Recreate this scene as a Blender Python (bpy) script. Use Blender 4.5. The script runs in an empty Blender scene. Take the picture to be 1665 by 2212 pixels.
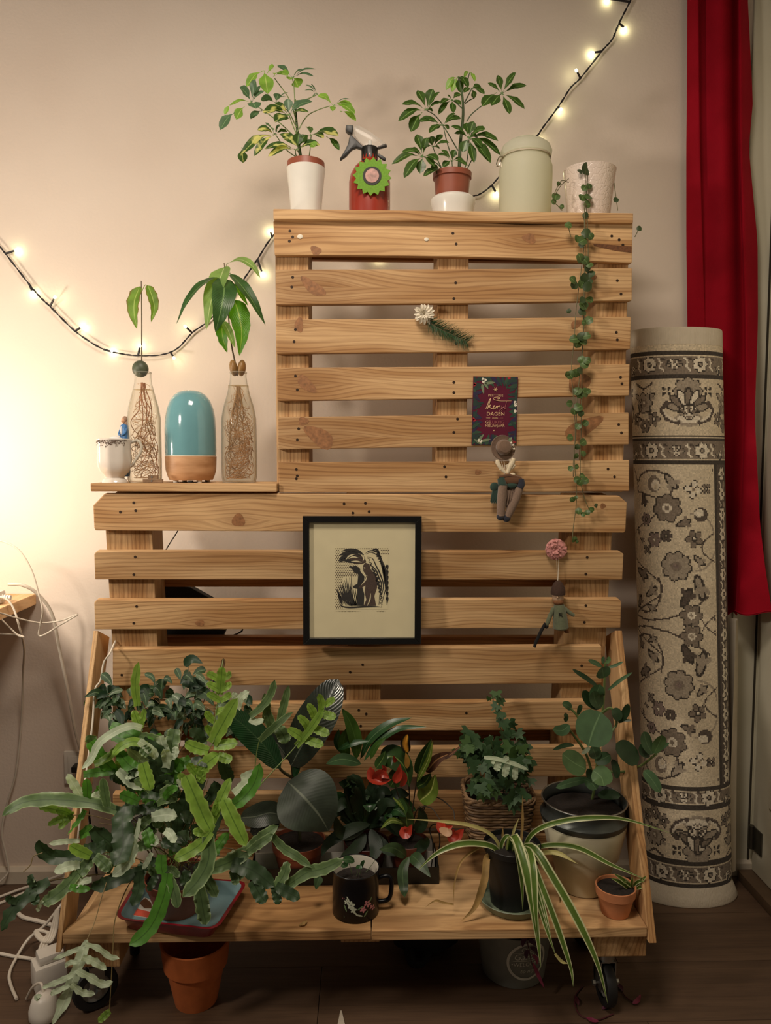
import bpy, bmesh, math, random
import numpy as np
from mathutils import Vector, Matrix
random.seed(7)
S = bpy.context.scene
COL = S.collection
PI = math.pi

# ------------------------------------------------------------------ camera
W, H, F = 1665.0, 2212.0, 1638.5
PITCH, YAW, ROLL = 0.0700, 0.0269, 0.0031
CAM = Vector((0, 0, 1.19))
cp, sp, cy, sy = math.cos(PITCH), math.sin(PITCH), math.cos(YAW), math.sin(YAW)
FW = Vector((sy*cp, cy*cp, -sp)); _r = Vector((cy, -sy, 0)); _u = _r.cross(FW)
RT = _r*math.cos(ROLL)+_u*math.sin(ROLL); UP = -_r*math.sin(ROLL)+_u*math.cos(ROLL)
cd = bpy.data.cameras.new('camera'); cam = bpy.data.objects.new('camera', cd); COL.objects.link(cam)
m = Matrix.Identity(4)
for i in range(3):
    m[i][0], m[i][1], m[i][2], m[i][3] = RT[i], UP[i], -FW[i], CAM[i]
cam.matrix_world = m
cd.sensor_fit = 'VERTICAL'; cd.sensor_height = 36.0; cd.lens = 36.0*F/H; cd.clip_start = 0.02
S.camera = cam

# ------------------------------------------------------------------ world, lamps, exposure
wd = bpy.data.worlds.new('world'); S.world = wd; wd.use_nodes = True
wd.node_tree.nodes['Background'].inputs[0].default_value = (1.0, 0.84, 0.70, 1)
wd.node_tree.nodes['Background'].inputs[1].default_value = 0.05
S.view_settings.view_transform = 'Standard'; S.view_settings.look = 'None'
S.view_settings.gamma = 1.0; S.view_settings.use_curve_mapping = False
S.view_settings.exposure = 0.17

def lamp(name, loc, power, col, rad, parent=None):
    l = bpy.data.lights.new(name, 'POINT'); l.energy = power; l.color = col; l.shadow_soft_size = rad
    o = bpy.data.objects.new(name, l); COL.objects.link(o); o.location = loc
    if parent: o.parent = parent
    return o
lamp('table_lamp_bulb', (-1.10, 1.64, 1.17), 12.5, (1.0, 0.87, 0.70), 0.05)          # small lamp on the side table, left of the frame
lamp('reading_lamp_bulb', (-1.25, 0.60, 1.62), 40, (1.0, 0.87, 0.73), 0.09)        # standing lamp further left in the room
def area(name, loc, rot, power, col, size):
    l = bpy.data.lights.new(name, 'AREA'); l.energy = power; l.color = col; l.size = size
    o = bpy.data.objects.new(name, l); COL.objects.link(o); o.location = loc; o.rotation_euler = rot
area('ceiling_lamp_light', (-0.1, 0.75, 2.5), (0, 0, 0), 22.0, (1.0, 0.86, 0.71), 0.45)  # shaded ceiling lamp

# ------------------------------------------------------------------ helpers
def ray(px, py):
    return FW + RT*((px-W/2)/F) - UP*((py-H/2)/F)
def at(px, py, Y):                       # the point of the vertical plane y = Y seen at this pixel of the photograph
    d = ray(px, py); return CAM + d*(Y/d.y)
def gz(px, py, Z):                       # the point of the horizontal plane z = Z
    d = ray(px, py); return CAM + d*((Z-CAM.z)/d.z)
def pxm(Y): return Y/F*1.0               # metres per photograph pixel at depth Y

def lin(c):
    return tuple((v/12.92 if v <= 0.04045 else ((v+0.055)/1.055)**2.4) for v in c)
def hx(h):
    return lin((int(h[0:2], 16)/255, int(h[2:4], 16)/255, int(h[4:6], 16)/255))+(1.0,)

class NT:
    """tiny node-tree helper"""
    def __init__(s, name):
        s.m = bpy.data.materials.new(name); s.m.use_nodes = True
        s.t = s.m.node_tree; s.b = s.t.nodes['Principled BSDF']; s.o = s.t.nodes['Material Output']
    def n(s, typ, **kw):
        nd = s.t.nodes.new(typ)
        for k, v in kw.items():
            if k.startswith('i_'):
                key = k[2:]; key = int(key) if key.isdigit() else key
                s.put(nd.inputs[key], v)
            else: setattr(nd, k, v)
        return nd
    def put(s, inp, v):
        if hasattr(v, 'is_output') or isinstance(v, bpy.types.NodeSocket): s.t.links.new(v, inp)
        else: inp.default_value = v
    def math(s, op, a, b=None, c=None):
        nd = s.n('ShaderNodeMath', operation=op)
        s.put(nd.inputs[0], a)
        if b is not None: s.put(nd.inputs[1], b)
        if c is not None: s.put(nd.inputs[2], c)
        return nd.outputs[0]
    def vmath(s, op, a, b=None):
        nd = s.n('ShaderNodeVectorMath', operation=op); s.put(nd.inputs[0], a)
        if b is not None: s.put(nd.inputs[1], b)
        return nd.outputs['Value'] if op in ('LENGTH', 'DOT_PRODUCT', 'DISTANCE') else nd.outputs[0]
    def mix(s, f, a, b, mode='MIX'):
        nd = s.n('ShaderNodeMix', data_type='RGBA', blend_type=mode)
        s.put(nd.inputs[0], f); s.put(nd.inputs[6], a); s.put(nd.inputs[7], b)
        return nd.outputs[2]
    def ramp(s, f, stops):
        nd = s.n('ShaderNodeValToRGB'); s.put(nd.inputs[0], f)
        e = nd.color_ramp.elements
        while len(e) < len(stops): e.new(0.5)
        for el, (p, c) in zip(e, stops):
            el.position = p; el.color = c if not isinstance(c, (int, float)) else (c, c, c, 1)
        return nd.outputs[0]
    def mapr(s, v, a, b, c, d):
        nd = s.n('ShaderNodeMapRange'); s.put(nd.inputs[0], v)
        for i, q in enumerate((a, b, c, d)): nd.inputs[i+1].default_value = q
        return nd.outputs[0]
    def noise(s, vec, scale, detail=2.0, rough=0.5, dist=0.0):
        nd = s.n('ShaderNodeTexNoise'); s.put(nd.inputs['Vector'], vec)
        nd.inputs['Scale'].default_value = scale; nd.inputs['Detail'].default_value = detail
        nd.inputs['Roughness'].default_value = rough; nd.inputs['Distortion'].default_value = dist
        return nd.outputs[0]
    def bump(s, h, strength=0.2, dist=0.002):
        nd = s.n('ShaderNodeBump'); nd.inputs['Strength'].default_value = strength; nd.inputs['Distance'].default_value = dist
        s.put(nd.inputs['Height'], h); s.t.links.new(nd.outputs[0], s.b.inputs['Normal'])
    def col(s, v): s.put(s.b.inputs['Base Color'], v)
    def set(s, **kw):
        for k, v in kw.items(): s.put(s.b.inputs[k.replace('_', ' ')], v)
        return s

MATS = {}
def mat(name, hexcol, rough=0.5, var=0.12, nscale=30, spec=0.5, metal=0.0, bump=0.0, bscale=200, sheen=0.0, coat=0.0, sub=None):
    """plain coloured surface with a little procedural mottling"""
    if name in MATS: return MATS[name]
    t = NT(name); c = hx(hexcol)
    co = t.n('ShaderNodeTexCoord').outputs['Object']
    nz = t.noise(co, nscale, 3)
    f = t.mapr(nz, 0.3, 0.7, 1-var, 1+var*0.6)
    t.col(t.mix(1.0, c, t.n('ShaderNodeCombineColor', i_0=f, i_1=f, i_2=f).outputs[0], 'MULTIPLY'))
    t.set(Roughness=rough, Metallic=metal)
    t.b.inputs['Specular IOR Level'].default_value = spec
    if sheen: t.b.inputs['Sheen Weight'].default_value = sheen
    if coat: t.b.inputs['Coat Weight'].default_value = coat
    if bump: t.bump(t.noise(co, bscale, 3), bump, 0.001)
    MATS[name] = t.m; return t.m

def leafmat(name, top, back=None, rib=None, ribw=0.06, edge=None, rough=0.42, trans=0.25, var=0.3, veins=0.0, blotch=None, stripe=None, spec=0.4):
    """leaf: upper side, paler underside, midrib drawn along the leaf's own UV, some light through the blade"""
    if name in MATS: return MATS[name]
    t = NT(name); a = hx(top)
    uv = t.n('ShaderNodeUVMap').outputs[0]
    sx = t.n('ShaderNodeSeparateXYZ', i_0=uv)
    u = t.math('ABSOLUTE', t.math('SUBTRACT', sx.outputs[0], 0.5))      # 0 midrib .. 0.5 edge
    co = t.n('ShaderNodeTexCoord').outputs['Object']
    nz = t.noise(co, 45, 3)
    f = t.mapr(nz, 0.3, 0.7, 1-var, 1+var)
    c = t.mix(1.0, a, t.n('ShaderNodeCombineColor', i_0=f, i_1=f, i_2=f).outputs[0], 'MULTIPLY')
    if blotch: c = t.mix(t.mapr(t.math('ADD', t.noise(co, 38, 2), t.math('MULTIPLY', u, -0.35)), 0.40, 0.50, 0, 1), c, hx(blotch))
    if stripe: c = t.mix(t.mapr(u, stripe[1], stripe[1]+0.06, 0, 1), c, hx(stripe[0]))
    if edge: c = t.mix(t.mapr(t.math('ADD', u, t.math('MULTIPLY', t.noise(co, 120, 2), 0.12)), 0.44, 0.54, 0, 0.8), c, hx(edge))
    if rib: c = t.mix(t.mapr(u, ribw*0.4, ribw, 0.85, 0), c, hx(rib))
    if veins:
        v = t.math('SINE', t.math('MULTIPLY', t.math('SUBTRACT', sx.outputs[1], t.math('MULTIPLY', u, 0.5)), 130.0))
        t.bump(v, veins, 0.001)
    if back:
        g = t.n('ShaderNodeNewGeometry').outputs['Backfacing']
        c = t.mix(g, c, hx(back))
    t.col(c); t.set(Roughness=rough); t.b.inputs['Specular IOR Level'].default_value = spec
    if trans:
        tr = t.n('ShaderNodeBsdfTranslucent'); t.put(tr.inputs[0], t.mix(1.0, c, (1.5, 1.7, 0.8, 1), 'MULTIPLY'))
        mx = t.n('ShaderNodeMixShader'); mx.inputs[0].default_value = trans
        t.t.links.new(t.b.outputs[0], mx.inputs[1]); t.t.links.new(tr.outputs[0], mx.inputs[2])
        t.t.links.new(mx.outputs[0], t.o.inputs[0])
    MATS[name] = t.m; return t.m

def wood(name, axis, light='CDA87A', mid='AC8254', dark='744C2B', rough=0.62):
    """sawn pine; grain along the given axis, arching around the knot given by the object's «knot» property (x, z, size)"""
    if name in MATS: return MATS[name]
    t = NT(name)
    co = t.n('ShaderNodeTexCoord').outputs['Object']
    rnd = t.n('ShaderNodeObjectInfo').outputs['Random']
    sx = t.n('ShaderNodeSeparateXYZ', i_0=co)
    k = t.n('ShaderNodeAttribute', attribute_type='OBJECT', attribute_name='knot').outputs['Vector']
    sk = t.n('ShaderNodeSeparateXYZ', i_0=k)
    idx = {'x': (0, 2, 1), 'z': (2, 0, 1), 'y': (1, 0, 2)}[axis]
    along, across, deep = (sx.outputs[i] for i in idx)
    off = t.math('MULTIPLY', rnd, 37.0)
    dx = t.math('SUBTRACT', sx.outputs[0], sk.outputs[0]); dz = t.math('SUBTRACT', sx.outputs[2], sk.outputs[1])
    r = t.math('MAXIMUM', sk.outputs[2], 0.0005)
    q = t.math('ADD', t.math('POWER', t.math('DIVIDE', dx, t.math('MULTIPLY', r, 4.5)), 2.0), t.math('POWER', t.math('DIVIDE', dz, t.math('MULTIPLY', r, 2.2)), 2.0))
    push = t.math('MULTIPLY', t.math('MULTIPLY', t.math('EXPONENT', t.math('MULTIPLY', q, -1.0)), r), t.math('MULTIPLY', t.math('SIGN', dz), 0.9))
    v1 = t.n('ShaderNodeCombineXYZ', i_0=t.math('MULTIPLY', along, 1.6), i_1=t.math('ADD', t.math('MULTIPLY', across, 7.0), off), i_2=t.math('MULTIPLY', deep, 7.0)).outputs[0]
    warp = t.noise(v1, 1.0, 2)
    zz = t.math('ADD', t.math('SUBTRACT', across, push), t.math('MULTIPLY', warp, 0.085))
    ph = t.math('ADD', t.math('MULTIPLY', zz, 700.0), off)
    ring = t.math('SINE', ph)
    ring = t.mapr(ring, 0.1, 1.0, 0, 1)
    v2 = t.n('ShaderNodeCombineXYZ', i_0=t.math('MULTIPLY', along, 12.0), i_1=t.math('ADD', t.math('MULTIPLY', zz, 420.0), off), i_2=t.math('MULTIPLY', deep, 300.0)).outputs[0]
    fine = t.noise(v2, 1.0, 2)
    v3 = t.n('ShaderNodeCombineXYZ', i_0=t.math('MULTIPLY', along, 2.2), i_1=t.math('ADD', t.math('MULTIPLY', zz, 22.0), off), i_2=0.0).outputs[0]
    big = t.noise(v3, 1.0, 2)
    c = t.mix(t.mapr(big, 0.40, 0.62, 0, 1.0), hx(light), hx(mid))
    c = t.mix(t.math('MULTIPLY', ring, t.mapr(big, 0.3, 0.7, 0.16, 0.58)), c, hx(dark))
    c = t.mix(t.mapr(fine, 0.45, 0.75, 0, 0.28), c, hx(dark))
    halo = t.math('EXPONENT', t.math('MULTIPLY', q, -1.6))
    c = t.mix(t.math('MULTIPLY', halo, 0.35), c, hx(dark))
    tint = t.mapr(rnd, 0, 1, 0.90, 1.08)
    c = t.mix(1.0, c, t.n('ShaderNodeCombineColor', i_0=tint, i_1=tint, i_2=tint).outputs[0], 'MULTIPLY')
    t.col(c); t.set(Roughness=rough); t.b.inputs['Specular IOR Level'].default_value = 0.3
    t.bump(t.math('ADD', fine, t.math('MULTIPLY', ring, 0.5)), 0.25, 0.0012)
    MATS[name] = t.m; return t.m

# ---- meshes are (verts, faces, uvs or None)
def join(*ms):
    V, Fc, U, has = [], [], [], any(m[2] is not None for m in ms)
    for v, f, u in ms:
        o = len(V); V += list(v); Fc += [tuple(i+o for i in q) for q in f]
        if has: U += list(u) if u is not None else [(0.5, 0.5)]*len(v)
    return V, Fc, (U if has else None)
def from_bm(bm):
    bm.verts.index_update()
    r = [v.co.copy() for v in bm.verts], [tuple(v.index for v in f.verts) for f in bm.faces], None
    bm.free(); return r
def bx(x0, x1, y0, y1, z0, z1, bev=0.0):
    bm = bmesh.new(); bmesh.ops.create_cube(bm, size=1)
    for v in bm.verts:
        v.co = Vector((x0+(v.co.x+.5)*(x1-x0), y0+(v.co.y+.5)*(y1-y0), z0+(v.co.z+.5)*(z1-z0)))
    if bev: bmesh.ops.bevel(bm, geom=bm.edges[:], offset=bev, segments=2, profile=0.6, affect='EDGES')
    return from_bm(bm)
def prism(poly, y0, y1, bev=0.0):
    """poly: points of the front face (their own x, z) at depth y0, extruded to y1"""
    bm = bmesh.new()
    a = [bm.verts.new((p[0], y0, p[1])) for p in poly]
    f = bm.faces.new(a)
    r = bmesh.ops.extrude_face_region(bm, geom=[f])
    for v in r['geom']:
        if isinstance(v, bmesh.types.BMVert): v.co.y = y1
    bmesh.ops.recalc_face_normals(bm, faces=bm.faces[:])
    if bev: bmesh.ops.bevel(bm, geom=bm.edges[:], offset=bev, segments=2, profile=0.6, affect='EDGES')
    return from_bm(bm)
def prism3(poly, vec, bev=0.0):
    bm = bmesh.new()
    f = bm.faces.new([bm.verts.new(p) for p in poly])
    r = bmesh.ops.extrude_face_region(bm, geom=[f])
    bmesh.ops.translate(bm, vec=Vector(vec), verts=[v for v in r['geom'] if isinstance(v, bmesh.types.BMVert)])
    bmesh.ops.recalc_face_normals(bm, faces=bm.faces[:])
    if bev: bmesh.ops.bevel(bm, geom=bm.edges[:], offset=bev, segments=2, profile=0.6, affect='EDGES')
    return from_bm(bm)
def lathe(c, prof, n=40, fx=None):
    """prof: (r, z) from bottom to top, turned about the vertical through c"""
    V, Fc, U = [], [], []
    m_ = len(prof)
    for j, (r, z) in enumerate(prof):
        for i in range(n):
            a = 2*PI*i/n; rr = r*(fx(a, j/(m_-1)) if fx else 1)
            V.append(Vector((c[0]+rr*math.cos(a), c[1]+rr*math.sin(a), c[2]+z))); U.append((i/n, j/(m_-1)))
    for j in range(m_-1):
        for i in range(n):
            k = (i+1) % n; Fc.append((j*n+i, j*n+k, (j+1)*n+k, (j+1)*n+i))
    if prof[0][0] > 1e-6: Fc.append(tuple(reversed(range(n))))
    return V, Fc, U
def spline(pts, n):
    """Catmull-Rom through pts, n+1 samples"""
    P = [Vector(p) for p in pts]
    if len(P) == 2: return [P[0].lerp(P[1], i/n) for i in range(n+1)]
    Q = [P[0]*2-P[1]]+P+[P[-1]*2-P[-2]]; out = []; k = len(P)-1
    for i in range(n+1):
        x = i/n*k; j = min(int(x), k-1); t = x-j
        a, b, c, d = Q[j:j+4]
        out.append(0.5*((2*b)+(c-a)*t+(2*a-5*b+4*c-d)*t*t+(3*b-a-3*c+d)*t**3))
    return out
def tube(pts, r, n=8, seg=None, cap=True):
    P = spline(pts, seg) if seg else [Vector(p) for p in pts]
    m_ = len(P); R = r if isinstance(r, (list, tuple)) else [r]*m_
    if len(R) != m_: R = [R[0]+(R[-1]-R[0])*i/(m_-1) for i in range(m_)]
    V, Fc = [], []; up = Vector((0.13, 0.27, 0.95))
    for i, p in enumerate(P):
        t = (P[min(i+1, m_-1)]-P[max(i-1, 0)])
        t = t.normalized() if t.length > 1e-9 else Vector((0, 0, 1))
        s = t.cross(up)
        if s.length < 0.05: s = t.cross(Vector((1, 0, 0)))
        s.normalize(); b = s.cross(t); up = b
        for k in range(n):
            a = 2*PI*k/n; V.append(p+(s*math.cos(a)+b*math.sin(a))*R[i])
    for i in range(m_-1):
        for k in range(n):
            q = (k+1) % n; Fc.append((i*n+k, i*n+q, (i+1)*n+q, (i+1)*n+k))
    if cap: Fc += [tuple(reversed(range(n))), tuple((m_-1)*n+k for k in range(n))]
    return V, Fc, None
def ball(c, rx, ry=None, rz=None, n=16, m_=10, rot=None):
    ry = ry or rx; rz = rz or rx; V, Fc = [], []
    for j in range(m_+1):
        th = PI*j/m_
        for i in range(n):
            a = 2*PI*i/n
            p = Vector((rx*math.sin(th)*math.cos(a), ry*math.sin(th)*math.sin(a), rz*math.cos(th)))
            if rot: p = rot @ p
            V.append(Vector(c)+p)
    for j in range(m_):
        for i in range(n):
            k = (i+1) % n; Fc.append((j*n+i, (j+1)*n+i, (j+1)*n+k, j*n+k))
    return V, Fc, None

SHAPES = {
 'lance': lambda t: max(0.0, math.sin(PI*t**0.85))**0.8,
 'ell':   lambda t: max(0.0, 1-(2*t-1)**2)**0.5,
 'ovate': lambda t: max(0.0, math.sin(PI*t**0.65))**0.85,
 'obov':  lambda t: max(0.0, math.sin(PI*t**1.5))**0.75*(0.12+0.88*min(1, t*1.8)),
 'strap': lambda t: min(1.0, t*6+0.25)*min(1.0, ((1-t)*5))**0.7,
 'finger': lambda t: (0.72+0.28*math.sin(PI*t))*max(0.0, 1-max(0, (t-0.78)/0.22)**2)**0.5,
 'grass': lambda t: (0.75+0.25*math.sin(PI*t))*min(1.0, (1-t)*2.6)**0.8,
}
def blade(pts, hw, shape='lance', up=(0, -1, 0.5), fold=0.15, wav=0.0, wf=6.0, nseg=10, ncr=4, curl=0.0, lob=0.0, lf=4.0, twist=0.0):
    """leaf blade along the spine pts; hw half width (m)"""
    P = spline(pts, nseg); fn = SHAPES[shape] if isinstance(shape, str) else shape
    V, Fc, U = [], [], []; up = Vector(up).normalized()
    ph = random.random()*6.28
    for i, p in enumerate(P):
        t = i/nseg
        d = (P[min(i+1, nseg)]-P[max(i-1, 0)]).normalized()
        s = d.cross(up)
        if s.length < 1e-3: s = d.cross(Vector((1, 0.2, 0)))
        s.normalize(); nrm = s.cross(d).normalized()
        if twist:
            q = Matrix.Rotation(twist*t, 3, d); s = q @ s; nrm = q @ nrm
        w = hw*fn(t)*(1+lob*math.sin(2*PI*lf*t+ph))
        for j in range(ncr+1):
            x = -1+2*j/ncr
            z = fold*abs(x)*w-curl*x*x*w+wav*hw*x*x*math.sin(2*PI*wf*t+ph+(1.3 if x > 0 else 0))
            V.append(p+s*(x*w)+nrm*z); U.append((j/ncr, t))
    c = ncr+1
    for i in range(nseg):
        for j in range(ncr):
            Fc.append((i*c+j, i*c+j+1, (i+1)*c+j+1, (i+1)*c+j))
    return V, Fc, U

def mesh(name, m_, mt, origin=(0, 0, 0), smooth=True):
    me = bpy.data.meshes.new(name); o = Vector(origin)
    me.from_pydata([Vector(v)-o for v in m_[0]], [], m_[1])
    if m_[2] is not None:
        uv = me.uv_layers.new(name='UVMap')
        li = np.empty(len(me.loops), dtype=np.int32); me.loops.foreach_get('vertex_index', li)
        uv.data.foreach_set('uv', np.array(m_[2], dtype=np.float32)[li].ravel())
    for q in (mt if isinstance(mt, (list, tuple)) else [mt]): me.materials.append(q)
    if smooth:
        me.polygons.foreach_set('use_smooth', [True]*len(me.polygons))
        try: me.set_sharp_from_angle(angle=math.radians(40))
        except Exception: pass
    return me
def meta(o, label=None, cat=None, group=None, kind=None):
    if label: o['label'] = label
    if cat: o['category'] = cat
    if group: o['group'] = group
    if kind: o['kind'] = kind
    return o
def thing(name, label, cat, loc, group=None):
    o = bpy.data.objects.new(name, None); o.empty_display_size = 0.05; COL.objects.link(o); o.location = loc
    return meta(o, label, cat, group)
def root_of(o):
    while o.parent: o = o.parent
    return o
def part(parent, name, m_, mt, label=None, kind=None, smooth=True):
    """a mesh given in world coordinates, linked as child of a thing (or of a part)"""
    r = root_of(parent)
    ob = bpy.data.objects.new(name, mesh(name, m_, mt, r.location, smooth)); COL.objects.link(ob); ob.parent = parent
    return meta(ob, label, kind=kind)
def solo(name, label, cat, m_, mt, loc, group=None, smooth=True, kind=None):
    ob = bpy.data.objects.new(name, mesh(name, m_, mt, loc, smooth)); COL.objects.link(ob); ob.location = loc
    return meta(ob, label, cat, group, kind)
def struct(name, m_, mt, smooth=False, parent=None):
    ob = bpy.data.objects.new(name, mesh(name, m_, mt, (0, 0, 0), smooth)); COL.objects.link(ob)
    if parent: ob.parent = parent
    else: ob['kind'] = 'structure'
    return ob

# ================================================================== SETTING
YW = 2.085                                            # plane of the back wall
XR = at(1624, 1700, YW).x                             # plane of the right wall
t = NT('wall_paint'); co = t.n('ShaderNodeTexCoord').outputs['Object']
nz = t.noise(co, 2.2, 3); t.col(t.mix(t.mapr(nz, 0.3, 0.7, 0, 1), hx('E2D3C4'), hx('D9C8B8'))); t.set(Roughness=0.7)
t.bump(t.math('ADD', t.noise(co, 140, 4), t.math('MULTIPLY', t.noise(co, 35, 2), 0.8)), 0.22, 0.002); WALL = t.m
t = NT('door_paint'); co = t.n('ShaderNodeTexCoord').outputs['Object']
t.col(t.mix(t.mapr(t.noise(co, 5, 3), 0.3, 0.7, 0, 1), hx('E0DAC4'), hx('D4CEB6'))); t.set(Roughness=0.55); DOORP = t.m
struct('wall_back', bx(-2.6, XR+0.12, YW, YW+0.1, -0.05, 2.8), WALL)
wr = struct('wall_right', bx(XR, XR+0.12, 0.3, YW, -0.05, 2.8), DOORP)
# floor: laminate boards with narrow open joints over a dark underlay
t = NT('laminate'); co = t.n('ShaderNodeTexCoord').outputs['Object']; rnd = t.n('ShaderNodeObjectInfo').outputs['Random']
v = t.n('ShaderNodeMapping', i_0=co, i_3=(2.0, 26.0, 1.0)); t.put(v.inputs[1], t.n('ShaderNodeCombineXYZ', i_0=t.math('MULTIPLY', rnd, 31.0)).outputs[0])
g1 = t.noise(v.outputs[0], 1.0, 4); v2 = t.n('ShaderNodeMapping', i_0=co, i_3=(9.0, 190.0, 1.0)); g2 = t.noise(v2.outputs[0], 1.0, 2)
c = t.mix(t.mapr(g1, 0.3, 0.7, 0, 1), hx('604A38'), hx('4C392B')); c = t.mix(t.mapr(g2, 0.45, 0.7, 0, 0.35), c, hx('3A2B1F'))
c = t.mix(1.0, c, t.n('ShaderNodeCombineColor', i_0=t.mapr(rnd, 0, 1, .93, 1.05), i_1=t.mapr(rnd, 0, 1, .93, 1.05), i_2=t.mapr(rnd, 0, 1, .93, 1.05)).outputs[0], 'MULTIPLY')
t.col(c); t.set(Roughness=0.5); t.bump(g2, 0.12, 0.001); LAM = t.m
fl = struct('floor', bx(-2.6, XR+0.1, 0.2, YW+0.05, -0.06, -0.011), mat('underlay', '2A211A', 0.9))
yy = YW; row = 0
while yy > 0.9:
    x = -2.6 - (0.55 if row % 2 else 0.0)
    while x < XR:
        struct('plank', bx(max(x, -2.6)+0.0006, min(x+1.25, XR)-0.0006, yy-0.19+0.0006, yy-0.0006, -0.0115, 0.0, 0.0009), LAM, parent=fl)
        x += 1.25
    yy -= 0.19; row += 1
CREAM = mat('skirting_paint', 'CFC2AE', 0.55, 0.05)
zb = at(60, 1876, YW-0.016).z
struct('baseboard_back', prism3([(-2.6, YW, 0), (-2.6, YW-0.016, 0), (-2.6, YW-0.016, zb-0.01), (-2.6, YW-0.008, zb), (-2.6, YW, zb)], (XR+2.6, 0, 0), 0.001), CREAM)
# white boarded frame beside the door, on the back wall right of the rug
x0 = at(1575, 1700, YW-0.02).x
fr = struct('trim_1', bx(x0+0.0, XR, YW-0.0075, YW-0.0005, 0.03, 2.8, 0.004), DOORP)
struct('gap_shade_strip', bx(XR-0.012, XR-0.006, YW-0.0095, YW-0.0075, 0.03, 2.6, 0.001), mat('gap_shadow', '3A3327', 0.9), parent=fr)  # raised dark strip, the door gap's shade put into its colour
DOOR = thing('door_1', None, None, (XR, YW, 0)); DOOR['kind'] = 'structure'
part(DOOR, 'door_panel', bx(XR-0.012, XR-0.0005, 0.75, YW-0.035, 0.03, 2.15, 0.004), DOORP)
part(DOOR, 'door_bead', bx(XR-0.018, XR-0.0115, 0.90, YW-0.12, 0.25, 2.0, 0.003), DOORP)
part(DOOR, 'sill', bx(XR-0.05, XR-0.0005, 0.75, YW-0.03, 0.0, 0.028, 0.003), mat('sill_brown', '5A4632', 0.6))
hz0, hz1 = at(1630, 1832, YW-0.04).z, at(1630, 1783, YW-0.04).z
part(DOOR, 'hinge', join(tube([(XR-0.018, YW-0.040, hz0), (XR-0.018, YW-0.040, hz1)], 0.008, 12), bx(XR-0.016, XR-0.0125, YW-0.09, YW-0.04, hz0, hz1, 0.001)), mat('hinge_steel', '5E5A50', 0.35, metal=0.8), label='dark steel hinge')

# ================================================================== PALLET STAND
WX = wood('pine_x', 'x'); WZ = wood('pine_z', 'z'); WY = wood('pine_y', 'y')
WDX = wood('pine_back_x', 'x', 'B98756', '9A693E', '6A4224')
KNOT = mat('knot_wood', '93653F', 0.6, 0.35, 120, bump=0.3); NAIL = mat('nail_rust', '3B2A1E', 0.5, 0.4, 400, metal=0.5)
YU, YL = 1.715, 1.71
P0 = Vector((-0.03, 1.78, 0))
ST = thing('pallet_plant_stand', 'tall plant stand built from stacked pine pallets, with a wheeled planter bench', 'plant stand', P0)
def slat(Y, top, bot, thick=0.02, mt=None, bev=0.0022, nails=(), knot=None, name='slat'):
    """top / bot: pixel points left to right along the upper / lower edge of the front face"""
    lean = Y is None
    put = (lambda x, y: atl(x, y)) if lean else (lambda x, y: at(x, y, Y))
    poly = [put(x, y) for x, y in top]+[put(x, y) for x, y in reversed(bot)]
    o = part(ST, name, prism3(poly, NL*thick, bev) if lean else prism([(p.x, p.z) for p in poly], Y, Y+thick, bev), mt or WX, smooth=False)
    tl_ = (lambda dx, dz: Vector((dx, -KL*dz, dz))) if lean else (lambda dx, dz: Vector((dx, 0, dz)))
    if nails:
        ms = []
        for nx, ny in nails:
            p = put(nx, ny); r = 0.0032
            ms.append(tube([p+Vector((0, -0.0006, 0)), p+Vector((0, 0.002, 0))], r, 8))
        part(o, 'nail_heads', join(*ms), NAIL, kind='stuff')
    for i, kk in enumerate(knot or ()):
        kx, ky, a, b, ang = kk
        p = put(kx, ky); mpp = p.y/F
        if i == 0: o['knot'] = [p.x-P0.x, p.z, a*mpp*0.9]
        V = [p+Vector((0, -0.0005, 0))]; Fc = []
        for j in range(18):
            th = 2*PI*j/18; rr = 1+0.12*math.sin(3*th+kx)
            ex, ez = a*mpp*math.cos(th)*rr, b*mpp*math.sin(th)*rr
            V.append(p+Vector((0, -0.0003, 0))+tl_(ex*math.cos(ang)-ez*math.sin(ang), -(ex*math.sin(ang)+ez*math.cos(ang))))
        for j in range(18): Fc.append((0, 1+(j+1) % 18, 1+j))
        part(o, 'knot', (V, Fc, None), KNOT, smooth=False)
    return o
# --- upper pallet
slat(YU, [(590, 477), (760, 476), (1000, 480), (1150, 486), (1260, 482), (1367, 478)],
     [(593, 551), (760, 551), (1000, 554.5), (1150, 558), (1365, 568), (1365, 549), (1280, 538), (1281, 531), (1340, 538), (1366, 533)][:5] + [],
     nails=[(626, 499), (632, 512), (625, 521), (978, 504), (985, 527), (1321, 510), (1337, 518), (1345, 529)], knot=[(1143, 515, 15, 10, 0.3), (682, 541, 12, 9, 0.4)])
slat(YU, [(595, 582), (1000, 581), (1365, 579)], [(596, 658), (1000, 655), (1365, 649)], nails=[(632, 599), (630, 620), (984, 611), (980, 645), (1333, 606), (1341, 635)], knot=[(676, 620, 31, 12, 0.62), (1270, 602, 18, 9, -0.3)])
slat(YU, [(596, 690), (1000, 688), (1363, 684)], [(597, 764), (1000, 760), (1361, 754)], nails=[(638, 712), (635, 738), (978, 716), (985, 742), (1331, 718), (1333, 734)], knot=[(646, 702, 9, 16, 0), (1245, 700, 14, 8, -0.5)])
slat(YU, [(598, 794), (1000, 792), (1360, 786)], [(599, 866), (1000, 861), (1359, 854)], nails=[(638, 812), (642, 842), (980, 826), (980, 848), (1340, 815), (1343, 829)], knot=[(662, 830, 25, 12, 0.75), (1250, 826, 25, 22, -0.7)])
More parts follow.
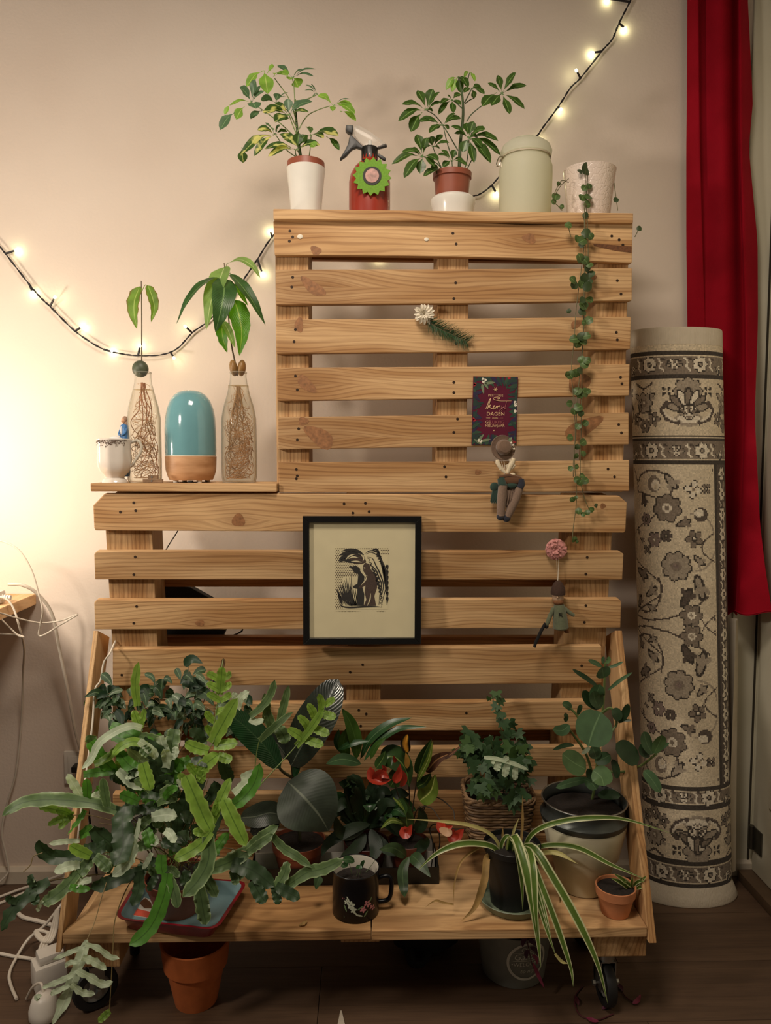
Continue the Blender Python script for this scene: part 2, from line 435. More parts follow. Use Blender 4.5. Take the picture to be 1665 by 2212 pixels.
slat(YU, [(600, 901), (1000, 896), (1358, 891)], [(600, 971), (1000, 965), (1358, 960)], nails=[(645, 926), (642, 950), (988, 905), (980, 934), (1336, 917), (1342, 935)], knot=[(690, 944, 36, 18, 0.6), (1258, 925, 46, 18, -0.5), (655, 910, 11, 9, 0)])
slat(YU, [(600, 998), (1000, 997), (1359, 994)], [(603, 1064), (1000, 1063), (1359, 1061)], nails=[(640, 1014), (642, 1028), (640, 1034), (960, 1008), (963, 1030), (1313, 1013), (1327, 1030)], knot=[(1032, 1020, 7, 6, 0)])
def post(xl, xr, yt, yb, Y, depth, w2=None):
    a, b, c, d = at(xl, yt, Y), at(xr, yt, Y), at(xl, yb, Y), at(xr, yb, Y)
    x0, x1 = (a.x+c.x)/2, (b.x+d.x)/2
    return part(ST, 'post', bx(x0, x1, Y, Y+depth, c.z, a.z, 0.002), WZ, smooth=False)
YP = YU+0.021
for xl, xr in ((596, 667), (944, 1010), (1285, 1352)): post(xl, xr, 485, 1062, YP, 0.115)
# crack of the split upper slat: a flat dark wedge laid on its face
p = [at(1281, 526, YU-0.0006), at(1364, 532, YU-0.0006), at(1364, 546, YU-0.0006), at(1330, 542, YU-0.0006), at(1283, 531, YU-0.0006)]
part(ST, 'split', prism3(p, (0, 0.0005, 0)), mat('split_wood', '6B4326', 0.8, 0.4, 200), smooth=False)
# shelf board on the upper pallet
a, b = at(590, 449, YU-0.012), at(1368, 461.5, YU-0.012); a2 = at(590, 471, YU-0.012)
ZS = (a.z+b.z)/2
part(ST, 'shelf_board', bx(a.x, b.x, YU-0.012, YU+0.155, ZS-0.022, ZS, 0.0025), WX, smooth=False)
part(ST, 'back_board', bx(a.x+0.01, b.x-0.01, YP+0.116, YP+0.136, ZS-0.07, ZS-0.024, 0.002), WDX, smooth=False)
# --- lower pallet; it leans a little, its foot stands further back than its top
KL = 0.10; NL = Vector((0, 1, KL)).normalized()
def atl(px, py, off=0.0):
    d = ray(px, py); o = NL*off
    return CAM+d*((YL+o.y+KL*(1.105+o.z-CAM.z))/(d.y+KL*d.z))
slat(None, [(201, 1092), (225, 1067), (600, 1067), (1000, 1069), (1338, 1072), (1354, 1086)], [(203, 1140), (206, 1146), (600, 1148), (1348, 1151), (1351, 1146)], nails=[(289, 1086), (260, 1106), (293, 1103), (743, 1088), (789, 1087), (762, 1108), (797, 1105), (1286, 1092)], knot=[(515, 1124, 14, 14, 0), (1302, 1093, 6, 6, 0)])
slat(None, [(203, 1197), (208, 1191), (750, 1191), (1340, 1192), (1347, 1197)], [(205, 1252), (750, 1252), (1344, 1253)], nails=[(292, 1203), (289, 1241), (1268, 1204), (1265, 1240)])
slat(None, [(203, 1302), (208, 1296), (750, 1296), (1336, 1294), (1342, 1299)], [(205, 1360), (750, 1359), (1340, 1356)], nails=[(295, 1310), (289, 1346), (1265, 1308), (1262, 1344)], knot=[(432, 1346, 10, 7, 0)])
slat(None, [(243, 1402), (750, 1400), (1299, 1396)], [(243, 1482), (750, 1480), (1300, 1476)], nails=[(263, 1458), (294, 1440), (783, 1436), (756, 1452), (1256, 1438)])
slat(None, [(243, 1521), (750, 1519), (1300, 1514)], [(243, 1580), (750, 1579), (1300, 1577)], nails=[(775, 1534), (791, 1542), (779, 1568), (1007, 1540)])
slat(None, [(243, 1621), (750, 1619), (1300, 1613)], [(243, 1683), (750, 1681), (1300, 1677)])
slat(None, [(243, 1716), (750, 1714), (1300, 1714)], [(243, 1792), (750, 1790), (1300, 1789)])
slat(None, [(243, 1806), (750, 1804), (1300, 1803)], [(243, 1853), (750, 1851), (1300, 1850)])
for xl, xr, yt in ((247, 344, 1075), (748, 822, 1075), (1212, 1303, 1076)):
    cs = [atl(xl, yt, .021), atl(xr, yt, .021), atl(xr, 1851, .021), atl(xl, 1851, .021)]
    x0, x1 = (cs[0].x+cs[3].x)/2, (cs[1].x+cs[2].x)/2; cs[0].x = cs[3].x = x0; cs[1].x = cs[2].x = x1
    part(ST, 'post', prism3(cs, NL*.09, .002), WZ, smooth=False)
for y0, y1 in ((1078, 1100), (1236, 1268), (1376, 1440), (1560, 1600)):
    cs = [atl(250, y0, .112), atl(1290, y0, .112), atl(1290, y1, .112), atl(250, y1, .112)]
    cs[0].x = cs[3].x; cs[1].x = cs[2].x
    part(ST, 'back_board', prism3(cs, NL*.02, .002), WDX, smooth=False)
YQ = YL+0.021
# left shelf board on the lower pallet
a, b, c = at(195, 1045, YL-0.01), at(597.5, 1040, YL-0.01), at(195, 1060, YL-0.01)
ZL = (a.z+at(590, 1044, YL-0.01).z)/2
part(ST, 'shelf_board', bx(a.x, b.x, YL-0.01, YL+0.15, ZL-0.018, ZL, 0.002), WX, smooth=False)
zt = at(600, 1067, YL).z
part(ST, 'shelf_strip', bx(a.x+0.045, b.x-0.004, YL+0.03, YL+0.14, zt+0.0005, ZL-0.0185, 0.001), WDX, smooth=False)
# --- bench
ZB = 0.222
A, B = gz(135, 2018, ZB), gz(1397, 2001, ZB)
YB = (A.y+B.y)/2; BX0, BX1 = A.x, B.x
DJ = gz(600, 1904, ZB).y-YB; YBK = YL+KL*(1.105-ZB)-0.002
xj = gz(802, 2010, ZB).x
TH = 0.021
cor = gz(172, 1957, ZB)
part(ST, 'bench_board', prism3([(BX0, YB, ZB-TH), (xj-0.001, YB, ZB-TH), (xj-0.001, YB+DJ, ZB-TH), (BX0+0.022, YB+DJ, ZB-TH), (BX0+0.022, YB+0.075, ZB-TH), (BX0, YB+0.02, ZB-TH)], (0, 0, TH), 0.002), WX, smooth=False)
part(ST, 'bench_board', bx(xj+0.001, BX1, YB-0.002, YB+DJ, ZB-TH-0.001, ZB-0.0006, 0.002), WX, smooth=False)
part(ST, 'bench_board', bx(BX0+0.024, BX1-0.012, YB+DJ+0.0012, YBK, ZB-TH, ZB-0.001, 0.002), WX, smooth=False)
a, b = at(736, 2030, YB+0.012), at(820, 2030, YB+0.012)
part(ST, 'cleat', bx(a.x, b.x, YB+0.012, YBK+0.08, ZB-TH-0.013, ZB-TH-0.0005, 0.002), WY, smooth=False)
# blocks and beams above the wheels
a, b = at(140, 2050, YB+0.02), at(258, 2050, YB+0.02); zl = at(200, 2090, YB+0.02).z
part(ST, 'beam', bx(a.x, b.x, YB+0.02, YBK+0.09, zl, ZB-TH-0.0005, 0.003), WY, smooth=False)
c, d = at(1281, 2050, YB+0.014), at(1396, 2050, YB+0.014); zr = at(1340, 2067, YB+0.014).z
part(ST, 'beam', bx(c.x, d.x, YB+0.014, YBK+0.09, zr, ZB-TH-0.0005, 0.003), WY, smooth=False)
# slanting side rails
def rail(x0, x1, yt, zt_, yb, zb_, w):
    d = Vector((0, yb-yt, zb_-zt_)).normalized(); n = Vector((0, -d.z, d.y))
    if n.y < 0: n = -n
    tp, bt = Vector((x0, yt, zt_)), Vector((x0, yb, zb_))
    q = [tp, bt, bt+Vector((0, w*0.95, 0.0)), tp+n*w+d*(-0.0)]
    return part(ST, 'side_rail', prism3(q, (x1-x0, 0, 0), 0.0022), WZ, smooth=False)
YR_ = atl(238, 1362).y+.004
lt, lb = at(238, 1362, YR_), at(119, 2058, YB-0.01)
lx1 = at(141, 2058, YB-0.01).x
rail(lb.x, lx1-0.0005 if lx1 < BX0 else BX0-0.001, YR_, lt.z, YB-0.01, lb.z, 0.085)
rt, rb = at(1308, 1362, YR_), at(1406, 2038, YB-0.01)
rx0, rx1 = at(1397.5, 2038, YB-0.01).x, at(1418.5, 2038, YB-0.01).x
rail(max(rx0, BX1+0.001), rx1, YR_, rt.z, YB-0.01, rb.z, 0.085)
# casters
BLK = mat('rubber_black', '121212', 0.6, 0.2); STEEL = mat('steel', '9A9A96', 0.3, 0.1, metal=0.9); GREYP = mat('hub_grey', '8C8A84', 0.5, 0.15)
def caster(loc, ztop, rw, yaw):
    R = Matrix.Rotation(yaw, 3, 'Z'); L = Vector(loc)
    def tf(m_): return [L+R @ Vector(v) for v in m_[0]], m_[1], m_[2]
    def wheel(r, w, n=32):                       # axle along local x
        pr = [(r*0.62, -w), (r*0.93, -w), (r, -w*0.6), (r, w*0.6), (r*0.93, w), (r*0.62, w)]
        V, Fc, U = lathe((0, 0, 0), pr, n)
        return [Vector((v.z, v.x, v.y+rw)) for v in V], Fc[:-1], None
    cst = part(ST, 'caster', tf(join(bx(-0.030, 0.030, -0.03, 0.03, ztop-0.004, ztop, 0.001), lathe((0, 0, 0), [(0.018, rw*2+0.006), (0.018, ztop-0.004)], 16))), STEEL)
    part(cst, 'tyre', tf(wheel(rw, 0.011)), BLK)
    hub = lathe((0, 0, 0), [(0.0, -0.0075), (rw*0.3, -0.0105), (rw*0.35, -0.006), (rw*0.63, -0.006), (rw*0.63, 0.006), (rw*0.35, 0.006), (rw*0.3, 0.0105), (0.0, 0.0075)], 24)
    part(cst, 'hub', tf(([Vector((v.z, v.x, v.y+rw)) for v in hub[0]], hub[1], None)), GREYP)
    fk = []
    for s in (-1, 1):
        fk.append(bx(s*0.016-0.0012, s*0.016+0.0012, -0.016, 0.016, rw*0.75, rw*2+0.008, 0.0005))
    fk.append(bx(-0.0172, 0.0172, -0.016, 0.016, rw*2+0.005, rw*2+0.008, 0.0005))
    fk.append(tube([(-0.027, 0, rw), (0.027, 0, rw)], 0.0035, 10)); fk += [tube([(s*0.023, 0, rw), (s*0.029, 0, rw)], 0.0065, 6) for s in (-1, 1)]
    part(cst, 'fork', tf(join(*fk)), STEEL)
g = gz(1308, 2150, 0.0)
rwh = min(0.048, zr/2-0.012)
caster((at(1308, 2100, YB+0.075).x, YB+0.075, 0), zr, rwh, 0.05)
caster((at(205, 2120, YB+0.085).x, YB+0.085, 0), zl, min(0.048, zl/2-0.012), -0.95)
caster((BX1-0.05, YL+0.06, 0), zr, rwh, 0.4)
caster((BX0+0.06, YL+0.06, 0), zl, min(0.048, zl/2-0.012), 0.3)

# ================================================================== RUG, CURTAIN
def turned(cx, Y, rows, zbase=None):
    """centre and (r, z) profile of a turned body from its silhouette rows (pixel y, half width), bottom first"""
    b = at(cx, rows[0][0], Y); z0 = zbase if zbase else b.z
    pr = [(hw*(at(cx+1, y, Y).x-at(cx, y, Y).x), at(cx, y, Y).z-z0) for y, hw in rows]
    pr[0] = (pr[0][0], 0.0)
    for i in range(1, len(pr)):
        if pr[i][1] <= pr[i-1][1] and zbase: pr[i] = (pr[i][0], pr[i-1][1]+0.0004)
    return Vector((b.x, Y, z0)), pr

def rug():
    Yc = 1.995; RY = 0.070
    zt = at(1460, 707, Yc-0.06).z
    cxt = at(1459.5, 707, Yc); cxb = at(1483, 1880, Yc)
    rxt = (at(1557, 760, Yc).x-at(1363, 760, Yc).x)/2
    rg = thing('rolled_rug', 'rolled-up beige rug with dark floral borders standing on end in the corner', 'rug', (cxb.x, Yc, 0))
    NC, R0, R1 = 200, 742.0, 1920.0            # columns round the roll; rows follow the photograph's height
    NR = 392
    pal = dict(c=hx('D8CAB0'), d=hx('4C4640'), m=hx('8A7E70'), l=hx('E6DCC8'), g=hx('A79B8A'), b=hx('625850'), r=hx('8A7A72'))
    img = np.zeros((NR, NC, 4), np.float32); img[:] = pal['c']
    cw = 616.0/NC; rh = (R1-R0)/NR             # one knot in photograph pixels
    jj, ii = np.meshgrid(np.arange(NC), np.arange(NR)); X = (jj+0.5)*cw; Yp = R0+(ii+0.5)*rh
    def wrapdx(x0): return (X-x0+308) % 616-308
    def ell(x, y, a, b, k, ang=0.0):
        dx, dy = wrapdx(x), Yp-y; c, s = math.cos(ang), math.sin(ang)
        u, v = dx*c+dy*s, -dx*s+dy*c
        img[(u/a)**2+(v/b)**2 < 1] = pal[k]
    def band(y0, y1, k): img[(Yp >= y0) & (Yp < y1)] = pal[k]
    def curve(pts, w, k):
        for a, b in zip(pts[:-1], pts[1:]):
            n = int(max(2, math.hypot(b[0]-a[0], b[1]-a[1])/2))
            for q in range(n+1): ell(a[0]+(b[0]-a[0])*q/n, a[1]+(b[1]-a[1])*q/n, w, w, k)
    def flower(x, y, r, k1, k2, k3, n=6, ph=0.0):
        for q in range(n):
            a = ph+2*PI*q/n; ell(x+r*0.62*math.cos(a), y+r*0.62*math.sin(a), r*0.48, r*0.40, 'd', a)
        for q in range(n):
            a = ph+2*PI*q/n; ell(x+r*0.62*math.cos(a), y+r*0.62*math.sin(a), r*0.39, r*0.32, k1, a)
        ell(x, y, r*0.36, r*0.36, k2); ell(x, y, r*0.17, r*0.17, k3)
    def leaf(x, y, L, ang, k='m'):
        ell(x, y, L, L*0.42, 'd', ang); ell(x, y, L*0.75, L*0.24, k, ang)
        ell(x+L*0.5*math.cos(ang+0.9), y+L*0.5*math.sin(ang+0.9), L*0.45, L*0.2, k, ang+0.7)
        ell(x+L*0.5*math.cos(ang-0.9), y+L*0.5*math.sin(ang-0.9), L*0.45, L*0.2, k, ang-0.7)
    def palmette(x, y, s, fl):
        for q in range(-3, 4):
            a = q*0.42; ell(x+s*0.55*math.sin(a), y-fl*s*0.55*math.cos(a), s*0.40, s*0.17, 'd', a-fl*PI/2)
            ell(x+s*0.55*math.sin(a), y-fl*s*0.55*math.cos(a), s*0.32, s*0.11, 'gmlmlmg'[q+3], a-fl*PI/2)
        ell(x, y, s*0.38, s*0.30, 'd'); ell(x, y, s*0.32, s*0.24, 'l'); ell(x, y+fl*s*0.05, s*0.2, s*0.12, 'm')
    def dark(y0, y1):
        band(y0, y1, 'm'); band(y0, y0+8, 'd'); band(y1-8, y1, 'd'); band(y0+9, y0+11, 'c'); band(y1-11, y1-9, 'c')
        ym = (y0+y1)/2
        for q, x in enumerate(range(0, 616, 56)):
            if q % 2: flower(x+14, ym, 17, 'l', 'd', 'g', 7)
            else: palmette(x+14, ym+6, 20, 1 if q % 4 else -1)
            curve([(x+36, ym-12), (x+42, ym-4), (x+38, ym+6), (x+46, ym+13)], 2.2, 'l'); ell(x+47, ym-11, 5, 3, 'b', .5)
    def wide(y0, y1, fl):
        band(y0, y1, 'c'); band(y0, y0+3, 'd'); band(y1-3, y1, 'd'); ym = (y0+y1)/2
        for x in (154, 154+206, 154+412):
            flower(x, ym-fl*34, 30, 'g', 'm', 'l', 8); palmette(x, ym+fl*10, 56, fl); ell(x, ym+fl*26, 30, 16, 'g'); ell(x, ym+fl*24, 24, 11, 'l'); palmette(x, ym+fl*20, 26, fl); flower(x+103, ym-fl*10, 22, 'g', 'm', 'l', 7); flower(x+103, ym+fl*40, 15, 'm', 'd', 'l', 6); curve([(x+80, ym-fl*52), (x+103, ym-fl*40), (x+126, ym-fl*52)], 2.5, 'b')
            for s in (-1, 1):
                curve([(x+s*22, ym+fl*34), (x+s*46, ym+fl*26), (x+s*58, ym+fl*6), (x+s*46, ym-fl*8)], 5, 'b')
                curve([(x+s*28, ym+fl*30), (x+s*46, ym+fl*20), (x+s*54, ym+fl*6)], 2.4, 'l')
                for a in range(4): ell(x+s*46+8*math.cos(a*PI/2+.78), ym-fl*34+8*math.sin(a*PI/2+.78), 5, 3.4, 'd', a*PI/2+.78)
                flower(x+s*76, ym+fl*26, 15, 'm', 'd', 'l', 5); leaf(x+s*84, ym-fl*22, 15, .6*s, 'g'); leaf(x+s*90, ym+fl*4, 12, -1.2*s, 'm')
    # field
    band(1000, 1705, 'c')
    for mir in (1, -1):
        f = (lambda y: y) if mir == 1 else (lambda y: 2705-y)
        for ox in (0, 205, 410):
            curve([(ox+2+20*math.sin(k*.5), f(1015+k*12)) if k < 5 else (ox+30+60*math.sin(k*.42-1.2), f(1015+k*12)) for k in range(30)], 1.7, 'b')
            th = [(ox+70+46*math.cos(a), f(1052+36*math.sin(a))) for a in np.linspace(-2.8, 1.2, 16)]; curve(th, 2.2, 'b')
            ell(ox+74, f(1046), 16, 18, 'm'); ell(ox+78, f(1048), 10, 12, 'l'); ell(ox+79, f(1052), 5, 6, 'c')
            leaf(ox+113, f(1040), 22, .9*mir, 'g'); leaf(ox+44, f(1080), 17, 1.3*mir, 'b')
            flower(ox+103, f(1098), 30, 'm', 'l', 'm', 7, .3); flower(ox+160, f(1058), 19, 'l', 'c', 'm', 4, .2); flower(ox+190, f(1056), 12, 'm', 'd', 'l', 4, .78)
            th = [(ox+160+52*math.cos(a), f(1172+62*math.sin(a))) for a in np.linspace(-1.7, 1.5, 18)]; curve(th, 2.2, 'g')
            ell(ox+176, f(1112), 17, 15, 'b'); ell(ox+172, f(1108), 11, 9, 'l'); leaf(ox+138, f(1130), 18, -.4*mir, 'm')
            flower(ox+50, f(1124), 14, 'r', 'd', 'm', 6); flower(ox+160, f(1164), 19, 'm', 'd', 'l', 5, .5)
            flower(ox+72, f(1168), 17, 'r', 'm', 'l', 6); leaf(ox+20, f(1150), 10, 1.2, 'm'); leaf(ox+34, f(1170), 9, .4, 'm'); flower(ox+100, f(1158), 13, 'b', 'd', 'c', 6)
            flower(ox+50, f(1190), 12, 'm', 'b', 'm', 4, .78)
            flower(ox+120, f(1224), 31, 'g', 'm', 'r', 8, .2); leaf(ox+170, f(1212), 17, .7*mir, 'g')
            th = [(ox+40+46*math.cos(a), f(1276+52*math.sin(a))) for a in np.linspace(-.5, 2.2, 18)]; curve(th, 2.2, 'b')
            leaf(ox+30, f(1244), 24, .4*mir, 'm'); leaf(ox+60, f(1282), 20, -.6*mir, 'g'); leaf(ox+170, f(1270), 30, 1.3*mir, 'g'); leaf(ox+140, f(1292), 24, -1.1*mir, 'b'); leaf(ox+16, f(1308), 18, -1.0*mir, 'm')
            curve([(ox+0, f(1340)), (ox+50, f(1346)), (ox+100, f(1338)), (ox+150, f(1318)), (ox+190, f(1290))], 2.0, 'b')
            leaf(ox+60, f(1318), 15, .4*mir, 'g'); flower(ox+150, f(1330), 24, 'm', 'l', 'g', 6, .1)
    # side border running up the right of the field
    s0, s1 = 208.0, 330.0
    sel = (Yp > 1000) & (Yp < 1705) & (X > s0) & (X < s1); img[sel] = pal['b']
    img[(Yp > 1000) & (Yp < 1705) & (X > s0) & (X < s0+3)] = pal['c']; img[(Yp > 1000) & (Yp < 1705) & (X > s0+3) & (X < s0+13)] = pal['d']
    for y in range(1024, 1700, 44):
        flower(s0+36, y, 15, 'l', 'd', 'g', 6); curve([(s0+22, y+16), (s0+30, y+24), (s0+26, y+32)], 2, 'l'); ell(s0+44, y+24, 6, 9, 'g')
    dark(757, 815); wide(815, 943, 1); dark(945, 1002); dark(1702, 1748); wide(1750, 1862, -1); dark(1864, 1920)
    band(742, 757, 'c')
    img[:, :, :3] *= (1+0.10*np.random.RandomState(3).randn(NR, NC, 1)).clip(.75, 1.25)
    def ringpt(j, py, extra=0.0):
        k = (py-707)/(1880-707.0); ax = cxt.x+(cxb.x-cxt.x)*k
        a = -PI/2+(j*cw-154)/98.0
        z = at(1460, py, Yc-RY).z
        rr = 1+extra
        return Vector((ax+rxt*rr*math.cos(a), Yc+RY*rr*math.sin(a), z))
    V = [ringpt(j, R0+i*rh) for i in range(NR+1) for j in range(NC)]
    Fc = [(i*NC+j, (i+1)*NC+j, (i+1)*NC+(j+1) % NC, i*NC+(j+1) % NC) for i in range(NR) for j in range(NC)]
    t = NT('rug_pile'); a = t.n('ShaderNodeAttribute', attribute_name='weave'); t.col(a.outputs['Color']); t.set(Roughness=0.95)
    co = t.n('ShaderNodeTexCoord').outputs['Object']; w = t.n('ShaderNodeMapping', i_0=co, i_3=(420, 420, 260)); t.b.inputs['Specular IOR Level'].default_value = 0.1
    t.bump(t.noise(w.outputs[0], 1.0, 1), 0.5, 0.0015); t.b.inputs['Sheen Weight'].default_value = 0.1
    ro = part(rg, 'roll', (V, Fc, None), t.m)
    at_ = ro.data.attributes.new('weave', 'FLOAT_COLOR', 'FACE'); at_.data.foreach_set('color', img.reshape(-1))
    t2 = NT('rug_hem'); co = t2.n('ShaderNodeTexCoord').outputs['Object']
    t2.col(t2.mix(t2.noise(co, 60, 3), hx('DACFBB'), hx('CABEA8'))); t2.set(Roughness=0.95)
    sv = t2.n('ShaderNodeMapping', i_0=co, i_3=(500, 500, 2)); t2.bump(t2.noise(sv.outputs[0], 1, 1), 0.6, 0.002)
    zmin = at(1460, 1920, Yc-RY).z
    def hem(rows):
        V, Fc = [], []; n = 96
        for z, e, k in rows:
            ax = cxt.x+(cxb.x-cxt.x)*k
            for j in range(n):
                a = 2*PI*j/n
                V.append(Vector((ax+rxt*(1+e)*math.cos(a), Yc+RY*(1+e)*math.sin(a), z)))
        for i in range(len(rows)-1):
            for j in range(n): Fc.append((i*n+j, i*n+(j+1) % n, (i+1)*n+(j+1) % n, (i+1)*n+j))
        return V, Fc, None
    z742 = at(1460, 742, Yc-RY).z
    part(rg, 'hem', hem([(z742-0.001, 0.004, .03), (zt-0.004, .004, 0), (zt, -.01, 0), (zt, -.07, 0), (zt-0.05, -.09, .02)]), t2.m, label='plain beige end of the roll')
    part(rg, 'hem', hem([(0.001, .155, 1.0), (0.006, .165, 1.0), (zmin*.5, .10, 1.0), (zmin+0.001, .006, 1.0)]), t2.m, label='plain beige end of the roll')
    zz = np.linspace(0.05, at(1560, 1340, Yc).z, 24)
    fp = []
    for z in zz:
        fp.append((cxb.x+rxt*0.93, z))
    V = []; Fc = []
    for i, (x, z) in enumerate(fp):
        e = 0.018*(1-i/23.0)+0.004
        V += [Vector((x, Yc-0.005, z)), Vector((x+e+0.010, Yc+0.012, z)), Vector((x+e+0.012, Yc+0.022, z)), Vector((x-0.02, Yc+0.03, z))]
    for i in range(len(fp)-1):
        for q in range(3): Fc.append((i*4+q, i*4+q+1, i*4+q+5, i*4+q+4))
    part(rg, 'flap_edge', (V, Fc, None), t2.m)
rug()

def curtain():
    c = at(1560, 0, 2.04)
    cu = thing('curtain', 'long deep red curtain hanging in folds in the right corner', 'curtain', (c.x, 2.04, at(1600, 1325, 2.04).z))
    rows = [  # photograph y, then (x, depth) of left edge, ridge, valley, ridge, right edge
     (-260, [(1484, 2.065), (1507, 2.035), (1513, 2.062), (1560, 2.03), (1592, 2.066), (1597, 2.022), (1612, 2.052)]),
     (0,    [(1484, 2.066), (1507, 2.035), (1513, 2.062), (1560, 2.03), (1592, 2.066), (1597, 2.022), (1615, 2.052)]),
     (220,  [(1483, 2.066), (1509, 2.036), (1514, 2.062), (1562, 2.03), (1593, 2.066), (1599, 2.022), (1626, 2.05)]),
     (320,  [(1482, 2.067), (1510, 2.037), (1515, 2.063), (1564, 2.03), (1594, 2.066), (1600, 2.022), (1617, 2.05)]),
     (520,  [(1482, 2.068), (1515, 2.040), (1519, 2.064), (1566, 2.033), (1600, 2.067), (1606, 2.02), (1636, 2.05)]),
     (690,  [(1484, 2.073), (1520, 2.069), (1525, 2.072), (1568, 2.05), (1606, 2.068), (1611, 2.02), (1637, 2.05)]),
     (900,  [(1486, 2.077), (1522, 2.074), (1527, 2.075), (1568, 2.06), (1607, 2.069), (1609, 2.018), (1630, 2.0)]),
     (1130, [(1488, 2.077), (1524, 2.074), (1529, 2.075), (1570, 2.06), (1600, 2.068), (1601, 2.010), (1641, 1.97)]),
     (1230, [(1490, 2.077), (1526, 2.074), (1531, 2.075), (1572, 2.06), (1596, 2.066), (1597, 2.000), (1653, 1.94)]),
     (1326, [(1490, 2.077), (1526, 2.074), (1531, 2.075), (1572, 2.06), (1590, 2.062), (1594, 1.990), (1668, 1.92)]),
    ]
    NU = 60; V, Fc, U = [], [], []
    dense = []
    nv = 44
    for q in range(nv+1):
        x = q/nv*(len(rows)-1); i = min(int(x), len(rows)-2); f = x-i
        y = rows[i][0]*(1-f)+rows[i+1][0]*f
        dense.append((y, [(a[0]*(1-f)+b[0]*f, a[1]*(1-f)+b[1]*f) for a, b in zip(rows[i][1], rows[i+1][1])]))
    for q, (y, pr) in enumerate(dense):
        P = spline([Vector((a, b, 0)) for a, b in pr], NU)
        for k, p in enumerate(P):
            yy = y+(4*math.sin(k*0.5) if q == nv else 0)
            w = at(p.x, yy, min(p.y, 2.0785)); w.x = min(w.x, XR-0.021)
            V.append(w); U.append((k/NU, q/nv))
    n = NU+1
    for q in range(nv):
        for k in range(NU): Fc.append((q*n+k, q*n+k+1, (q+1)*n+k+1, (q+1)*n+k))
    t = NT('red_cloth'); co = t.n('ShaderNodeTexCoord').outputs['Object']
    t.col(t.mix(t.mapr(t.noise(co, 9, 3), .3, .7, 0, 1), hx('A00820'), hx('8C0418'))); t.set(Roughness=0.8); t.b.inputs['Sheen Weight'].default_value = 0.15
    t.b.inputs['Sheen Tint'].default_value = hx('FF3355'); t.b.inputs['Specular IOR Level'].default_value = 0.15
    t.bump(t.noise(co, 900, 2), 0.25, 0.001)
    o = part(cu, 'cloth', (V, Fc, U), t.m)
    sm = [v for v in V[-n:]]
    part(cu, 'hem', tube([v+Vector((0, 0, 0.004)) for v in sm], 0.0022, 6), t.m)
curtain()

# ================================================================== SIDE TABLE, CABLES, SOCKET
zt_ = at(76, 1283, YW-0.01).z; xt_ = at(76, 1283, YW-0.01).x
TW = wood('table_pine', 'y', 'E3BE90', 'CFA06C', 'A5743F')
tb = thing('side_table', 'pale pine side table against the wall left of the pallets', 'table', (xt_-0.4, 1.7, 0))
part(tb, 'table_top', bx(xt_-0.75, xt_, 1.32, YW-0.004, zt_-0.030, zt_, 0.003), TW, smooth=False)
for x in (xt_-0.72, xt_-0.5):
    for y in (1.36, 2.03): part(tb, 'leg', bx(x-0.02, x+0.02, y-0.02, y+0.02, 0, zt_-0.0305, 0.003), WZ, smooth=False)
WHT = mat('white_plastic', 'D9D2C6', 0.4, 0.05); CAB = mat('white_cable', 'CFC5B5', 0.5, 0.06); BLKP = mat('black_plastic', '15130F', 0.45, 0.2)
a = at(0, 1266, 1.93)
ps = thing('power_strip', 'white power strip lying at the edge of the side table', 'power strip', (a.x-0.1, 1.93, zt_))
part(ps, 'body', bx(a.x-0.30, a.x+0.004, 1.905, 1.955, zt_+0.0005, zt_+0.034, 0.008), WHT)
part(ps, 'strain_relief', join(*[tube([(a.x+0.004+0.006*k, 1.93, zt_+0.017), (a.x+0.008+0.006*k, 1.93, zt_+0.017)], 0.008-0.0006*k, 12) for k in range(4)]), WHT)
def cable(name, label, pts, r, m_=None, seg=70, group=None):
    P = [at(x, y, Y) for x, y, Y in pts]
    return solo(name, label, 'cable', tube(P, r, 8, seg=seg), m_ or CAB, P[-1], group)
cable('power_cable', 'thick white power cable arching from the power strip down behind the stand', [(18, 1262, 1.93), (48, 1264, 1.93), (80, 1282, 1.945), (112, 1325, 1.97), (128, 1400, 2.0), (146, 1490, 2.02), (163, 1580, 2.04), (182, 1645, 2.06)], 0.0042)
cable('thin_cable', 'thin white cable making a sharp zigzag loop beside the side table', [(-40, 1168, 1.9), (0, 1168, 1.9), (40, 1188, 1.9), (68, 1232, 1.9), (84, 1285, 1.90), (92, 1320, 1.90), (87, 1350, 1.92), (84, 1372, 1.93), (98, 1370, 1.93), (130, 1350, 1.93), (168, 1327, 1.93), (130, 1341, 1.93), (85, 1345, 1.92), (40, 1336, 1.88), (0, 1324, 1.84), (-30, 1318, 1.78)], 0.0022, seg=120)
cable('thin_cable', 'thin white cable hanging from the table straight down along the wall', [(-20, 1288, 1.9), (10, 1292, 1.9), (28, 1312, 1.9), (42, 1355, 1.9), (52, 1400, 1.95), (50, 1450, 2.02), (46, 1560, 2.06), (34, 1670, 2.065), (14, 1740, 2.065), (4, 1800, 2.06), (14, 1850, 2.06), (17, 1885, 2.055), (-12, 1915, 2.04)], 0.0026, seg=110)
cable('thin_cable', 'short thin white cable looping back under the table edge', [(-30, 1366, 1.89), (0, 1369, 1.89), (36, 1371, 1.89), (51, 1376, 1.89), (40, 1373, 1.885), (20, 1355, 1.885), (0, 1335, 1.885), (-20, 1318, 1.885)], 0.0022)
cable('thin_cable', 'thin white cable running down the left side rail', [(249, 1385, 1.76), (238, 1410, 1.70), (224, 1432, 1.695), (217, 1470, 1.69), (205, 1492, 1.685), (200, 1560, 1.665), (190, 1640, 1.64), (178, 1730, 1.6), (165, 1830, 1.58), (150, 1910, 1.57)], 0.0022)
so = thing('wall_socket', 'cream wall socket behind the left side rail', 'socket', at(170, 1658, YW-0.001))
a, b = at(142, 1690, YW), at(200, 1620, YW)
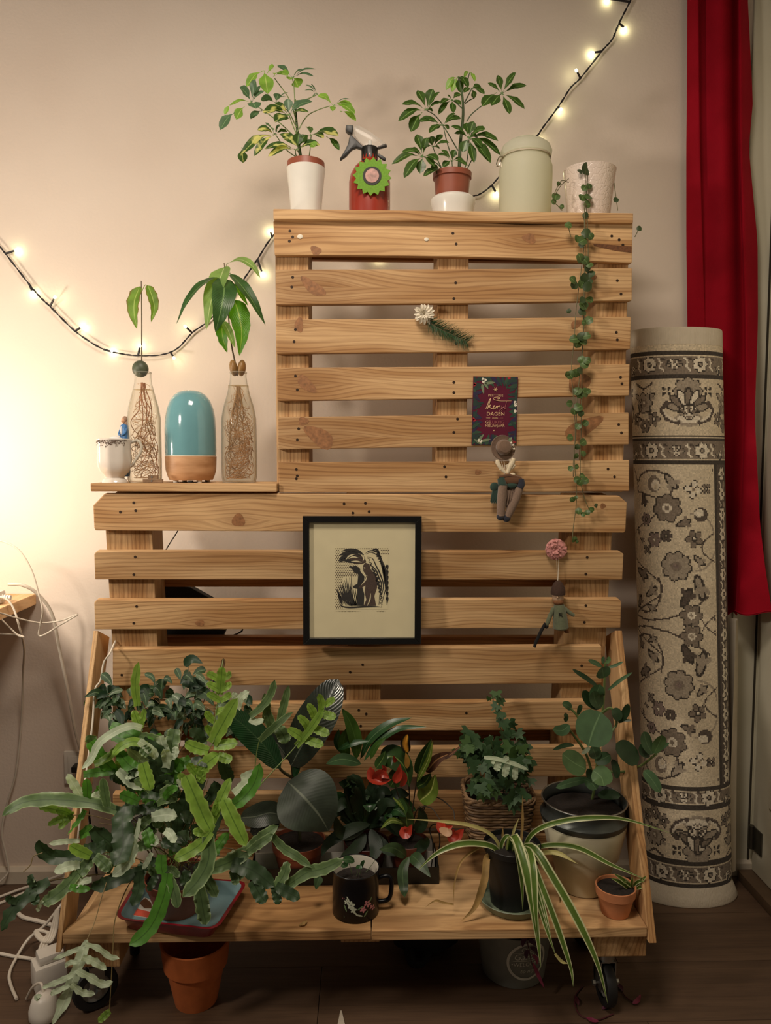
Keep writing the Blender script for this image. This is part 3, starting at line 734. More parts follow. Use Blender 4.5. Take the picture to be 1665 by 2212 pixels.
part(so, 'plate', bx(a.x, b.x, YW-0.010, YW-0.0005, a.z, b.z, 0.003), WHT)
part(so, 'insert', bx(a.x+0.012, b.x-0.012, YW-0.013, YW-0.0101, a.z+0.012, b.z-0.012, 0.002), WHT)
p = at(167, 1659, YW-0.03)
pl = thing('plug', 'black plug in the wall socket', 'plug', (p.x, YW-0.03, p.z))
part(pl, 'body', join(bx(p.x-0.012, p.x+0.014, YW-0.045, YW-0.0135, p.z-0.008, p.z+0.008, 0.003)), BLKP)
part(pl, 'cord', tube([(p.x+0.004, YW-0.045, p.z-0.002), (p.x+0.012, YW-0.06, p.z-0.02), (p.x+0.03, YW-0.05, p.z-0.08), (p.x+0.05, YW-0.04, p.z-0.3)], 0.003, 8, seg=16), BLKP)
FC = 'cables tangled on the floor behind the left wheel'
def fcable(label, pts, r, seg=60, zz=None):
    P = [gz(x, y, z) for x, y, z in pts]
    P = [Vector((p.x, min(p.y, YW-0.03), p.z)) for p in P]
    return solo('floor_cable', label, 'cable', tube(P, r, 8, seg=seg), CAB, P[0], FC)
fcable('thick beige cable crossing the skirting towards the far left', [(-20, 1960, .004), (60, 1925, .006), (110, 1902, .03), (150, 1893, .05), (190, 1885, .06)], 0.004)
fcable('second beige cable lying just below the one along the skirting', [(-20, 1945, .004), (40, 1922, .01), (90, 1906, .03), (140, 1886, .06)], 0.0035)
fcable('beige cable stub passing under the fern frond on the floor', [(30, 1960, .006), (48, 1980, .006), (85, 1990, .006), (120, 2000, .006), (150, 2005, .006)], 0.0052)
fcable('beige cable dropping in a wide bow to the lower left', [(150, 1930, .10), (128, 1960, .09), (95, 2000, .05), (60, 2030, .02), (32, 2075, .006), (20, 2105, .006), (24, 2130, .006), (36, 2158, .006)], 0.0035, 80)
fcable('beige cable coming in from the left edge to the coil', [(-30, 2058, .005), (0, 2060, .005), (30, 2066, .005), (70, 2072, .008), (92, 2086, .02), (102, 2100, .03)], 0.004)
for k, lb_ in enumerate(('innermost loop of the tangled beige cable coil', 'middle loop of the tangled beige cable coil', 'outer loop of the tangled beige cable coil')):
    fcable(lb_, [(92+6*k, 2090, .03), (84+6*k, 2060, .03), (94+6*k, 2030, .05), (104+4*k, 2018, .05), (90-2*k, 2010, .05), (76+2*k, 2012, .05), (82+5*k, 2026, .05), (100+5*k, 2034, .05), (112+5*k, 2006, .07), (122+2*k, 1965, .11)], 0.0036, 90)
# white adaptors on the floor
def tilt(m_, c, ang, ax):
    R = Matrix.Rotation(ang, 3, ax); c = Vector(c); return [c+R @ (Vector(v)-c) for v in m_[0]], m_[1], m_[2]
g = gz(107, 2128, 0.0)
ad = thing('plug_adaptor', 'white angular plug adaptor standing on the floor at lower left', 'adaptor', (g.x, g.y, 0))
part(ad, 'body', tilt(bx(g.x-0.034, g.x+0.034, g.y-0.028, g.y+0.028, 0.002, 0.062, 0.007), (g.x, g.y, 0.03), 0.6, 'Z'), WHT)
part(ad, 'cap', tilt(bx(g.x-0.024, g.x+0.03, g.y-0.02, g.y+0.022, 0.0622, 0.082, 0.006), (g.x, g.y, 0.03), 0.6, 'Z'), WHT)
g2 = gz(92, 2206, 0.0)
a2_ = thing('power_adaptor', 'white rounded power adaptor lying in front of the angular one', 'adaptor', (g2.x, g2.y, 0))
pr = [(0.0, 0.0), (0.026, 0.0), (0.031, 0.006), (0.031, 0.022), (0.024, 0.045), (0.015, 0.054), (0.0, 0.056)]
part(a2_, 'body', lathe((g2.x, g2.y+0.01, 0.0005), pr, 28), WHT)
part(a2_, 'cord', tube([(g2.x, g2.y+0.01, 0.05), (g2.x-0.01, g2.y+0.02, 0.07), (g2.x-0.035, g2.y+0.035, 0.05), (g2.x-0.06, g2.y+0.06, 0.006)], 0.0028, 8, seg=14), CAB)

# black folder leaning behind the lower pallet, seen through the gaps
pp = [(285, 1256), (410, 1268), (462, 1297), (502, 1326), (470, 1402), (290, 1402)]
Yf = YQ+0.158
fo = thing('black_bag', 'flat black bag leaning behind the lower pallet', 'bag', at(390, 1402, Yf))
part(fo, 'body', prism3([at(x, y, Yf) for x, y in pp], (0, 0.03, 0.0), 0.004), mat('black_fabric', '17161A', 0.7, 0.3, 200, bump=0.3), smooth=False)
part(fo, 'strap', tube([at(486, 1378, Yf-0.004), at(505, 1372, Yf-0.004), at(523, 1362, Yf-0.004), at(518, 1350, Yf-0.004), at(500, 1352, Yf-0.004)], 0.002, 6, seg=20), BLKP)
a, b = at(382, 1150, Yf), at(352, 1200, Yf)
part(fo, 'cord', tube([at(400, 1120, Yf), at(382, 1150, Yf), at(352, 1200, Yf), at(330, 1262, Yf)], 0.0014, 6, seg=20), BLKP)

# ================================================================== STRING LIGHTS
SL = thing('string_lights', 'string of small warm lights on a dark cable swagged across the wall', 'string lights', at(832, 560, YW-0.01))
YS = YW-0.008
path = [(-330, 60), (-180, 300), (-60, 465), (-30, 500), (0, 533), (12, 548), (60, 610), (85, 640), (110, 664), (163, 716), (220, 753), (262, 764), (300, 768), (350, 766), (384, 752), (415, 719), (450, 693), (500, 642), (530, 598), (556, 560), (590, 509), (640, 470), (730, 520), (820, 545), (900, 510), (1010, 431), (1035, 420), (1062, 400), (1100, 355), (1156, 298), (1172, 276), (1206, 230), (1232, 190), (1255, 167), (1300, 110), (1322, 85), (1337, 50), (1362, 0), (1385, -50)]
P = spline([at(x, y, YS-0.004) for x, y in path], 330)
s1, s2 = [], []
for i, p in enumerate(P):
    a = i*0.9; o = Vector((math.cos(a)*0.0014, 0.0012*math.sin(a), math.sin(a)*0.0012)); s1.append(p+o); s2.append(p-o)
DKC = mat('dark_cable', '1B1418', 0.5, 0.2)
part(SL, 'cable', join(tube(s1, 0.0014, 5), tube(s2, 0.0014, 5)), DKC)
t = NT('led_glow'); t.t.nodes.remove(t.b); e = t.n('ShaderNodeEmission'); e.inputs[0].default_value = (1.0, 0.98, 0.56, 1); e.inputs[1].default_value = 42.0
t.t.links.new(e.outputs[0], t.o.inputs[0]); LED = t.m
leds = [((12, 548), (36, 540), .012), ((62, 612), (71, 633), .011), ((108, 662), (119, 641), .030), ((161, 716), (178, 705), .014), ((224, 755), (243, 760), .010), ((298, 768), (303, 746), .014), ((369, 762), (376, 774), .030), ((415, 719), (399, 704), .030), ((498, 645), (503, 630), .028), ((556, 560), (567, 592), .013), ((588, 513), (583, 497), .011), ((820, 545), (818, 556), .009), ((1062, 400), (1073, 419), .012), ((1158, 292), (1165, 304), .011), ((1206, 231), (1210, 235), .014), ((1254, 170), (1244, 151), .032), ((1300, 111), (1278, 114), .011), ((1337, 50), (1351, 62), .010), ((1360, 4), (1312, -3), .011), ((1112, 346), (1124, 392), .02), ((700, 505), (698, 520), .012), ((960, 468), (955, 480), .02)]
for (bx_, by_), (tx, ty), d in leds:
    a = at(bx_, by_, YS-0.004); b = at(tx, ty, YW-d)
    dr = (b-a); L = dr.length; dr.normalize()
    h = part(SL, 'socket', tube([a, a+dr*max(0.006, L-0.006)], [0.0030, 0.0025], 8), DKC)
    q = a+dr*max(0.007, L-0.004)
    part(h, 'bulb', tube([q-dr*0.001, q+dr*0.002, q+dr*0.005, q+dr*0.0065], [0.0026, 0.0034, 0.0030, 0.0008], 10), LED)

# ================================================================== THINGS ON THE UPPER SHELF
YT = 1.795
SOIL = mat('potting_soil', '1E1611', 0.95, 0.5, 150, bump=1.0, bscale=260)
def soil(parent, c, r, z, n=28, seed=0):
    R = random.Random(seed); V = [Vector((c[0], c[1], z+0.002))]; Fc = []
    for k in (0.5, 1.0):
        for i in range(n):
            a = 2*PI*i/n; V.append(Vector((c[0]+r*k*math.cos(a), c[1]+r*k*math.sin(a), z+R.uniform(-.002, .003)*(1 if k < 1 else 0))))
    for i in range(n):
        j = (i+1) % n; Fc.append((0, 1+i, 1+j)); Fc.append((1+i, 1+n+i, 1+n+j, 1+j))
    return part(parent, 'soil', (V, Fc, None), SOIL)
def shell(pr, th=0.003, floor_at=0.006):
    """open pot: outer profile, rim, inner wall, inner floor"""
    out = [(0.0, pr[0][1])]+list(pr)
    inn = [(max(r-th, 0.001), z) for r, z in reversed(pr) if z > pr[0][1]+floor_at]
    zf = pr[0][1]+floor_at; rf = pr[0][0]
    for (r0, z0), (r1, z1) in zip(pr[:-1], pr[1:]):
        if z0 <= zf <= z1: rf = r0+(r1-r0)*(zf-z0)/max(z1-z0, 1e-6)
    inn.append((max(rf-th, 0.001), zf)); inn.append((0.0, zf))
    return out+[(pr[-1][0]-th*0.4, pr[-1][1]+th*0.4)]+inn
SCH_G = leafmat('schefflera_green', '3B5420', '6F8F5A', '7FA05A', .05, rough=.35, trans=.2, var=.2)
SCH_L = leafmat('schefflera_light', '7CA344', 'A5C27A', 'B7C97E', .05, rough=.4, trans=.4, var=.2)
SCH_V = leafmat('schefflera_variegated', '3A5426', '8FA56A', 'B6BE78', .06, blotch='C9C377', rough=.35, trans=.25, var=.2)
SCH_D = leafmat('schefflera_grey', '4E6A4C', '6F8A66', '7C9870', .05, rough=.4, trans=.2, var=.15)
STEMG = mat('green_stem', '6E7F45', 0.5, 0.2); STEMB = mat('brown_stem', '5B4B34', 0.7, 0.25); STEMD = mat('dark_green_stem', '3F4F2A', 0.55, 0.2)
WHITE = mat('white_glaze', 'DEDBD2', 0.18, 0.03, coat=0.6); BROWNP = mat('brown_plastic', '8B4A35', 0.45, 0.1); TERRA = mat('terracotta', 'B4683F', 0.8, 0.15, 40, bump=0.15, bscale=400)

def leaflet(parent, a, b, hw, mt, Y0, Y1, shape='obov', droop=0.16, base=0.12, wav=0.05, fold=0.2, up=None, name='leaf', nseg=9):
    """leaf between two photograph pixels a -> b, at depths Y0 -> Y1"""
    A, B = at(a[0], a[1], Y0), at(b[0], b[1], Y1)
    L = (B-A).length
    M = A.lerp(B, 0.5)+Vector((0, 0, droop*L*(0.35+0.65*abs((B-A).x)/max(L, 1e-6))))
    A2 = A.lerp(M, base*1.4)
    ms = [blade([A2, M, B], hw*1.28*Y0/F, shape, up or (0.1, -1, 0.7), fold, wav, 3, nseg, 4)]
    if base > 0: ms.append(tube([A, A2], 0.0008, 5))
    return part(parent, name, join(*ms), mt)
def palmate(parent, hub, Y, tips, mt, **kw):
    for k, tp in enumerate(tips):
        x, y, hw = tp[:3]; m_ = tp[3] if len(tp) > 3 else mt; a = tp[4] if len(tp) > 4 else hub
        leaflet(parent, a, (x, y), hw, m_, Y+(0.0 if a is hub else random.uniform(-.005, .005)), Y+random.uniform(-.030, .012), **kw)
def petiole(parent, pts, r0, r1, mt=None, name='stem'):
    return part(parent, name, tube([at(*p) for p in pts], [r0, r1], 7, seg=12), mt or STEMG)

# --- variegated schefflera in a white pot
c, pr = turned(661, YT, [(449, 33), (446, 34), (380, 40.5), (370, 41.5), (366, 42)], ZS+0.0004)
pot = thing('cachepot', 'white glazed cylinder pot holding the variegated schefflera', 'pot', c)
part(pot, 'body', lathe(c, shell(pr, 0.003), 44), WHITE)
SC1 = thing('potted_schefflera', 'variegated yellow and green schefflera in a brown nursery pot inside the white pot', 'plant', Vector((c.x, c.y, c.z+0.008)))
_, p2 = turned(660, YT, [(440, 28), (374, 37), (370, 41), (352, 40)], 0); h0 = at(660, 440, YT).z
c1 = Vector((c.x, c.y, c.z+0.0075))
z_ = lambda y: at(660, y, YT).z-c1.z
part(SC1, 'nursery_pot', lathe(c1, shell([(.027, 0), (.0375, z_(372)), (.0415, z_(369)), (.0435, z_(368)), (.0425, z_(352))], 0.002), 36), BROWNP)
soil(SC1, c1, 0.036, at(660, 358, YT).z, seed=1)
part(SC1, 'trunk', tube([at(651, 362, YT), at(650, 345, YT), at(645, 310, YT), at(640, 260, YT), at(637, 215, YT)], [0.0045, 0.0022], 8, seg=18), STEMD)
for pts in ([(640, 262), (625, 215), (593, 169)], [(638, 250), (635, 190), (631, 168)], [(641, 300), (600, 262), (545, 222)], [(640, 275), (622, 240), (596, 222)], [(645, 300), (632, 270), (625, 250)], [(642, 285), (662, 252), (685, 238), (712, 229)], [(650, 345), (620, 325), (595, 291)], [(648, 345), (645, 330), (641, 324)], [(660, 350), (668, 335), (672, 292)], [(644, 350), (638, 330), (640, 322)], [(637, 218), (660, 215), (686, 204)]):
    petiole(SC1, [(x, y, YT+0.004*(k-1)) for k, (x, y) in enumerate(pts)], 0.0013, 0.001)
palmate(SC1, (590, 165), YT, [(578, 203, 12, SCH_L, (570, 152)), (532, 188, 8, SCH_L, (567, 153)), (622, 163, 10, SCH_L), (592, 144, 8, SCH_L, (577, 158)), (605, 158, 8, SCH_L)], SCH_L)
palmate(SC1, (631, 168), YT+.01, [(599, 142, 6, SCH_D), (652, 151, 6), (682, 149, 2.5), (678, 165, 3.5), (644, 189, 12, SCH_L, (633, 166)), (624, 172, 6, SCH_L)], SCH_D)
palmate(SC1, (543, 221), YT-.03, [(518, 188, 11), (551, 171, 7), (563, 185, 4), (571, 197, 5), (553, 235, 11), (496, 228, 4, SCH_L), (485, 248, 4, SCH_L, (497, 226)), (510, 258, 9, SCH_L, (528, 230)), (475, 281, 9, SCH_D, (507, 243))], SCH_D)
palmate(SC1, (595, 222), YT+.015, [(602, 202, 7), (623, 199, 2), (617, 208, 2), (563, 216, 10), (541, 257, 6, SCH_D, (566, 239))], SCH_D)
palmate(SC1, (624, 249), YT-.02, [(622, 213, 7.5, SCH_D), (653, 216, 5, SCH_D), (674, 219, 8, SCH_D), (667, 242, 5), (567, 243, 12, SCH_V), (593, 225, 9, SCH_V), (594, 264, 10), (612, 258, 8)], SCH_V)
palmate(SC1, (720, 228), YT, [(686, 206, 8, SCH_L), (760, 229, 7, SCH_L), (767, 246, 8, SCH_L), (757, 214, 2), (718, 240, 5, SCH_L), (769, 262, 6, SCH_L, (735, 240))], SCH_D)
palmate(SC1, (685, 203), YT+.01, [(660, 183, 2), (671, 181, 2), (658, 195, 2), (675, 208, 2)], SCH_D)
palmate(SC1, (594, 290), YT-.02, [(521, 333, 9, SCH_V), (525, 352, 8, SCH_V, (522, 318)), (548, 338, 7, SCH_V), (640, 314, 10, SCH_V), (556, 281, 9), (575, 269, 10, SCH_D), (604, 272, 8, SCH_D), (621, 284, 5, SCH_G)], SCH_V)
palmate(SC1, (641, 324), YT-.03, [(571, 322, 7), (579, 338, 8), (691, 313, 9), (661, 291, 8, SCH_G), (646, 287, 9, SCH_G), (680, 318, 9, SCH_L, (668, 309))], SCH_V)
palmate(SC1, (671, 292), YT, [(731, 294, 11), (733, 325, 6, SCH_G, (705, 295)), (699, 299, 7), (661, 273, 4, SCH_G), (669, 273, 5, SCH_G), (648, 309, 8, SCH_G)], SCH_V)

# --- red sprayer with a green star tag
c, pr = turned(798, YT, [(452, 43), (449, 44.5), (395, 44.5), (378, 41), (362, 32), (352, 22), (346, 17.5), (336, 17)], ZS+0.0004)
sp_ = thing('spray_bottle', 'red plant sprayer with a black trigger head and a green star tag', 'spray bottle', c)
RED = mat('red_enamel', '93301F', 0.35, 0.1, coat=0.3)
part(sp_, 'bottle', lathe(c, [(0, 0)]+pr+[(0, pr[-1][1])], 44), RED)
_, pr2 = turned(798, YT, [(345, 17.5), (322, 17.5), (319, 16), (317, 8)], 0); zc = at(798, 345, YT).z
part(sp_, 'collar', lathe((c.x, c.y, zc), pr2+[(0, pr2[-1][1])], 28, lambda a, t_: 1+0.03*math.cos(a*14)), BLKP)
t = NT('clear_plastic'); t.col(hx('E6E2DA')); t.set(Roughness=0.12); t.b.inputs['Transmission Weight'].default_value = 0.0
tr = t.n('ShaderNodeBsdfTransparent'); mx = t.n('ShaderNodeMixShader'); fr_ = t.n('ShaderNodeLayerWeight', i_0=0.35)
t.put(mx.inputs[0], t.mapr(fr_.outputs['Facing'], 0, 1, 0.14, 0.7)); t.t.links.new(tr.outputs[0], mx.inputs[1]); t.t.links.new(t.b.outputs[0], mx.inputs[2]); t.t.links.new(mx.outputs[0], t.o.inputs[0]); CLEAR = t.m
def flat(pts, y0, y1, bev=0.0): return prism([(at(x, y, YT).x, at(x, y, YT).z) for x, y in pts], y0, y1, bev)
part(sp_, 'clear_hood', flat([(762, 276), (775, 274), (800, 288), (820, 303), (834, 314), (822, 319), (812, 321), (790, 321), (776, 310), (766, 296)], YT-0.010, YT+0.010, 0.003), CLEAR)
part(sp_, 'piston', tube([at(800, 318, YT), at(799, 305, YT)], 0.005, 12), WHITE)
part(sp_, 'nozzle', flat([(748, 273), (763, 274), (761, 291), (752, 289), (746, 283)], YT-0.009, YT+0.009, 0.002), BLKP)
part(sp_, 'trigger', flat([(756, 293), (762, 296), (772, 306), (784, 318), (790, 322), (786, 326), (770, 320), (760, 324), (748, 338), (735, 347), (734, 344), (744, 328), (752, 312), (754, 300)], YT-0.006, YT+0.006, 0.002), BLKP)
part(sp_, 'lever', join(flat([(812, 320), (826, 313), (834, 312), (836, 317), (830, 319), (818, 322)], YT-0.004, YT+0.004, 0.001)), BLKP)
part(sp_, 'ribbon', join(tube([at(782, 344, YT-.018), at(797, 348, YT-.026), at(814, 345, YT-.018)], 0.0016, 6, seg=8), tube([at(783, 346, YT-.02), at(792, 356, YT-.040), at(804, 374, YT-.053)], 0.0018, 6, seg=8), tube([at(813, 346, YT-.02), at(811, 356, YT-.036), at(809, 364, YT-.05)], 0.0016, 6, seg=8),
     flat([(814, 341), (818, 339), (828, 345), (833, 349), (832, 354), (826, 352), (818, 346)], YT-0.02, YT-0.014, 0.001)), BLKP)
star = []
for k in range(32):
    R = 41 if k % 2 == 0 else 33.5; a = PI*k/16+0.08; star.append((803+R*math.cos(a), 400+R*math.sin(a)))
tg = part(sp_, 'tag', flat(star, YT-0.0545, YT-0.052, 0.0006), mat('green_felt', '6E9A34', 0.9, 0.15, 300, bump=0.4), smooth=False, label='green star-shaped felt tag')
def disc(cx, cy, r, Yd, th, n=32, s=1.0): return flat([(cx+r*math.cos(2*PI*k/n), cy+r*s*math.sin(2*PI*k/n)) for k in range(n)], Yd-th, Yd)
part(tg, 'tag_ring', disc(803, 399, 19.5, YT-0.0545, 0.0012), mat('slate_paper', '34332F', 0.7, 0.1), smooth=False)
t = NT('flower_photo'); co = t.n('ShaderNodeTexCoord').outputs['Object']
t.col(t.mix(t.mapr(t.noise(co, 90, 3), .35, .65, 0, 1), hx('8F6A60'), hx('C08E84'))); t.set(Roughness=.4)
part(tg, 'tag_picture', disc(803, 399, 14.5, YT-0.0557, 0.0008), t.m, smooth=False)

# --- white saucer and green schefflera in a brown pot
c, pr = turned(978, YT, [(456, 42), (452, 45), (440, 48.5), (433, 48), (430, 45)], ZS+0.0004)
sau = thing('saucer', 'shallow white dish under the brown pot of the green schefflera', 'saucer', c)
part(sau, 'dish', lathe(c, shell(pr, 0.004, 0.006), 44), WHITE)
zs2 = c.z+pr[0][1]+0.0066
c, pr = turned(976, YT, [(430, 33.5), (388, 38.5), (387, 41.5), (376, 42)], zs2)
SC2 = thing('potted_schefflera', 'plain green schefflera in a brown plastic pot on a white dish', 'plant', c)
part(SC2, 'pot', lathe(c, shell([(r*(0.93 if i < 1 else 1), z) for i, (r, z) in enumerate(pr)], 0.002), 40), BROWNP)
soil(SC2, c, 0.040, c.z+pr[-1][1]-0.006, seed=2)
part(SC2, 'trunk', tube([at(991, 384, YT), at(992, 360, YT), at(994, 310, YT), at(1000, 250, YT), at(998, 205, YT), at(990, 166, YT)], [0.0048, 0.0020], 8, seg=18), STEMD)
for pts in ([(989, 325), (960, 276), (940, 250), (921, 238)], [(999, 235), (985, 222), (976, 216)], [(1003, 222), (1012, 205), (1019, 191)], [(1004, 224), (1015, 216), (1024, 212)], [(1008, 262), (1020, 245), (1050, 222), (1084, 202)], [(978, 345), (966, 310), (957, 272)], [(953, 362), (945, 345), (935, 318)], [(955, 372), (946, 355), (914, 338)], [(980, 378), (977, 360), (976, 348)], [(996, 378), (1008, 350), (1013, 300)], [(1003, 378), (1014, 355), (1024, 335)], [(960, 380), (956, 372), (952, 366)], [(1010, 175), (1012, 165), (1014, 158)]):
    petiole(SC2, [(x, y, YT) for x, y in pts], 0.0014, 0.001, STEMD)
G = SCH_G
palmate(SC2, (921, 238), YT-.02, [(868, 226, 7), (860, 262, 8), (901, 195, 8), (935, 192, 9), (950, 199, 7), (953, 222, 6), (935, 240, 5), (887, 285, 10, G, (912, 242)), (938, 264, 6, G, (908, 256))], G)
palmate(SC2, (976, 216), YT-.01, [(967, 207, 4), (995, 203, 6), (995, 227, 5), (979, 244, 5.5), (946, 248, 5), (951, 224, 5)], G)
palmate(SC2, (989, 166), YT, [(963, 195, 5.5, SCH_L), (976, 199, 5.5, SCH_L), (994, 200, 7, G), (1011, 190, 6.5, G), (1003, 180, 5, G)], G, droop=.3)
palmate(SC2, (1014, 157), YT+.01, [(1002, 168, 3), (1026, 176, 3.5), (1020, 164, 2.5)], SCH_L, droop=.3)
palmate(SC2, (1019, 191), YT-.01, [(1041, 194, 8), (1024, 213, 6), (1001, 200, 5), (1046, 204, 6), (1033, 186, 6)], G)
palmate(SC2, (1084, 202), YT-.03, [(1053, 179, 5.5), (1075, 162, 6.5), (1114, 156, 7.5), (1137, 184, 7.5), (1133, 235, 8), (1101, 247, 7), (1061, 228, 9), (1041, 230, 9, G, (1072, 200))], G, droop=.08)
palmate(SC2, (956, 271), YT-.03, [(996, 255, 7), (984, 246, 7), (926, 287, 5.5), (970, 279, 5), (903, 262, 8), (940, 278, 5)], G)
palmate(SC2, (913, 338), YT-.04, [(846, 355, 7), (872, 385, 8), (907, 375, 8.5), (867, 329, 7), (900, 290, 8.5), (947, 347, 8), (938, 360, 6), (921, 297, 6), (888, 322, 6)], G)
palmate(SC2, (935, 318), YT-.02, [(956, 291, 5.5), (970, 308, 5), (950, 321, 4), (921, 298, 7), (930, 294, 7), (914, 318, 6)], G)
palmate(SC2, (976, 348), YT-.03, [(946, 334, 4.5), (953, 324, 4.5), (983, 323, 6), (956, 361, 6), (1010, 358, 5), (1001, 345, 4)], G)
palmate(SC2, (1012, 298), YT-.03, [(1023, 262, 8), (1048, 279, 10), (1076, 304, 8), (1082, 336, 8), (1060, 352, 10), (1024, 352, 7), (999, 329, 9), (974, 273, 6), (981, 288, 6), (1007, 265, 8), (1040, 318, 8), (1032, 296, 8), (1050, 340, 7)], G)
palmate(SC2, (952, 367), YT-.03, [(914, 381, 6), (929, 371, 6), (930, 360, 5), (945, 380, 5), (968, 372, 5)], G)

# --- frosted clip-top jar
t = NT('frosted_glass'); t.col(hx('EDEBDD')); t.set(Roughness=0.5); t.b.inputs['Specular IOR Level'].default_value = 0.4
tl = t.n('ShaderNodeBsdfTranslucent'); tl.inputs[0].default_value = hx('F6F6E6'); mx = t.n('ShaderNodeMixShader'); mx.inputs[0].default_value = 0.68
t.t.links.new(t.b.outputs[0], mx.inputs[1]); t.t.links.new(tl.outputs[0], mx.inputs[2]); t.t.links.new(mx.outputs[0], t.o.inputs[0]); FROST = t.m
c, pr = turned(1134, YT, [(459, 52), (455, 55), (380, 56.5), (362, 56), (350, 52), (346, 50), (340, 50)], ZS+0.0004)
jr = thing('clip_top_jar', 'frosted glass jar with wire clip lid, glowing faintly from the lights behind', 'jar', c)
part(jr, 'jar', lathe(c, shell(pr, 0.003), 48), FROST)
_, pl_ = turned(1134, YT, [(342, 50), (340, 54), (330, 55), (318, 50), (309, 38), (306, 26)], 0); zl_ = at(1134, 341, YT).z
part(jr, 'lid', lathe((c.x, c.y, zl_), [(0, 0)]+pl_+[(0, pl_[-1][1]+.0005)], 44), FROST)
part(jr, 'lid_ring', lathe((c.x, c.y, zl_), [(0.024, pl_[-1][1]+0.0002), (0.026, pl_[-1][1]+0.004), (0.020, pl_[-1][1]+0.0045), (0.019, pl_[-1][1]+0.0006)], 32), FROST)
part(jr, 'gasket', lathe((c.x, c.y, zl_-0.0025), [(0.050, 0), (0.0565, 0.0), (0.0565, 0.003), (0.05, 0.003)], 44), mat('rubber_ring', 'B9AE95', 0.6))
WIRE = mat('clip_wire', 'A79F8E', 0.3, 0.1, metal=0.9)
part(jr, 'clip', join(tube([at(1167, 312, YT-.03), at(1167, 342, YT-.03), at(1172, 352, YT-.02)], 0.0014, 6, seg=8), tube([at(1172, 318, YT-.02), at(1180, 309, YT-.02), at(1187, 315, YT-.02), at(1181, 322, YT-.02), at(1182, 348, YT-.02), at(1176, 354, YT-.02), at(1173, 340, YT-.02), at(1184, 332, YT-.02), at(1188, 342, YT-.02), at(1183, 352, YT-.02), at(1192, 373, YT-.02)], 0.0014, 6, seg=40)), WIRE)
part(jr, 'hinge_wire', join(tube([at(1087, 338, YT-.01), at(1078, 340, YT-.012), at(1072, 356, YT-.012), at(1078, 358, YT-.012), at(1081, 344, YT-.012), at(1083, 362, YT-.012)], 0.0014, 6, seg=24)), WIRE)

# --- white embossed pot with trailing round-leaved plant
c, pr = turned(1271, YT, [(459, 44), (456, 46), (400, 52), (376, 55), (370, 56)], ZS+0.0004)
t = NT('embossed_white'); co = t.n('ShaderNodeTexCoord').outputs['Object']; t.col(hx('DAC9BC')); t.set(Roughness=0.3)
vo = t.n('ShaderNodeTexVoronoi', feature='DISTANCE_TO_EDGE'); t.put(vo.inputs['Vector'], co); vo.inputs['Scale'].default_value = 95
t.bump(t.math('ADD', t.mapr(vo.outputs['Distance'], 0, .12, 0, 1), t.noise(co, 160, 2)), 0.3, 0.002); t.b.inputs['Coat Weight'].default_value = .4
TP = thing('trailing_plant', 'trailing plant with small round leaves hanging far down from an embossed white pot', 'plant', c)
part(TP, 'pot', lathe(c, shell(pr, 0.004), 48), t.m)
soil(TP, c, 0.054, c.z+pr[-1][1]-0.010, seed=3)
RL = leafmat('round_leaf', '4A5F33', '5E7A4C', '6E8F55', .05, rough=.45, trans=.2, var=.25); RL2 = leafmat('round_leaf_dark', '39492A', '4C6742', None, rough=.45, trans=.15, var=.25)
VINE = mat('vine_stem', '5E5A38', 0.6, 0.2)
YV = 1.697
def rleaf(x, y, r, Y, m_=None):
    p = at(x, y, Y); a = random.uniform(0, 6.28); L = r*Y/F
    d = Vector((math.cos(a), random.uniform(-.35, .35), math.sin(a)))*L
    return part(TP, 'leaf', blade([p-d, p+Vector((0, -0.25*L, 0)), p+d], L*1.02, 'ell', (random.uniform(-.5, .5), -1, random.uniform(-.2, .7)), 0.12, 0, 2, 6, 4), m_ or random.choice([RL, RL, RL2]))
def vine(pts, r=0.0009):
    part(TP, 'stem', tube([at(*p) for p in pts], r, 5, seg=max(12, len(pts)*4)), VINE)
vine([(1262, 372, 1.79), (1262, 364, 1.745), (1264, 374, 1.738), (1263, 440, 1.735), (1262, 458, YV), (1262, 520, YV), (1258, 560, YV), (1250, 620, YV), (1243, 680, YV), (1240, 735, YV), (1234, 800, YV), (1240, 880, YV), (1242, 940, YV), (1238, 1000, YV), (1238, 1030, YV)])
vine([(1265, 372, 1.79), (1266, 366, 1.746), (1268, 380, 1.738), (1265, 440, 1.735), (1263, 460, YV), (1264, 530, YV), (1262, 600, YV), (1260, 690, YV), (1258, 780, YV), (1256, 850, YV), (1255, 930, YV), (1253, 1000, YV), (1254, 1040, YV), (1262, 1075, YV), (1272, 1100, YV)])
vine([(1268, 380, 1.738), (1266, 445, 1.735), (1268, 475, YV), (1270, 560, YV), (1263, 640, YV), (1260, 720, YV), (1254, 790, YV), (1246, 870, YV), (1244, 935, YV), (1240, 985, YV), (1245, 1075, YV), (1238, 1140, YV), (1236, 1165, YV)])
vine([(1228, 394, 1.765), (1214, 390, 1.735), (1206, 400, 1.735), (1194, 430, 1.735), (1205, 445, 1.735), (1214, 455, 1.735)]); vine([(1228, 386, 1.76), (1212, 400, 1.735), (1199, 420, 1.735)])
vine([(1326, 395, 1.77), (1330, 425, 1.74), (1334, 455, 1.735)]); vine([(1228, 492, YV), (1233, 512, YV)]); vine([(1371, 512, 1.72), (1378, 498, 1.72)])
for x, y, r in ((1266, 366, 13), (1252, 371, 7), (1278, 370, 6)): rleaf(x, y, r, 1.742, RL2)
for x, y, r in ((1200, 425, 9), (1196, 436, 6), (1213, 447, 5), (1206, 397, 5), (1262, 406, 8), (1272, 402, 7), (1257, 427, 9), (1270, 426, 9), (1268, 442, 8)): rleaf(x, y, r, 1.737)
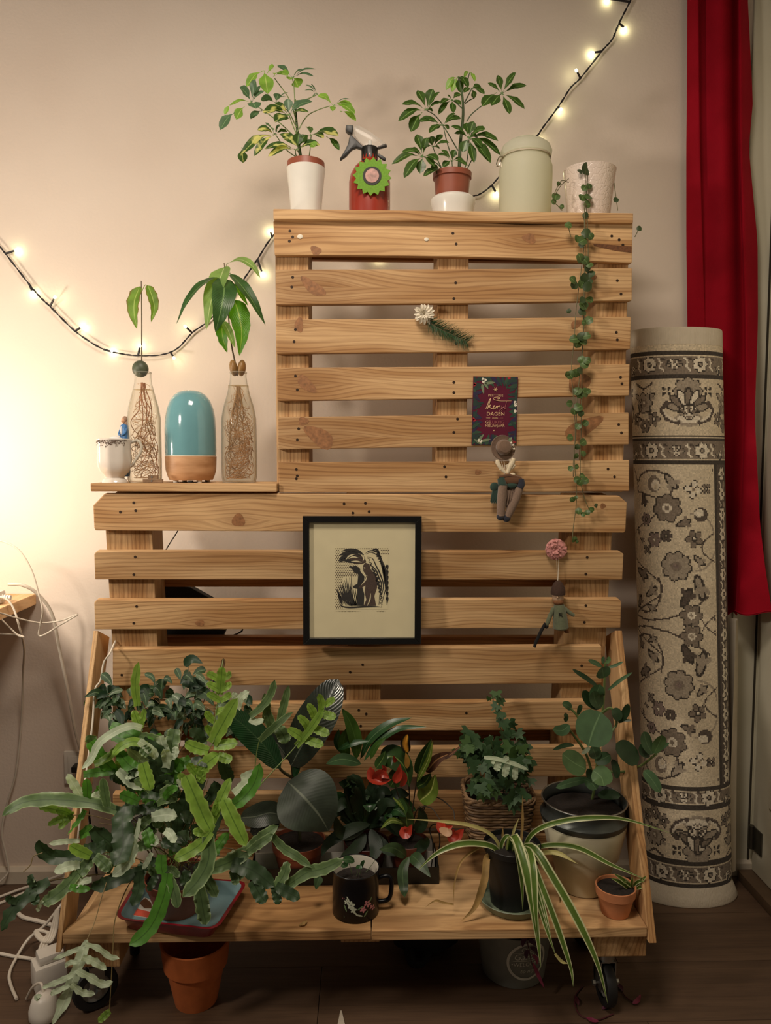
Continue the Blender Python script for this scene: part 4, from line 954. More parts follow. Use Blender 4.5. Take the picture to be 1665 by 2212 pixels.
for x, y, r in ((1264, 466, 7), (1330, 432, 6), (1380, 494, 6)): rleaf(x, y, r, 1.70, RL2)
R = random.Random(11)
for x, y, r in ((1227, 487, 8), (1265, 505, 10), (1247, 516, 8), (1258, 520, 10), (1275, 511, 7), (1256, 528, 7), (1252, 558, 10), (1263, 563, 9), (1272, 572, 8), (1268, 580, 7), (1237, 605, 9), (1240, 616, 9), (1262, 600, 9), (1270, 608, 9), (1258, 613, 10), (1268, 620, 10), (1276, 592, 8), (1273, 648, 8), (1260, 660, 10), (1257, 674, 9), (1258, 648, 7), (1228, 672, 5), (1271, 692, 9), (1261, 697, 6), (1240, 733, 11), (1256, 727, 10), (1266, 726, 9), (1246, 742, 10), (1259, 736, 10), (1255, 777, 8), (1268, 779, 8), (1262, 788, 9), (1231, 810, 9), (1243, 806, 9), (1252, 801, 8), (1225, 808, 6), (1246, 845, 10), (1262, 848, 10), (1252, 853, 8), (1270, 845, 6), (1230, 872, 7), (1248, 880, 10), (1240, 888, 8), (1254, 893, 7), (1264, 914, 7), (1248, 921, 7), (1231, 945, 7), (1259, 955, 8), (1246, 965, 6), (1244, 985, 6), (1259, 980, 7), (1232, 1012, 6), (1245, 1008, 5), (1246, 1036, 7), (1257, 1028, 7), (1263, 1038, 8), (1252, 1042, 7), (1236, 1079, 6), (1244, 1074, 4), (1249, 1104, 7), (1259, 1111, 5), (1268, 1107, 6), (1277, 1101, 6), (1287, 1092, 5), (1240, 1165, 7), (1246, 1170, 4)):
    rleaf(x, y, r*1.05, YV+R.uniform(-.014, .002))

# ================================================================== THINGS ON THE LEFT SHELF
YM = 1.785
# --- teal diffuser
c, pr = turned(413, YM, [(1031, 46), (1027, 50), (1015, 53.5), (990, 54.5), (986, 54.5)], ZL+0.006)
di = thing('aroma_diffuser', 'glossy teal dome diffuser on a round wooden base', 'diffuser', Vector((c.x, c.y, ZL)))
t = NT('turned_wood'); co = t.n('ShaderNodeTexCoord').outputs['Object']; mp = t.n('ShaderNodeMapping', i_0=co, i_2=(0, .5, 0), i_3=(14, 14, 60)); nz = t.noise(mp.outputs[0], 1, 3)
t.col(t.mix(t.mapr(nz, .35, .65, 0, 1), hx('C99A70'), hx('AB7A50'))); t.set(Roughness=.5)
part(di, 'base', lathe(c, [(0, 0)]+pr+[(0, pr[-1][1])], 56), t.m, label='round wooden base')
TEAL = mat('teal_glaze', '6C9CA3', 0.12, 0.04, coat=0.8)
ze = at(413, 985.5, YM).z
_, pr2 = turned(413, YM, [(985, 54), (980, 54.5), (930, 54.5), (905, 53), (885, 49.5), (868, 43), (856, 34), (849, 24), (846, 14)], 0)
part(di, 'dome', lathe((c.x, c.y, ze+0.003), [(0, 0)]+pr2+[(0.008, pr2[-1][1]-0.002), (0.0, pr2[-1][1]-0.004)], 56), TEAL)
part(di, 'seam_ring', lathe((c.x, c.y, ze), [(0.0, 0.0002), (0.0575, 0.0002), (0.0575, 0.0028), (0, 0.0028)], 48), mat('pale_ring', 'C9C6B4', .4))
for a in (0.6, 2.2, 3.9, 5.4): part(di, 'foot', lathe((c.x+.04*math.cos(a), c.y+.04*math.sin(a), ZL+.0003), [(0, 0), (.006, 0), (.0065, .0062), (0, .0062)], 12), WHITE)
part(di, 'plug_tip', bx(c.x+.003, c.x+.014, c.y-.052, c.y-.04, ZL+.0006, ZL+.0055, .001), BLKP)

# --- glass bottles with avocado seedlings
def thinglass(name, tint, edge, lo=0.05, hi=0.75):
    t = NT(name); t.col(hx(tint)); t.set(Roughness=0.03); t.b.inputs['Specular IOR Level'].default_value = 0.6
    tr = t.n('ShaderNodeBsdfTransparent'); lw = t.n('ShaderNodeLayerWeight', i_0=0.5); mx = t.n('ShaderNodeMixShader')
    t.put(tr.inputs[0], t.mix(t.mapr(lw.outputs['Facing'], 0.55, 1, 0, 1), (0.98, .98, .96, 1), hx(edge)))
    t.put(mx.inputs[0], t.mapr(lw.outputs['Facing'], 0.3, 1.0, lo, hi)); t.t.links.new(tr.outputs[0], mx.inputs[1]); t.t.links.new(t.b.outputs[0], mx.inputs[2]); t.t.links.new(mx.outputs[0], t.o.inputs[0]); return t.m
GLASS = thinglass('bottle_glass', 'C9C6B8', 'A8A08C'); WATER = thinglass('water', 'BFA878', 'C9B588', 0.03, 0.35)
ROOT = mat('root_brown', 'B58350', 0.6, 0.3); ROOTD = mat('root_dark', '5C3D2A', 0.6, 0.3)
def bottle(cx, rows, label, wl, wlabel=None):
    c, pr = turned(cx, YM, rows, ZL+0.0004)
    b = thing('glass_bottle', label, 'bottle', c)
    part(b, 'glass', lathe(c, [(0, 0.001)]+pr, 44), GLASS)
    part(b, 'rim', lathe((c.x, c.y, c.z+pr[-1][1]-0.0005), [(pr[-1][0]-.003, 0), (pr[-1][0]+.0008, .0), (pr[-1][0]+.0012, .002), (pr[-1][0]-.001, .0035), (pr[-1][0]-.003, .002)], 36), GLASS)
    zw = at(cx, wl, YM).z-c.z
    wp = [(max(r-.0025, .001), z+.003) for r, z in pr if z+.003 < zw]; r_l = wp[-1][0]
    nxt = [r for r, z in pr if z+.003 >= zw]; wp.append((min(r_l, (nxt[0]-.0025 if nxt else r_l)+.006), zw))
    part(b, 'water', lathe(c, [(0, .003)]+wp+[(0, zw)], 40), WATER)
    return c, pr
def roots(pl, c, pr, ztop, seed, n1, n2, mdark):
    R = random.Random(seed)
    def rad(z):
        for (r0, z0), (r1, z1) in zip(pr[:-1], pr[1:]):
            if z0 <= z <= z1: return (r0+(r1-r0)*(z-z0)/max(z1-z0, 1e-6))-.005
        return pr[0][0]-.006
    big, fine = [], []
    for k in range(n1):
        a = R.uniform(0, 6.28); z = ztop; pts = [Vector((c.x+.004*math.cos(a), c.y+.004*math.sin(a), c.z+z))]
        rr = .2
        while z > .025:
            z -= R.uniform(.014, .03); a += R.uniform(-.8, .8); rr = min(.95, rr+R.uniform(-.05, .22)); r_ = rad(z)*rr
            pts.append(Vector((c.x+r_*math.cos(a), c.y+r_*math.sin(a), c.z+max(z, .012))))
        big.append(tube(pts, [.0013, .0006], 5, seg=len(pts)*4))
    for k in range(n2):
        z = R.uniform(.012, ztop*R.uniform(.35, 1)); a = R.uniform(0, 6.28); pts = []; rr = R.uniform(.3, .95); dz = R.uniform(-.012, .012); da = R.uniform(.3, .9)*R.choice([-1, 1])
        for q in range(R.randint(4, 9)):
            r_ = rad(z)*rr; pts.append(Vector((c.x+r_*math.cos(a), c.y+r_*math.sin(a), c.z+z)))
            a += da*R.uniform(.5, 1.3); z = min(max(.010, z+dz+R.uniform(-.008, .008)), ztop); rr = min(.96, max(.15, rr+R.uniform(-.12, .12)))
        fine.append(tube(pts, [.0006, .0003], 4, seg=len(pts)*3))
    part(pl, 'main_roots', join(*big), mdark, kind='stuff'); part(pl, 'fine_roots', join(*fine), ROOT, kind='stuff')
AV_D = leafmat('avocado_dark', '35552A', '6E8C55', '6F8F58', .04, rough=.38, trans=.2, var=.25, veins=.15)
AV_L = leafmat('avocado_light', '7D9C55', '9DB878', 'C3D29B', .04, rough=.45, trans=.35, var=.15, veins=.15)
AV_B = leafmat('avocado_bright', '4F8418', '86A84E', '9DB45A', .04, rough=.4, trans=.35, var=.2, veins=.15)
AV_E = leafmat('avocado_edged', '6A8A38', '8FA65C', 'A9BE70', .05, edge='7A5630', rough=.45, trans=.35, var=.25, veins=.15)
c, pr = bottle(313, [(1040, 33), (1036, 36), (1000, 36.5), (905, 36), (880, 32), (850, 24), (830, 19), (818, 17.5), (806, 17.5)], 'clear glass bottle behind the teacup, filled with reddish avocado roots', 842)
A1 = thing('avocado_seedling', 'thin avocado seedling with two hanging leaves and a green stone on the left bottle', 'plant', Vector((c.x, c.y, c.z+pr[-1][1])))
pc = at(305, 797, YM)
part(A1, 'stone', join(ball(pc-Vector((.002, 0, 0)), .0185, .0175, .0195, 20, 14)), mat('stone_green', '4E5540', .5, .3, 60))
part(A1, 'stem', tube([at(306, 800, YM), at(306, 740, YM), at(306, 680, YM), at(305, 607, YM)], [.0016, .0010], 7, seg=14), STEMB)
part(A1, 'leaf', blade([at(303, 618, YM), at(291, 648, YM-.01), at(290, 680, YM-.012), at(296, 711, YM-.005)], 15*YM/F, 'ovate', (-.3, -1, .2), .35, .06, 4, 16, 6, lob=.06, lf=5), AV_E)
part(A1, 'leaf', join(tube([at(306, 630, YM), at(313, 616, YM), at(319, 617, YM)], .0008, 5, seg=8), blade([at(319, 616, YM), at(328, 640, YM-.01), at(333, 665, YM-.01), at(326, 696, YM-.005)], 11*YM/F, 'ovate', (.5, -1, .2), .4, .1, 4, 16, 6, lob=.08, lf=5)), AV_E)
roots(A1, c, pr, pr[-1][1]-.022, 5, 6, 120, mat('root_red', 'A5653A', .6, .3))
c, pr = bottle(517, [(1034, 35), (1030, 38), (1000, 38.5), (905, 37.5), (880, 33), (850, 24), (828, 19), (815, 17.5), (806, 17.5)], 'clear glass bottle right of the diffuser, packed with pale avocado roots', 833)
A2 = thing('avocado_seedling', 'leafy avocado seedling with drooping broad leaves on the right bottle', 'plant', Vector((c.x, c.y, c.z+pr[-1][1])))
TAN = mat('stone_tan', '8F6B3C', .45, .25, 60)
for dx_, rz in ((-8.5, -.15), (9, .12)):
    q = at(513+dx_, 795, YM)
    part(A2, 'stone_half', ball(q, .0095, .0165, .019, 16, 12, Matrix.Rotation(rz, 3, 'Y')), TAN)
part(A2, 'stem', tube([at(513, 812, YM), at(507, 780, YM), at(500, 745, YM), at(494, 690, YM), at(490, 620, YM), at(484, 568, YM)], [.0022, .0011], 7, seg=18), STEMB)
def av(pts, hw, m_, up=(0, -1, .3), fold=.25, shape='ovate', **kw):
    part(A2, 'leaf', join(blade([at(*p) for p in pts], hw*YM/F, shape, up, fold, .04, 3, 18, 6, **kw)), m_)
av([(485, 577, YM), (476, 600, YM-.02), (456, 650, YM-.045), (446, 713, YM-.04)], 24, AV_L, (-.4, -1, .1))
av([(470, 599, YM-.02), (440, 612, YM-.05), (408, 645, YM-.07), (381, 699, YM-.07)], 13, AV_D, (-.5, -.8, .5))
av([(484, 603, YM-.01), (484, 630, YM-.055), (477, 670, YM-.075), (465, 718, YM-.065)], 25, AV_D, (.3, -1, .1), lob=.04, lf=4)
av([(494, 568, YM), (520, 561, YM-.02), (545, 575, YM-.03), (562, 600, YM-.03)], 12, AV_L, (.1, -.8, .9), .15)
av([(498, 592, YM), (522, 618, YM-.03), (548, 655, YM-.04), (573, 703, YM-.03)], 15, AV_D, (.6, -.9, .5), .3)
av([(498, 615, YM+.01), (510, 620, YM), (525, 645, YM), (535, 660, YM)], 8, AV_B, (.6, -.9, .5), .3)
av([(506, 648, YM-.01), (516, 680, YM-.025), (522, 720, YM-.03), (517, 769, YM-.025)], 21, AV_B, (.2, -1, .1), .3, lob=.05, lf=5)
av([(480, 698, YM-.01), (480, 720, YM-.02), (484, 740, YM-.02), (491, 762, YM-.015)], 12, AV_B, (-.2, -1, .1), .25, lob=.1, lf=3)
av([(482, 694, YM-.02), (492, 712, YM-.035), (500, 732, YM-.035), (508, 752, YM-.03)], 8, AV_L, (.3, -1, .1), .5)
for pts in ([(490, 605), (478, 597), (470, 599)], [(489, 600), (496, 590), (499, 592)], [(487, 585), (490, 570), (495, 568)], [(492, 620), (494, 614), (498, 615)], [(493, 660), (500, 648), (506, 648)]):
    part(A2, 'stem', tube([at(x, y, YM) for x, y in pts], .0008, 5, seg=6), STEMG)
roots(A2, c, pr, pr[-1][1]-.03, 9, 12, 170, mat('root_tan', 'A87F50', .6, .3))

# --- teacup with a figurine behind its rim
YC = YM-.03
c, pr = turned(248, YC, [(1040, 27), (1036, 25), (1032, 20), (1028, 22), (1020, 30), (1008, 35), (995, 36.5), (965, 35.5), (952, 36.5), (949, 37)], ZL+.0004)
cu = thing('teacup', 'scalloped cream teacup with a brown garland under its rim', 'cup', c)
CREAMG = mat('cream_glaze', 'D8CFC4', .15, .03, coat=.7)
part(cu, 'body', lathe(c, shell(pr, .0025, .012), 64, lambda a, t_: 1+(.025*math.cos(a*8) if .3 < t_ < .62 else .012*math.cos(a*8) if t_ >= .1 else 0)), CREAMG)
part(cu, 'handle', tube([at(282, 956, YC), at(296, 951, YC), at(305, 962, YC), at(303, 978, YC), at(294, 992, YC), at(286, 1004, YC), at(281, 1008, YC)], .0034, 10, seg=24), CREAMG)
gar = []
def onc(px, py, lift=.0008):
    p = at(px, py, YC); rx_ = (p.x-c.x); z = p.z-c.z
    r_ = None
    for (r0, z0), (r1, z1) in zip(pr[:-1], pr[1:]):
        if z0 <= z <= z1: r_ = r0+(r1-r0)*(z-z0)/(z1-z0)
    r_ = (r_ or pr[-1][0])*1.013+lift; s = max(-.97, min(.97, rx_/r_))
    return Vector((c.x+r_*s, c.y-r_*math.sqrt(1-s*s), p.z))
R = random.Random(4)
for px in range(218, 278, 2):
    k = abs(px-247)/30; top = 953+1.5*math.sin(px*.5); bot = 962+5*math.cos(px*.55)-3*k
    for _ in range(3):
        y = R.uniform(top, bot); q = onc(px+R.uniform(-2, 2), y); e = R.uniform(.0010, .0018)
        a = R.uniform(0, 3.14); d1 = Vector((math.cos(a)*e*1.6, 0, math.sin(a)*e*1.6)); d2 = Vector((-math.sin(a)*e*.6, 0, math.cos(a)*e*.6))
        gar.append(([q-d1, q-d2, q+d1, q+d2], [(0, 1, 2, 3)], None))
gar.append(tube([onc(x, 951.5, .0002) for x in range(216, 281, 3)], .0006, 4))
part(cu, 'garland', join(*gar), mat('brown_print', '5A4334', .3, .2), smooth=False, kind='stuff', label='brown printed garland')
f0 = at(270, 1010, YM-.012)
cz = c.z+.0135
fi = thing('figurine', 'small figurine of a woman with long hair in a blue cloak standing in the teacup', 'figurine', Vector((at(269, 950, YC+.012).x, YC+.012, cz)))
fx_ = fi.location.x; fy_ = fi.location.y
def zpx(y): return at(268, y, YC+.012).z
rob = [(.0095, 0), (.011, .01), (.0105, (zpx(945)-cz)), (.0095, zpx(928)-cz), (.0085, zpx(920)-cz), (.004, zpx(916)-cz)]
part(fi, 'cloak', lathe((fx_, fy_, cz), [(0, 0)]+rob+[(0, rob[-1][1]+.001)], 20, lambda a, t_: 1+.08*math.cos(a*5)), mat('blue_cloak', '3E6FA3', .5, .15))
part(fi, 'gown', ball((fx_-.0045, fy_-.007, zpx(932)), .0035, .003, .012, 12, 10), mat('pale_gown', 'C9C4C4', .5))
part(fi, 'arm', join(tube([(fx_-.006, fy_-.005, zpx(926)), (fx_-.010, fy_-.009, zpx(938)), (fx_-.006, fy_-.012, zpx(940))], [.0028, .0018], 8, seg=8), tube([(fx_+.006, fy_-.005, zpx(926)), (fx_+.004, fy_-.011, zpx(937)), (fx_-.003, fy_-.012, zpx(940))], [.0028, .0018], 8, seg=8)), MATS['blue_cloak'])
SKIN = mat('figurine_skin', 'C99672', .5, .05)
part(fi, 'head', join(ball((fx_-.001, fy_-.001, zpx(909)), .0052, .0055, .0066, 14, 10), ball((fx_-.004, fy_-.0062, zpx(910)), .0012, .0016, .0016, 8, 6)), SKIN)
part(fi, 'hair', join(ball((fx_+.0015, fy_+.0012, zpx(906)), .0066, .0066, .0075, 14, 10), ball((fx_+.004, fy_+.002, zpx(915)), .0045, .005, .0095, 12, 10)), mat('figurine_hair', '9C7A62', .6))
q = Vector((at(249, 947, YC-.004).x, YC-.002, at(249, 947, YC).z))
wb = thing('candle', 'white wax lump showing above the rim of the teacup', 'candle', Vector((q.x, q.y, cz)))
part(wb, 'wax', lathe((q.x, q.y, cz), [(0, 0), (.016, 0), (.017, q.z-cz-.004), (.013, q.z-cz+.002), (.004, q.z-cz+.005), (0, q.z-cz+.005)], 24), mat('white_wax', 'F0EDE8', .4, .02))
PEG = mat('weathered_wood', '7E6248', .8, .3, 90, bump=.3)
def peg(x0, y0, x1, y1, zoff, label):
    A = at(x0, y0, 1.735); B = at(x1, y1, 1.735); z = ZL+.0006+zoff
    A.z = B.z = z
    o = thing('clothes_peg', label, 'peg', (A+B)/2, 'wooden pegs on the left shelf')
    d = (B-A).normalized(); s = Vector((0, 1, 0))
    for k, ang in ((0, .0), (1, .03)):
        part(o, 'arm', bx(min(A.x, B.x), max(A.x, B.x), A.y-.004, A.y+.004, z+k*.0042, z+.0038+k*.0042, .0008), PEG, smooth=False)
    part(o, 'spring', tube([(o.location.x-.002, A.y-.0048, z+.004), (o.location.x-.002, A.y+.0048, z+.004)], .0022, 8), STEEL)
peg(309, 1041, 352, 1041, 0, 'lower weathered wooden peg lying in front of the left bottle')
peg(320, 1036, 342, 1036, .0088, 'shorter wooden peg lying on top of the other peg')

# ================================================================== PLANTS ON THE BENCH
DYO = {}                           # plants that stand further back on the bench
def pk(cx, cy, Z):                # bench position under a pixel of the base ellipse's centre
    return gz(cx, cy, Z)
def bl(parent, pts, hw, m_, Ys, shape='finger', up=(0, -1, .6), fold=.12, wav=.0, wf=5, nseg=12, ncr=4, name='leaf', lob=0.0, lf=5, twist=0.0):
    """blade whose spine passes the given photograph pixels while its depth runs through Ys"""
    n = len(pts); P = []; dy = DYO.get(parent.name, 0.0); Ys = [v+dy for v in Ys]
    for i, (x, y) in enumerate(pts):
        q = i/(n-1)*(len(Ys)-1); j = min(int(q), len(Ys)-2); f = q-j
        P.append(at(x, y, Ys[j]*(1-f)+Ys[j+1]*f))
    return part(parent, name, blade(P, hw*Ys[0]/F, shape, up, fold, wav, wf, nseg, ncr, lob=lob, lf=lf, twist=twist), m_)
def stems(parent, lines, r, mt, name='stem'):
    dy = DYO.get(parent.name, 0.0)
    for pts, Ys in lines:
        Ys = [v+dy for v in Ys]
        n = len(pts); P = []
        for i, (x, y) in enumerate(pts):
            q = i/(n-1)*(len(Ys)-1); j = min(int(q), len(Ys)-2); f = q-j; P.append(at(x, y, Ys[j]*(1-f)+Ys[j+1]*f))
        part(parent, name, tube(P, [r, r*.7], 6, seg=max(10, 4*n)), mt)
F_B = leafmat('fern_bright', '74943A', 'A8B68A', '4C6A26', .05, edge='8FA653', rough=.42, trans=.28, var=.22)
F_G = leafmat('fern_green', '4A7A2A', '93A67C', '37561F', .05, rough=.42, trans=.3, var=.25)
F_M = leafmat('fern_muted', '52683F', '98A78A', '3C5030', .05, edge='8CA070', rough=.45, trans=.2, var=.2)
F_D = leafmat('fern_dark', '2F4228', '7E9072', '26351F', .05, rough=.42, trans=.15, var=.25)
F_W = leafmat('fern_pale', 'AAB79C', '5A7048', 'C2CCB4', .05, rough=.5, trans=.25, var=.2)
FST = mat('fern_stalk', '6B5A33', .6, .2); FSTD = mat('fern_stalk_dark', '3E3322', .6, .2)

# --- baking tray with a picture on its bottom
ZT0 = ZB+0.0006; ZR = ZB+0.030
tc = [gz(250, 1984, ZR), gz(466, 2008, ZR), gz(532, 1906, ZR), gz(306, 1890, ZR)]
cen = sum(tc, Vector())/4
TR = thing('baking_tray', 'dark red baking tray with a pale blue inside under the fern pot', 'tray', (cen.x, cen.y, ZT0))
def rounded(cs, r, z, k=5, shrink=0.0):
    out = []; c0 = sum(cs, Vector())/len(cs)
    cs = [c0+(p-c0)*(1-shrink) for p in cs]
    for i, p in enumerate(cs):
        a, b = cs[i-1], cs[(i+1) % len(cs)]
        d1, d2 = (a-p).normalized(), (b-p).normalized(); A_, B_ = p+d1*r, p+d2*r
        for q in range(k+1):
            t_ = q/k; out.append(Vector(((A_*(1-t_)**2+p*2*t_*(1-t_)+B_*t_*t_).x, (A_*(1-t_)**2+p*2*t_*(1-t_)+B_*t_*t_).y, z)))
    return out
def loft(rings, cap=True):
    n = len(rings[0]); V = [p for r in rings for p in r]; Fc = []
    for i in range(len(rings)-1):
        for j in range(n): Fc.append((i*n+j, i*n+(j+1) % n, (i+1)*n+(j+1) % n, (i+1)*n+j))
    if cap: Fc.append(tuple(range((len(rings)-1)*n, len(rings)*n)))
    return V, Fc, None
REDT = mat('tray_red', '7E1322', .3, .1, coat=.4); BLUET = mat('tray_blue', '7F9FA6', .25, .06, coat=.3)
part(TR, 'outside', loft([rounded(tc, .02, ZT0, shrink=.17), rounded(tc, .022, ZT0+.002, shrink=.14), rounded(tc, .025, ZR-.003, shrink=.045), rounded(tc, .028, ZR, shrink=-.03), rounded(tc, .028, ZR+.0015, shrink=-.035), rounded(tc, .026, ZR+.001, shrink=.03)], False), REDT)
ZI = ZT0+.004
part(TR, 'inside', loft([rounded(tc, .026, ZR+.0012, shrink=.03), rounded(tc, .025, ZR-.003, shrink=.06), rounded(tc, .02, ZI+.002, shrink=.15), rounded(tc, .018, ZI, shrink=.18)]), BLUET)
def onz(pts, z): return [Vector((gz(x, y, z).x, gz(x, y, z).y, z)) for x, y in pts]
def decal(parent, name, pts, z, m_, th=.0004, label=None):
    return part(parent, name, prism3(onz(pts, z), (0, 0, th), 0), m_, smooth=False, label=label)
PRW = mat('print_white', 'D8D4CC', .3, .05); PRD = mat('print_dark', '3E4A50', .3, .2); PRR = mat('print_red', 'C8503C', .3, .2); PRB = mat('print_brown', '6B3F22', .3, .3)
zz_ = ZI+.0002
pic = decal(TR, 'picture', [(262, 1974), (330, 1985), (345, 1950), (310, 1938)], zz_, PRW, label='printed picture on the bottom of the tray')
decal(pic, 'picture_dark', [(264, 1970), (276, 1976), (324, 1912), (316, 1905)], zz_+.0006, PRD)
decal(pic, 'picture_red', [(284, 1976), (326, 1983), (332, 1972), (292, 1962)], zz_+.0006, PRR)
decal(pic, 'picture_brown', [(300, 1950), (314, 1940), (326, 1950), (328, 1962), (312, 1962)], zz_+.0006, PRB)

# --- the big fern
cb = pk(385, 1962, ZI+.001)
FP = Vector((cb.x, cb.y, ZI+.0006)); YF = cb.y
FE = thing('potted_fern', 'large blue-green fern with wavy lobed fronds spilling from a brown pot', 'plant', FP)
zrim = at(382, 1888, YF).z
part(FE, 'pot', lathe(FP, shell([(.045, 0), (.0655, zrim-FP.z-.018), (.067, zrim-FP.z-.017), (.069, zrim-FP.z)], .002), 40), BROWNP)
soil(FE, FP, .066, zrim-.012, seed=5)
cx_, cy_ = 385, 1868
# wiry stalks fanning out of the crown
for k in range(34):
    a = random.uniform(-2.75, -.35); L = random.uniform(60, 210)
    ex, ey = cx_+L*math.cos(a)*.85, cy_+L*math.sin(a)
    Y0 = YF+random.uniform(-.03, .03)
    stems(FE, [([(cx_+random.uniform(-28, 28), cy_+random.uniform(-4, 14)), ((cx_+ex)/2+random.uniform(-8, 8), (cy_+ey)/2-12), (ex, ey)], [Y0, Y0+random.uniform(-.05, .05)])], .0010, random.choice([FST, FST, FSTD, STEMG]))
L_ = lambda pts, hw, m_, Ys, **k: bl(FE, pts, hw, m_, Ys, wav=k.pop('wav', .22), wf=k.pop('wf', 3.2), lob=k.pop('lob', .10), **k)
near, mid, far, lf_ = [1.47, 1.40], [1.52, 1.48], [1.60, 1.61], [1.52, 1.50]
# fronds on the left
L_([(268, 1757), (215, 1738), (150, 1729), (85, 1728), (38, 1738), (4, 1764)], 14, F_M, [1.47, 1.45, 1.42], up=(.1, -1, .8), wav=.4, wf=4)
L_([(170, 1724), (120, 1718), (70, 1724), (25, 1746)], 8, F_W, [1.475, 1.46], wav=.5, wf=4)
L_([(270, 1742), (264, 1780), (266, 1830), (246, 1872)], 23, F_D, near, wav=.3)
L_([(262, 1838), (240, 1822), (212, 1800), (203, 1784)], 17, F_D, [1.465, 1.45])
L_([(190, 1846), (150, 1852), (112, 1850), (92, 1832), (85, 1812)], 15, F_D, [1.46, 1.43], fold=.4)
L_([(196, 1849), (172, 1838), (150, 1826)], 12, F_B, [1.44, 1.425], wav=.05)
L_([(178, 1838), (205, 1836), (230, 1822)], 17, F_D, [1.455, 1.45])
L_([(172, 1816), (138, 1818), (105, 1823)], 6, F_W, [1.48, 1.46]); L_([(172, 1806), (190, 1794), (200, 1786)], 11, F_G, [1.48, 1.47])
L_([(184, 1750), (172, 1770), (158, 1788), (147, 1803)], 8, F_G, [1.48, 1.46], twist=1.2)
for e in ((82, 1743), (103, 1783), (127, 1792), (120, 1750)): L_([(157, 1761), ((157+e[0])/2, (1759+e[1])/2-2), e], 8, F_B, [1.50, 1.48], lob=.2, wf=5)
L_([(176, 1722), (162, 1698), (145, 1672)], 10, F_W, [1.48, 1.47]); L_([(188, 1724), (189, 1704), (187, 1682)], 11, F_G, [1.465, 1.455], wav=.05)
L_([(232, 1742), (226, 1712), (222, 1680)], 11, F_M, [1.455, 1.45], wav=.05); L_([(196, 1722), (206, 1720), (218, 1713)], 9, F_W, [1.48, 1.47])
stems(FE, [([(335, 1862), (280, 1790), (200, 1762), (157, 1761)], [1.56, 1.50]), ([(340, 1865), (290, 1800), (260, 1785), (215, 1778)], [1.56, 1.52]), ([(350, 1860), (300, 1780), (268, 1757)], [1.56, 1.48]), ([(340, 1870), (250, 1842), (196, 1850)], [1.55, 1.45])], .0011, FST)
# arching fronds, upper left
L_([(306, 1573), (283, 1568), (250, 1580), (215, 1604), (197, 1640), (176, 1662)], 9, F_W, [1.53, 1.48], wav=.12, lob=.05)
L_([(240, 1566), (285, 1588), (335, 1606)], 13, F_G, [1.55, 1.53]); L_([(242, 1592), (285, 1600), (320, 1612)], 11, F_G, [1.56, 1.54])
L_([(196, 1602), (218, 1636), (252, 1672)], 15, F_G, [1.52, 1.53]); L_([(180, 1673), (215, 1668), (252, 1666)], 10, F_G, [1.51, 1.53]); L_([(204, 1652), (236, 1634), (264, 1606)], 9, F_B, [1.515, 1.53])
L_([(252, 1672), (262, 1650), (262, 1618)], 13, F_B, [1.535, 1.53])
stems(FE, [([(330, 1850), (300, 1740), (278, 1706), (252, 1670)], [1.56, 1.535])], .0011, FSTD)
L_([(254, 1622), (282, 1655), (308, 1662)], 14, F_G, [1.52, 1.51]); L_([(320, 1612), (290, 1602), (262, 1612), (242, 1632)], 10, F_B, [1.52, 1.51])
L_([(300, 1590), (335, 1600), (360, 1612)], 13, F_M, [1.53, 1.55]); L_([(305, 1602), (345, 1632), (372, 1668)], 18, F_D, [1.52, 1.53]); L_([(378, 1575), (370, 1610), (356, 1650)], 17, F_M, [1.56, 1.54])
L_([(322, 1630), (314, 1622), (306, 1612)], 12, F_M, [1.50, 1.50]); L_([(300, 1600), (330, 1625), (334, 1640)], 10, F_W, [1.50, 1.51])
L_([(297, 1525), (292, 1478), (299, 1430)], 10, F_B, [1.62, 1.62]); L_([(302, 1572), (288, 1534)], 10, F_B, [1.61, 1.61]); L_([(304, 1572), (313, 1530)], 7, F_B, [1.61, 1.61])
stems(FE, [([(370, 1850), (330, 1680), (303, 1570)], [1.58, 1.61]), ([(303, 1572), (299, 1520)], [1.61, 1.62])], .0011, STEMG)
L_([(308, 1648), (317, 1680), (325, 1708)], 15, F_B, [1.46, 1.45], wav=.1); L_([(254, 1664), (284, 1690), (312, 1702)], 11, F_W, [1.52, 1.51]); L_([(311, 1666), (285, 1676), (270, 1680)], 6, F_W, [1.50, 1.51])
L_([(300, 1732), (278, 1722), (258, 1714)], 12, F_G, [1.49, 1.48])
# dark heart of the plant
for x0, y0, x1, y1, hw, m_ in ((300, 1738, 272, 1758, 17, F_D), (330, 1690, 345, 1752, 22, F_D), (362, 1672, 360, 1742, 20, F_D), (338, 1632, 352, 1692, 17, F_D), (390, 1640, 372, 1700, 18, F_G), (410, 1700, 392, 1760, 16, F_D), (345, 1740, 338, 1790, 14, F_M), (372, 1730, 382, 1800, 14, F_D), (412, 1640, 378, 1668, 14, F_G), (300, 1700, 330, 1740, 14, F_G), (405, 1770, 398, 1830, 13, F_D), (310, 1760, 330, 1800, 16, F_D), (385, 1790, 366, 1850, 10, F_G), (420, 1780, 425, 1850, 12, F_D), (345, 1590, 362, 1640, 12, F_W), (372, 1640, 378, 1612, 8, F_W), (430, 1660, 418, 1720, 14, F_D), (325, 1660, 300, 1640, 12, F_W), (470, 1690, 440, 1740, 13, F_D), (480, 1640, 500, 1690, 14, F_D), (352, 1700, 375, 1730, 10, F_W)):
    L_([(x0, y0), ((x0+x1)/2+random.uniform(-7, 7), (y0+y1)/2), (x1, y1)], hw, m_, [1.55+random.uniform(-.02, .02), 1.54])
R = random.Random(44)
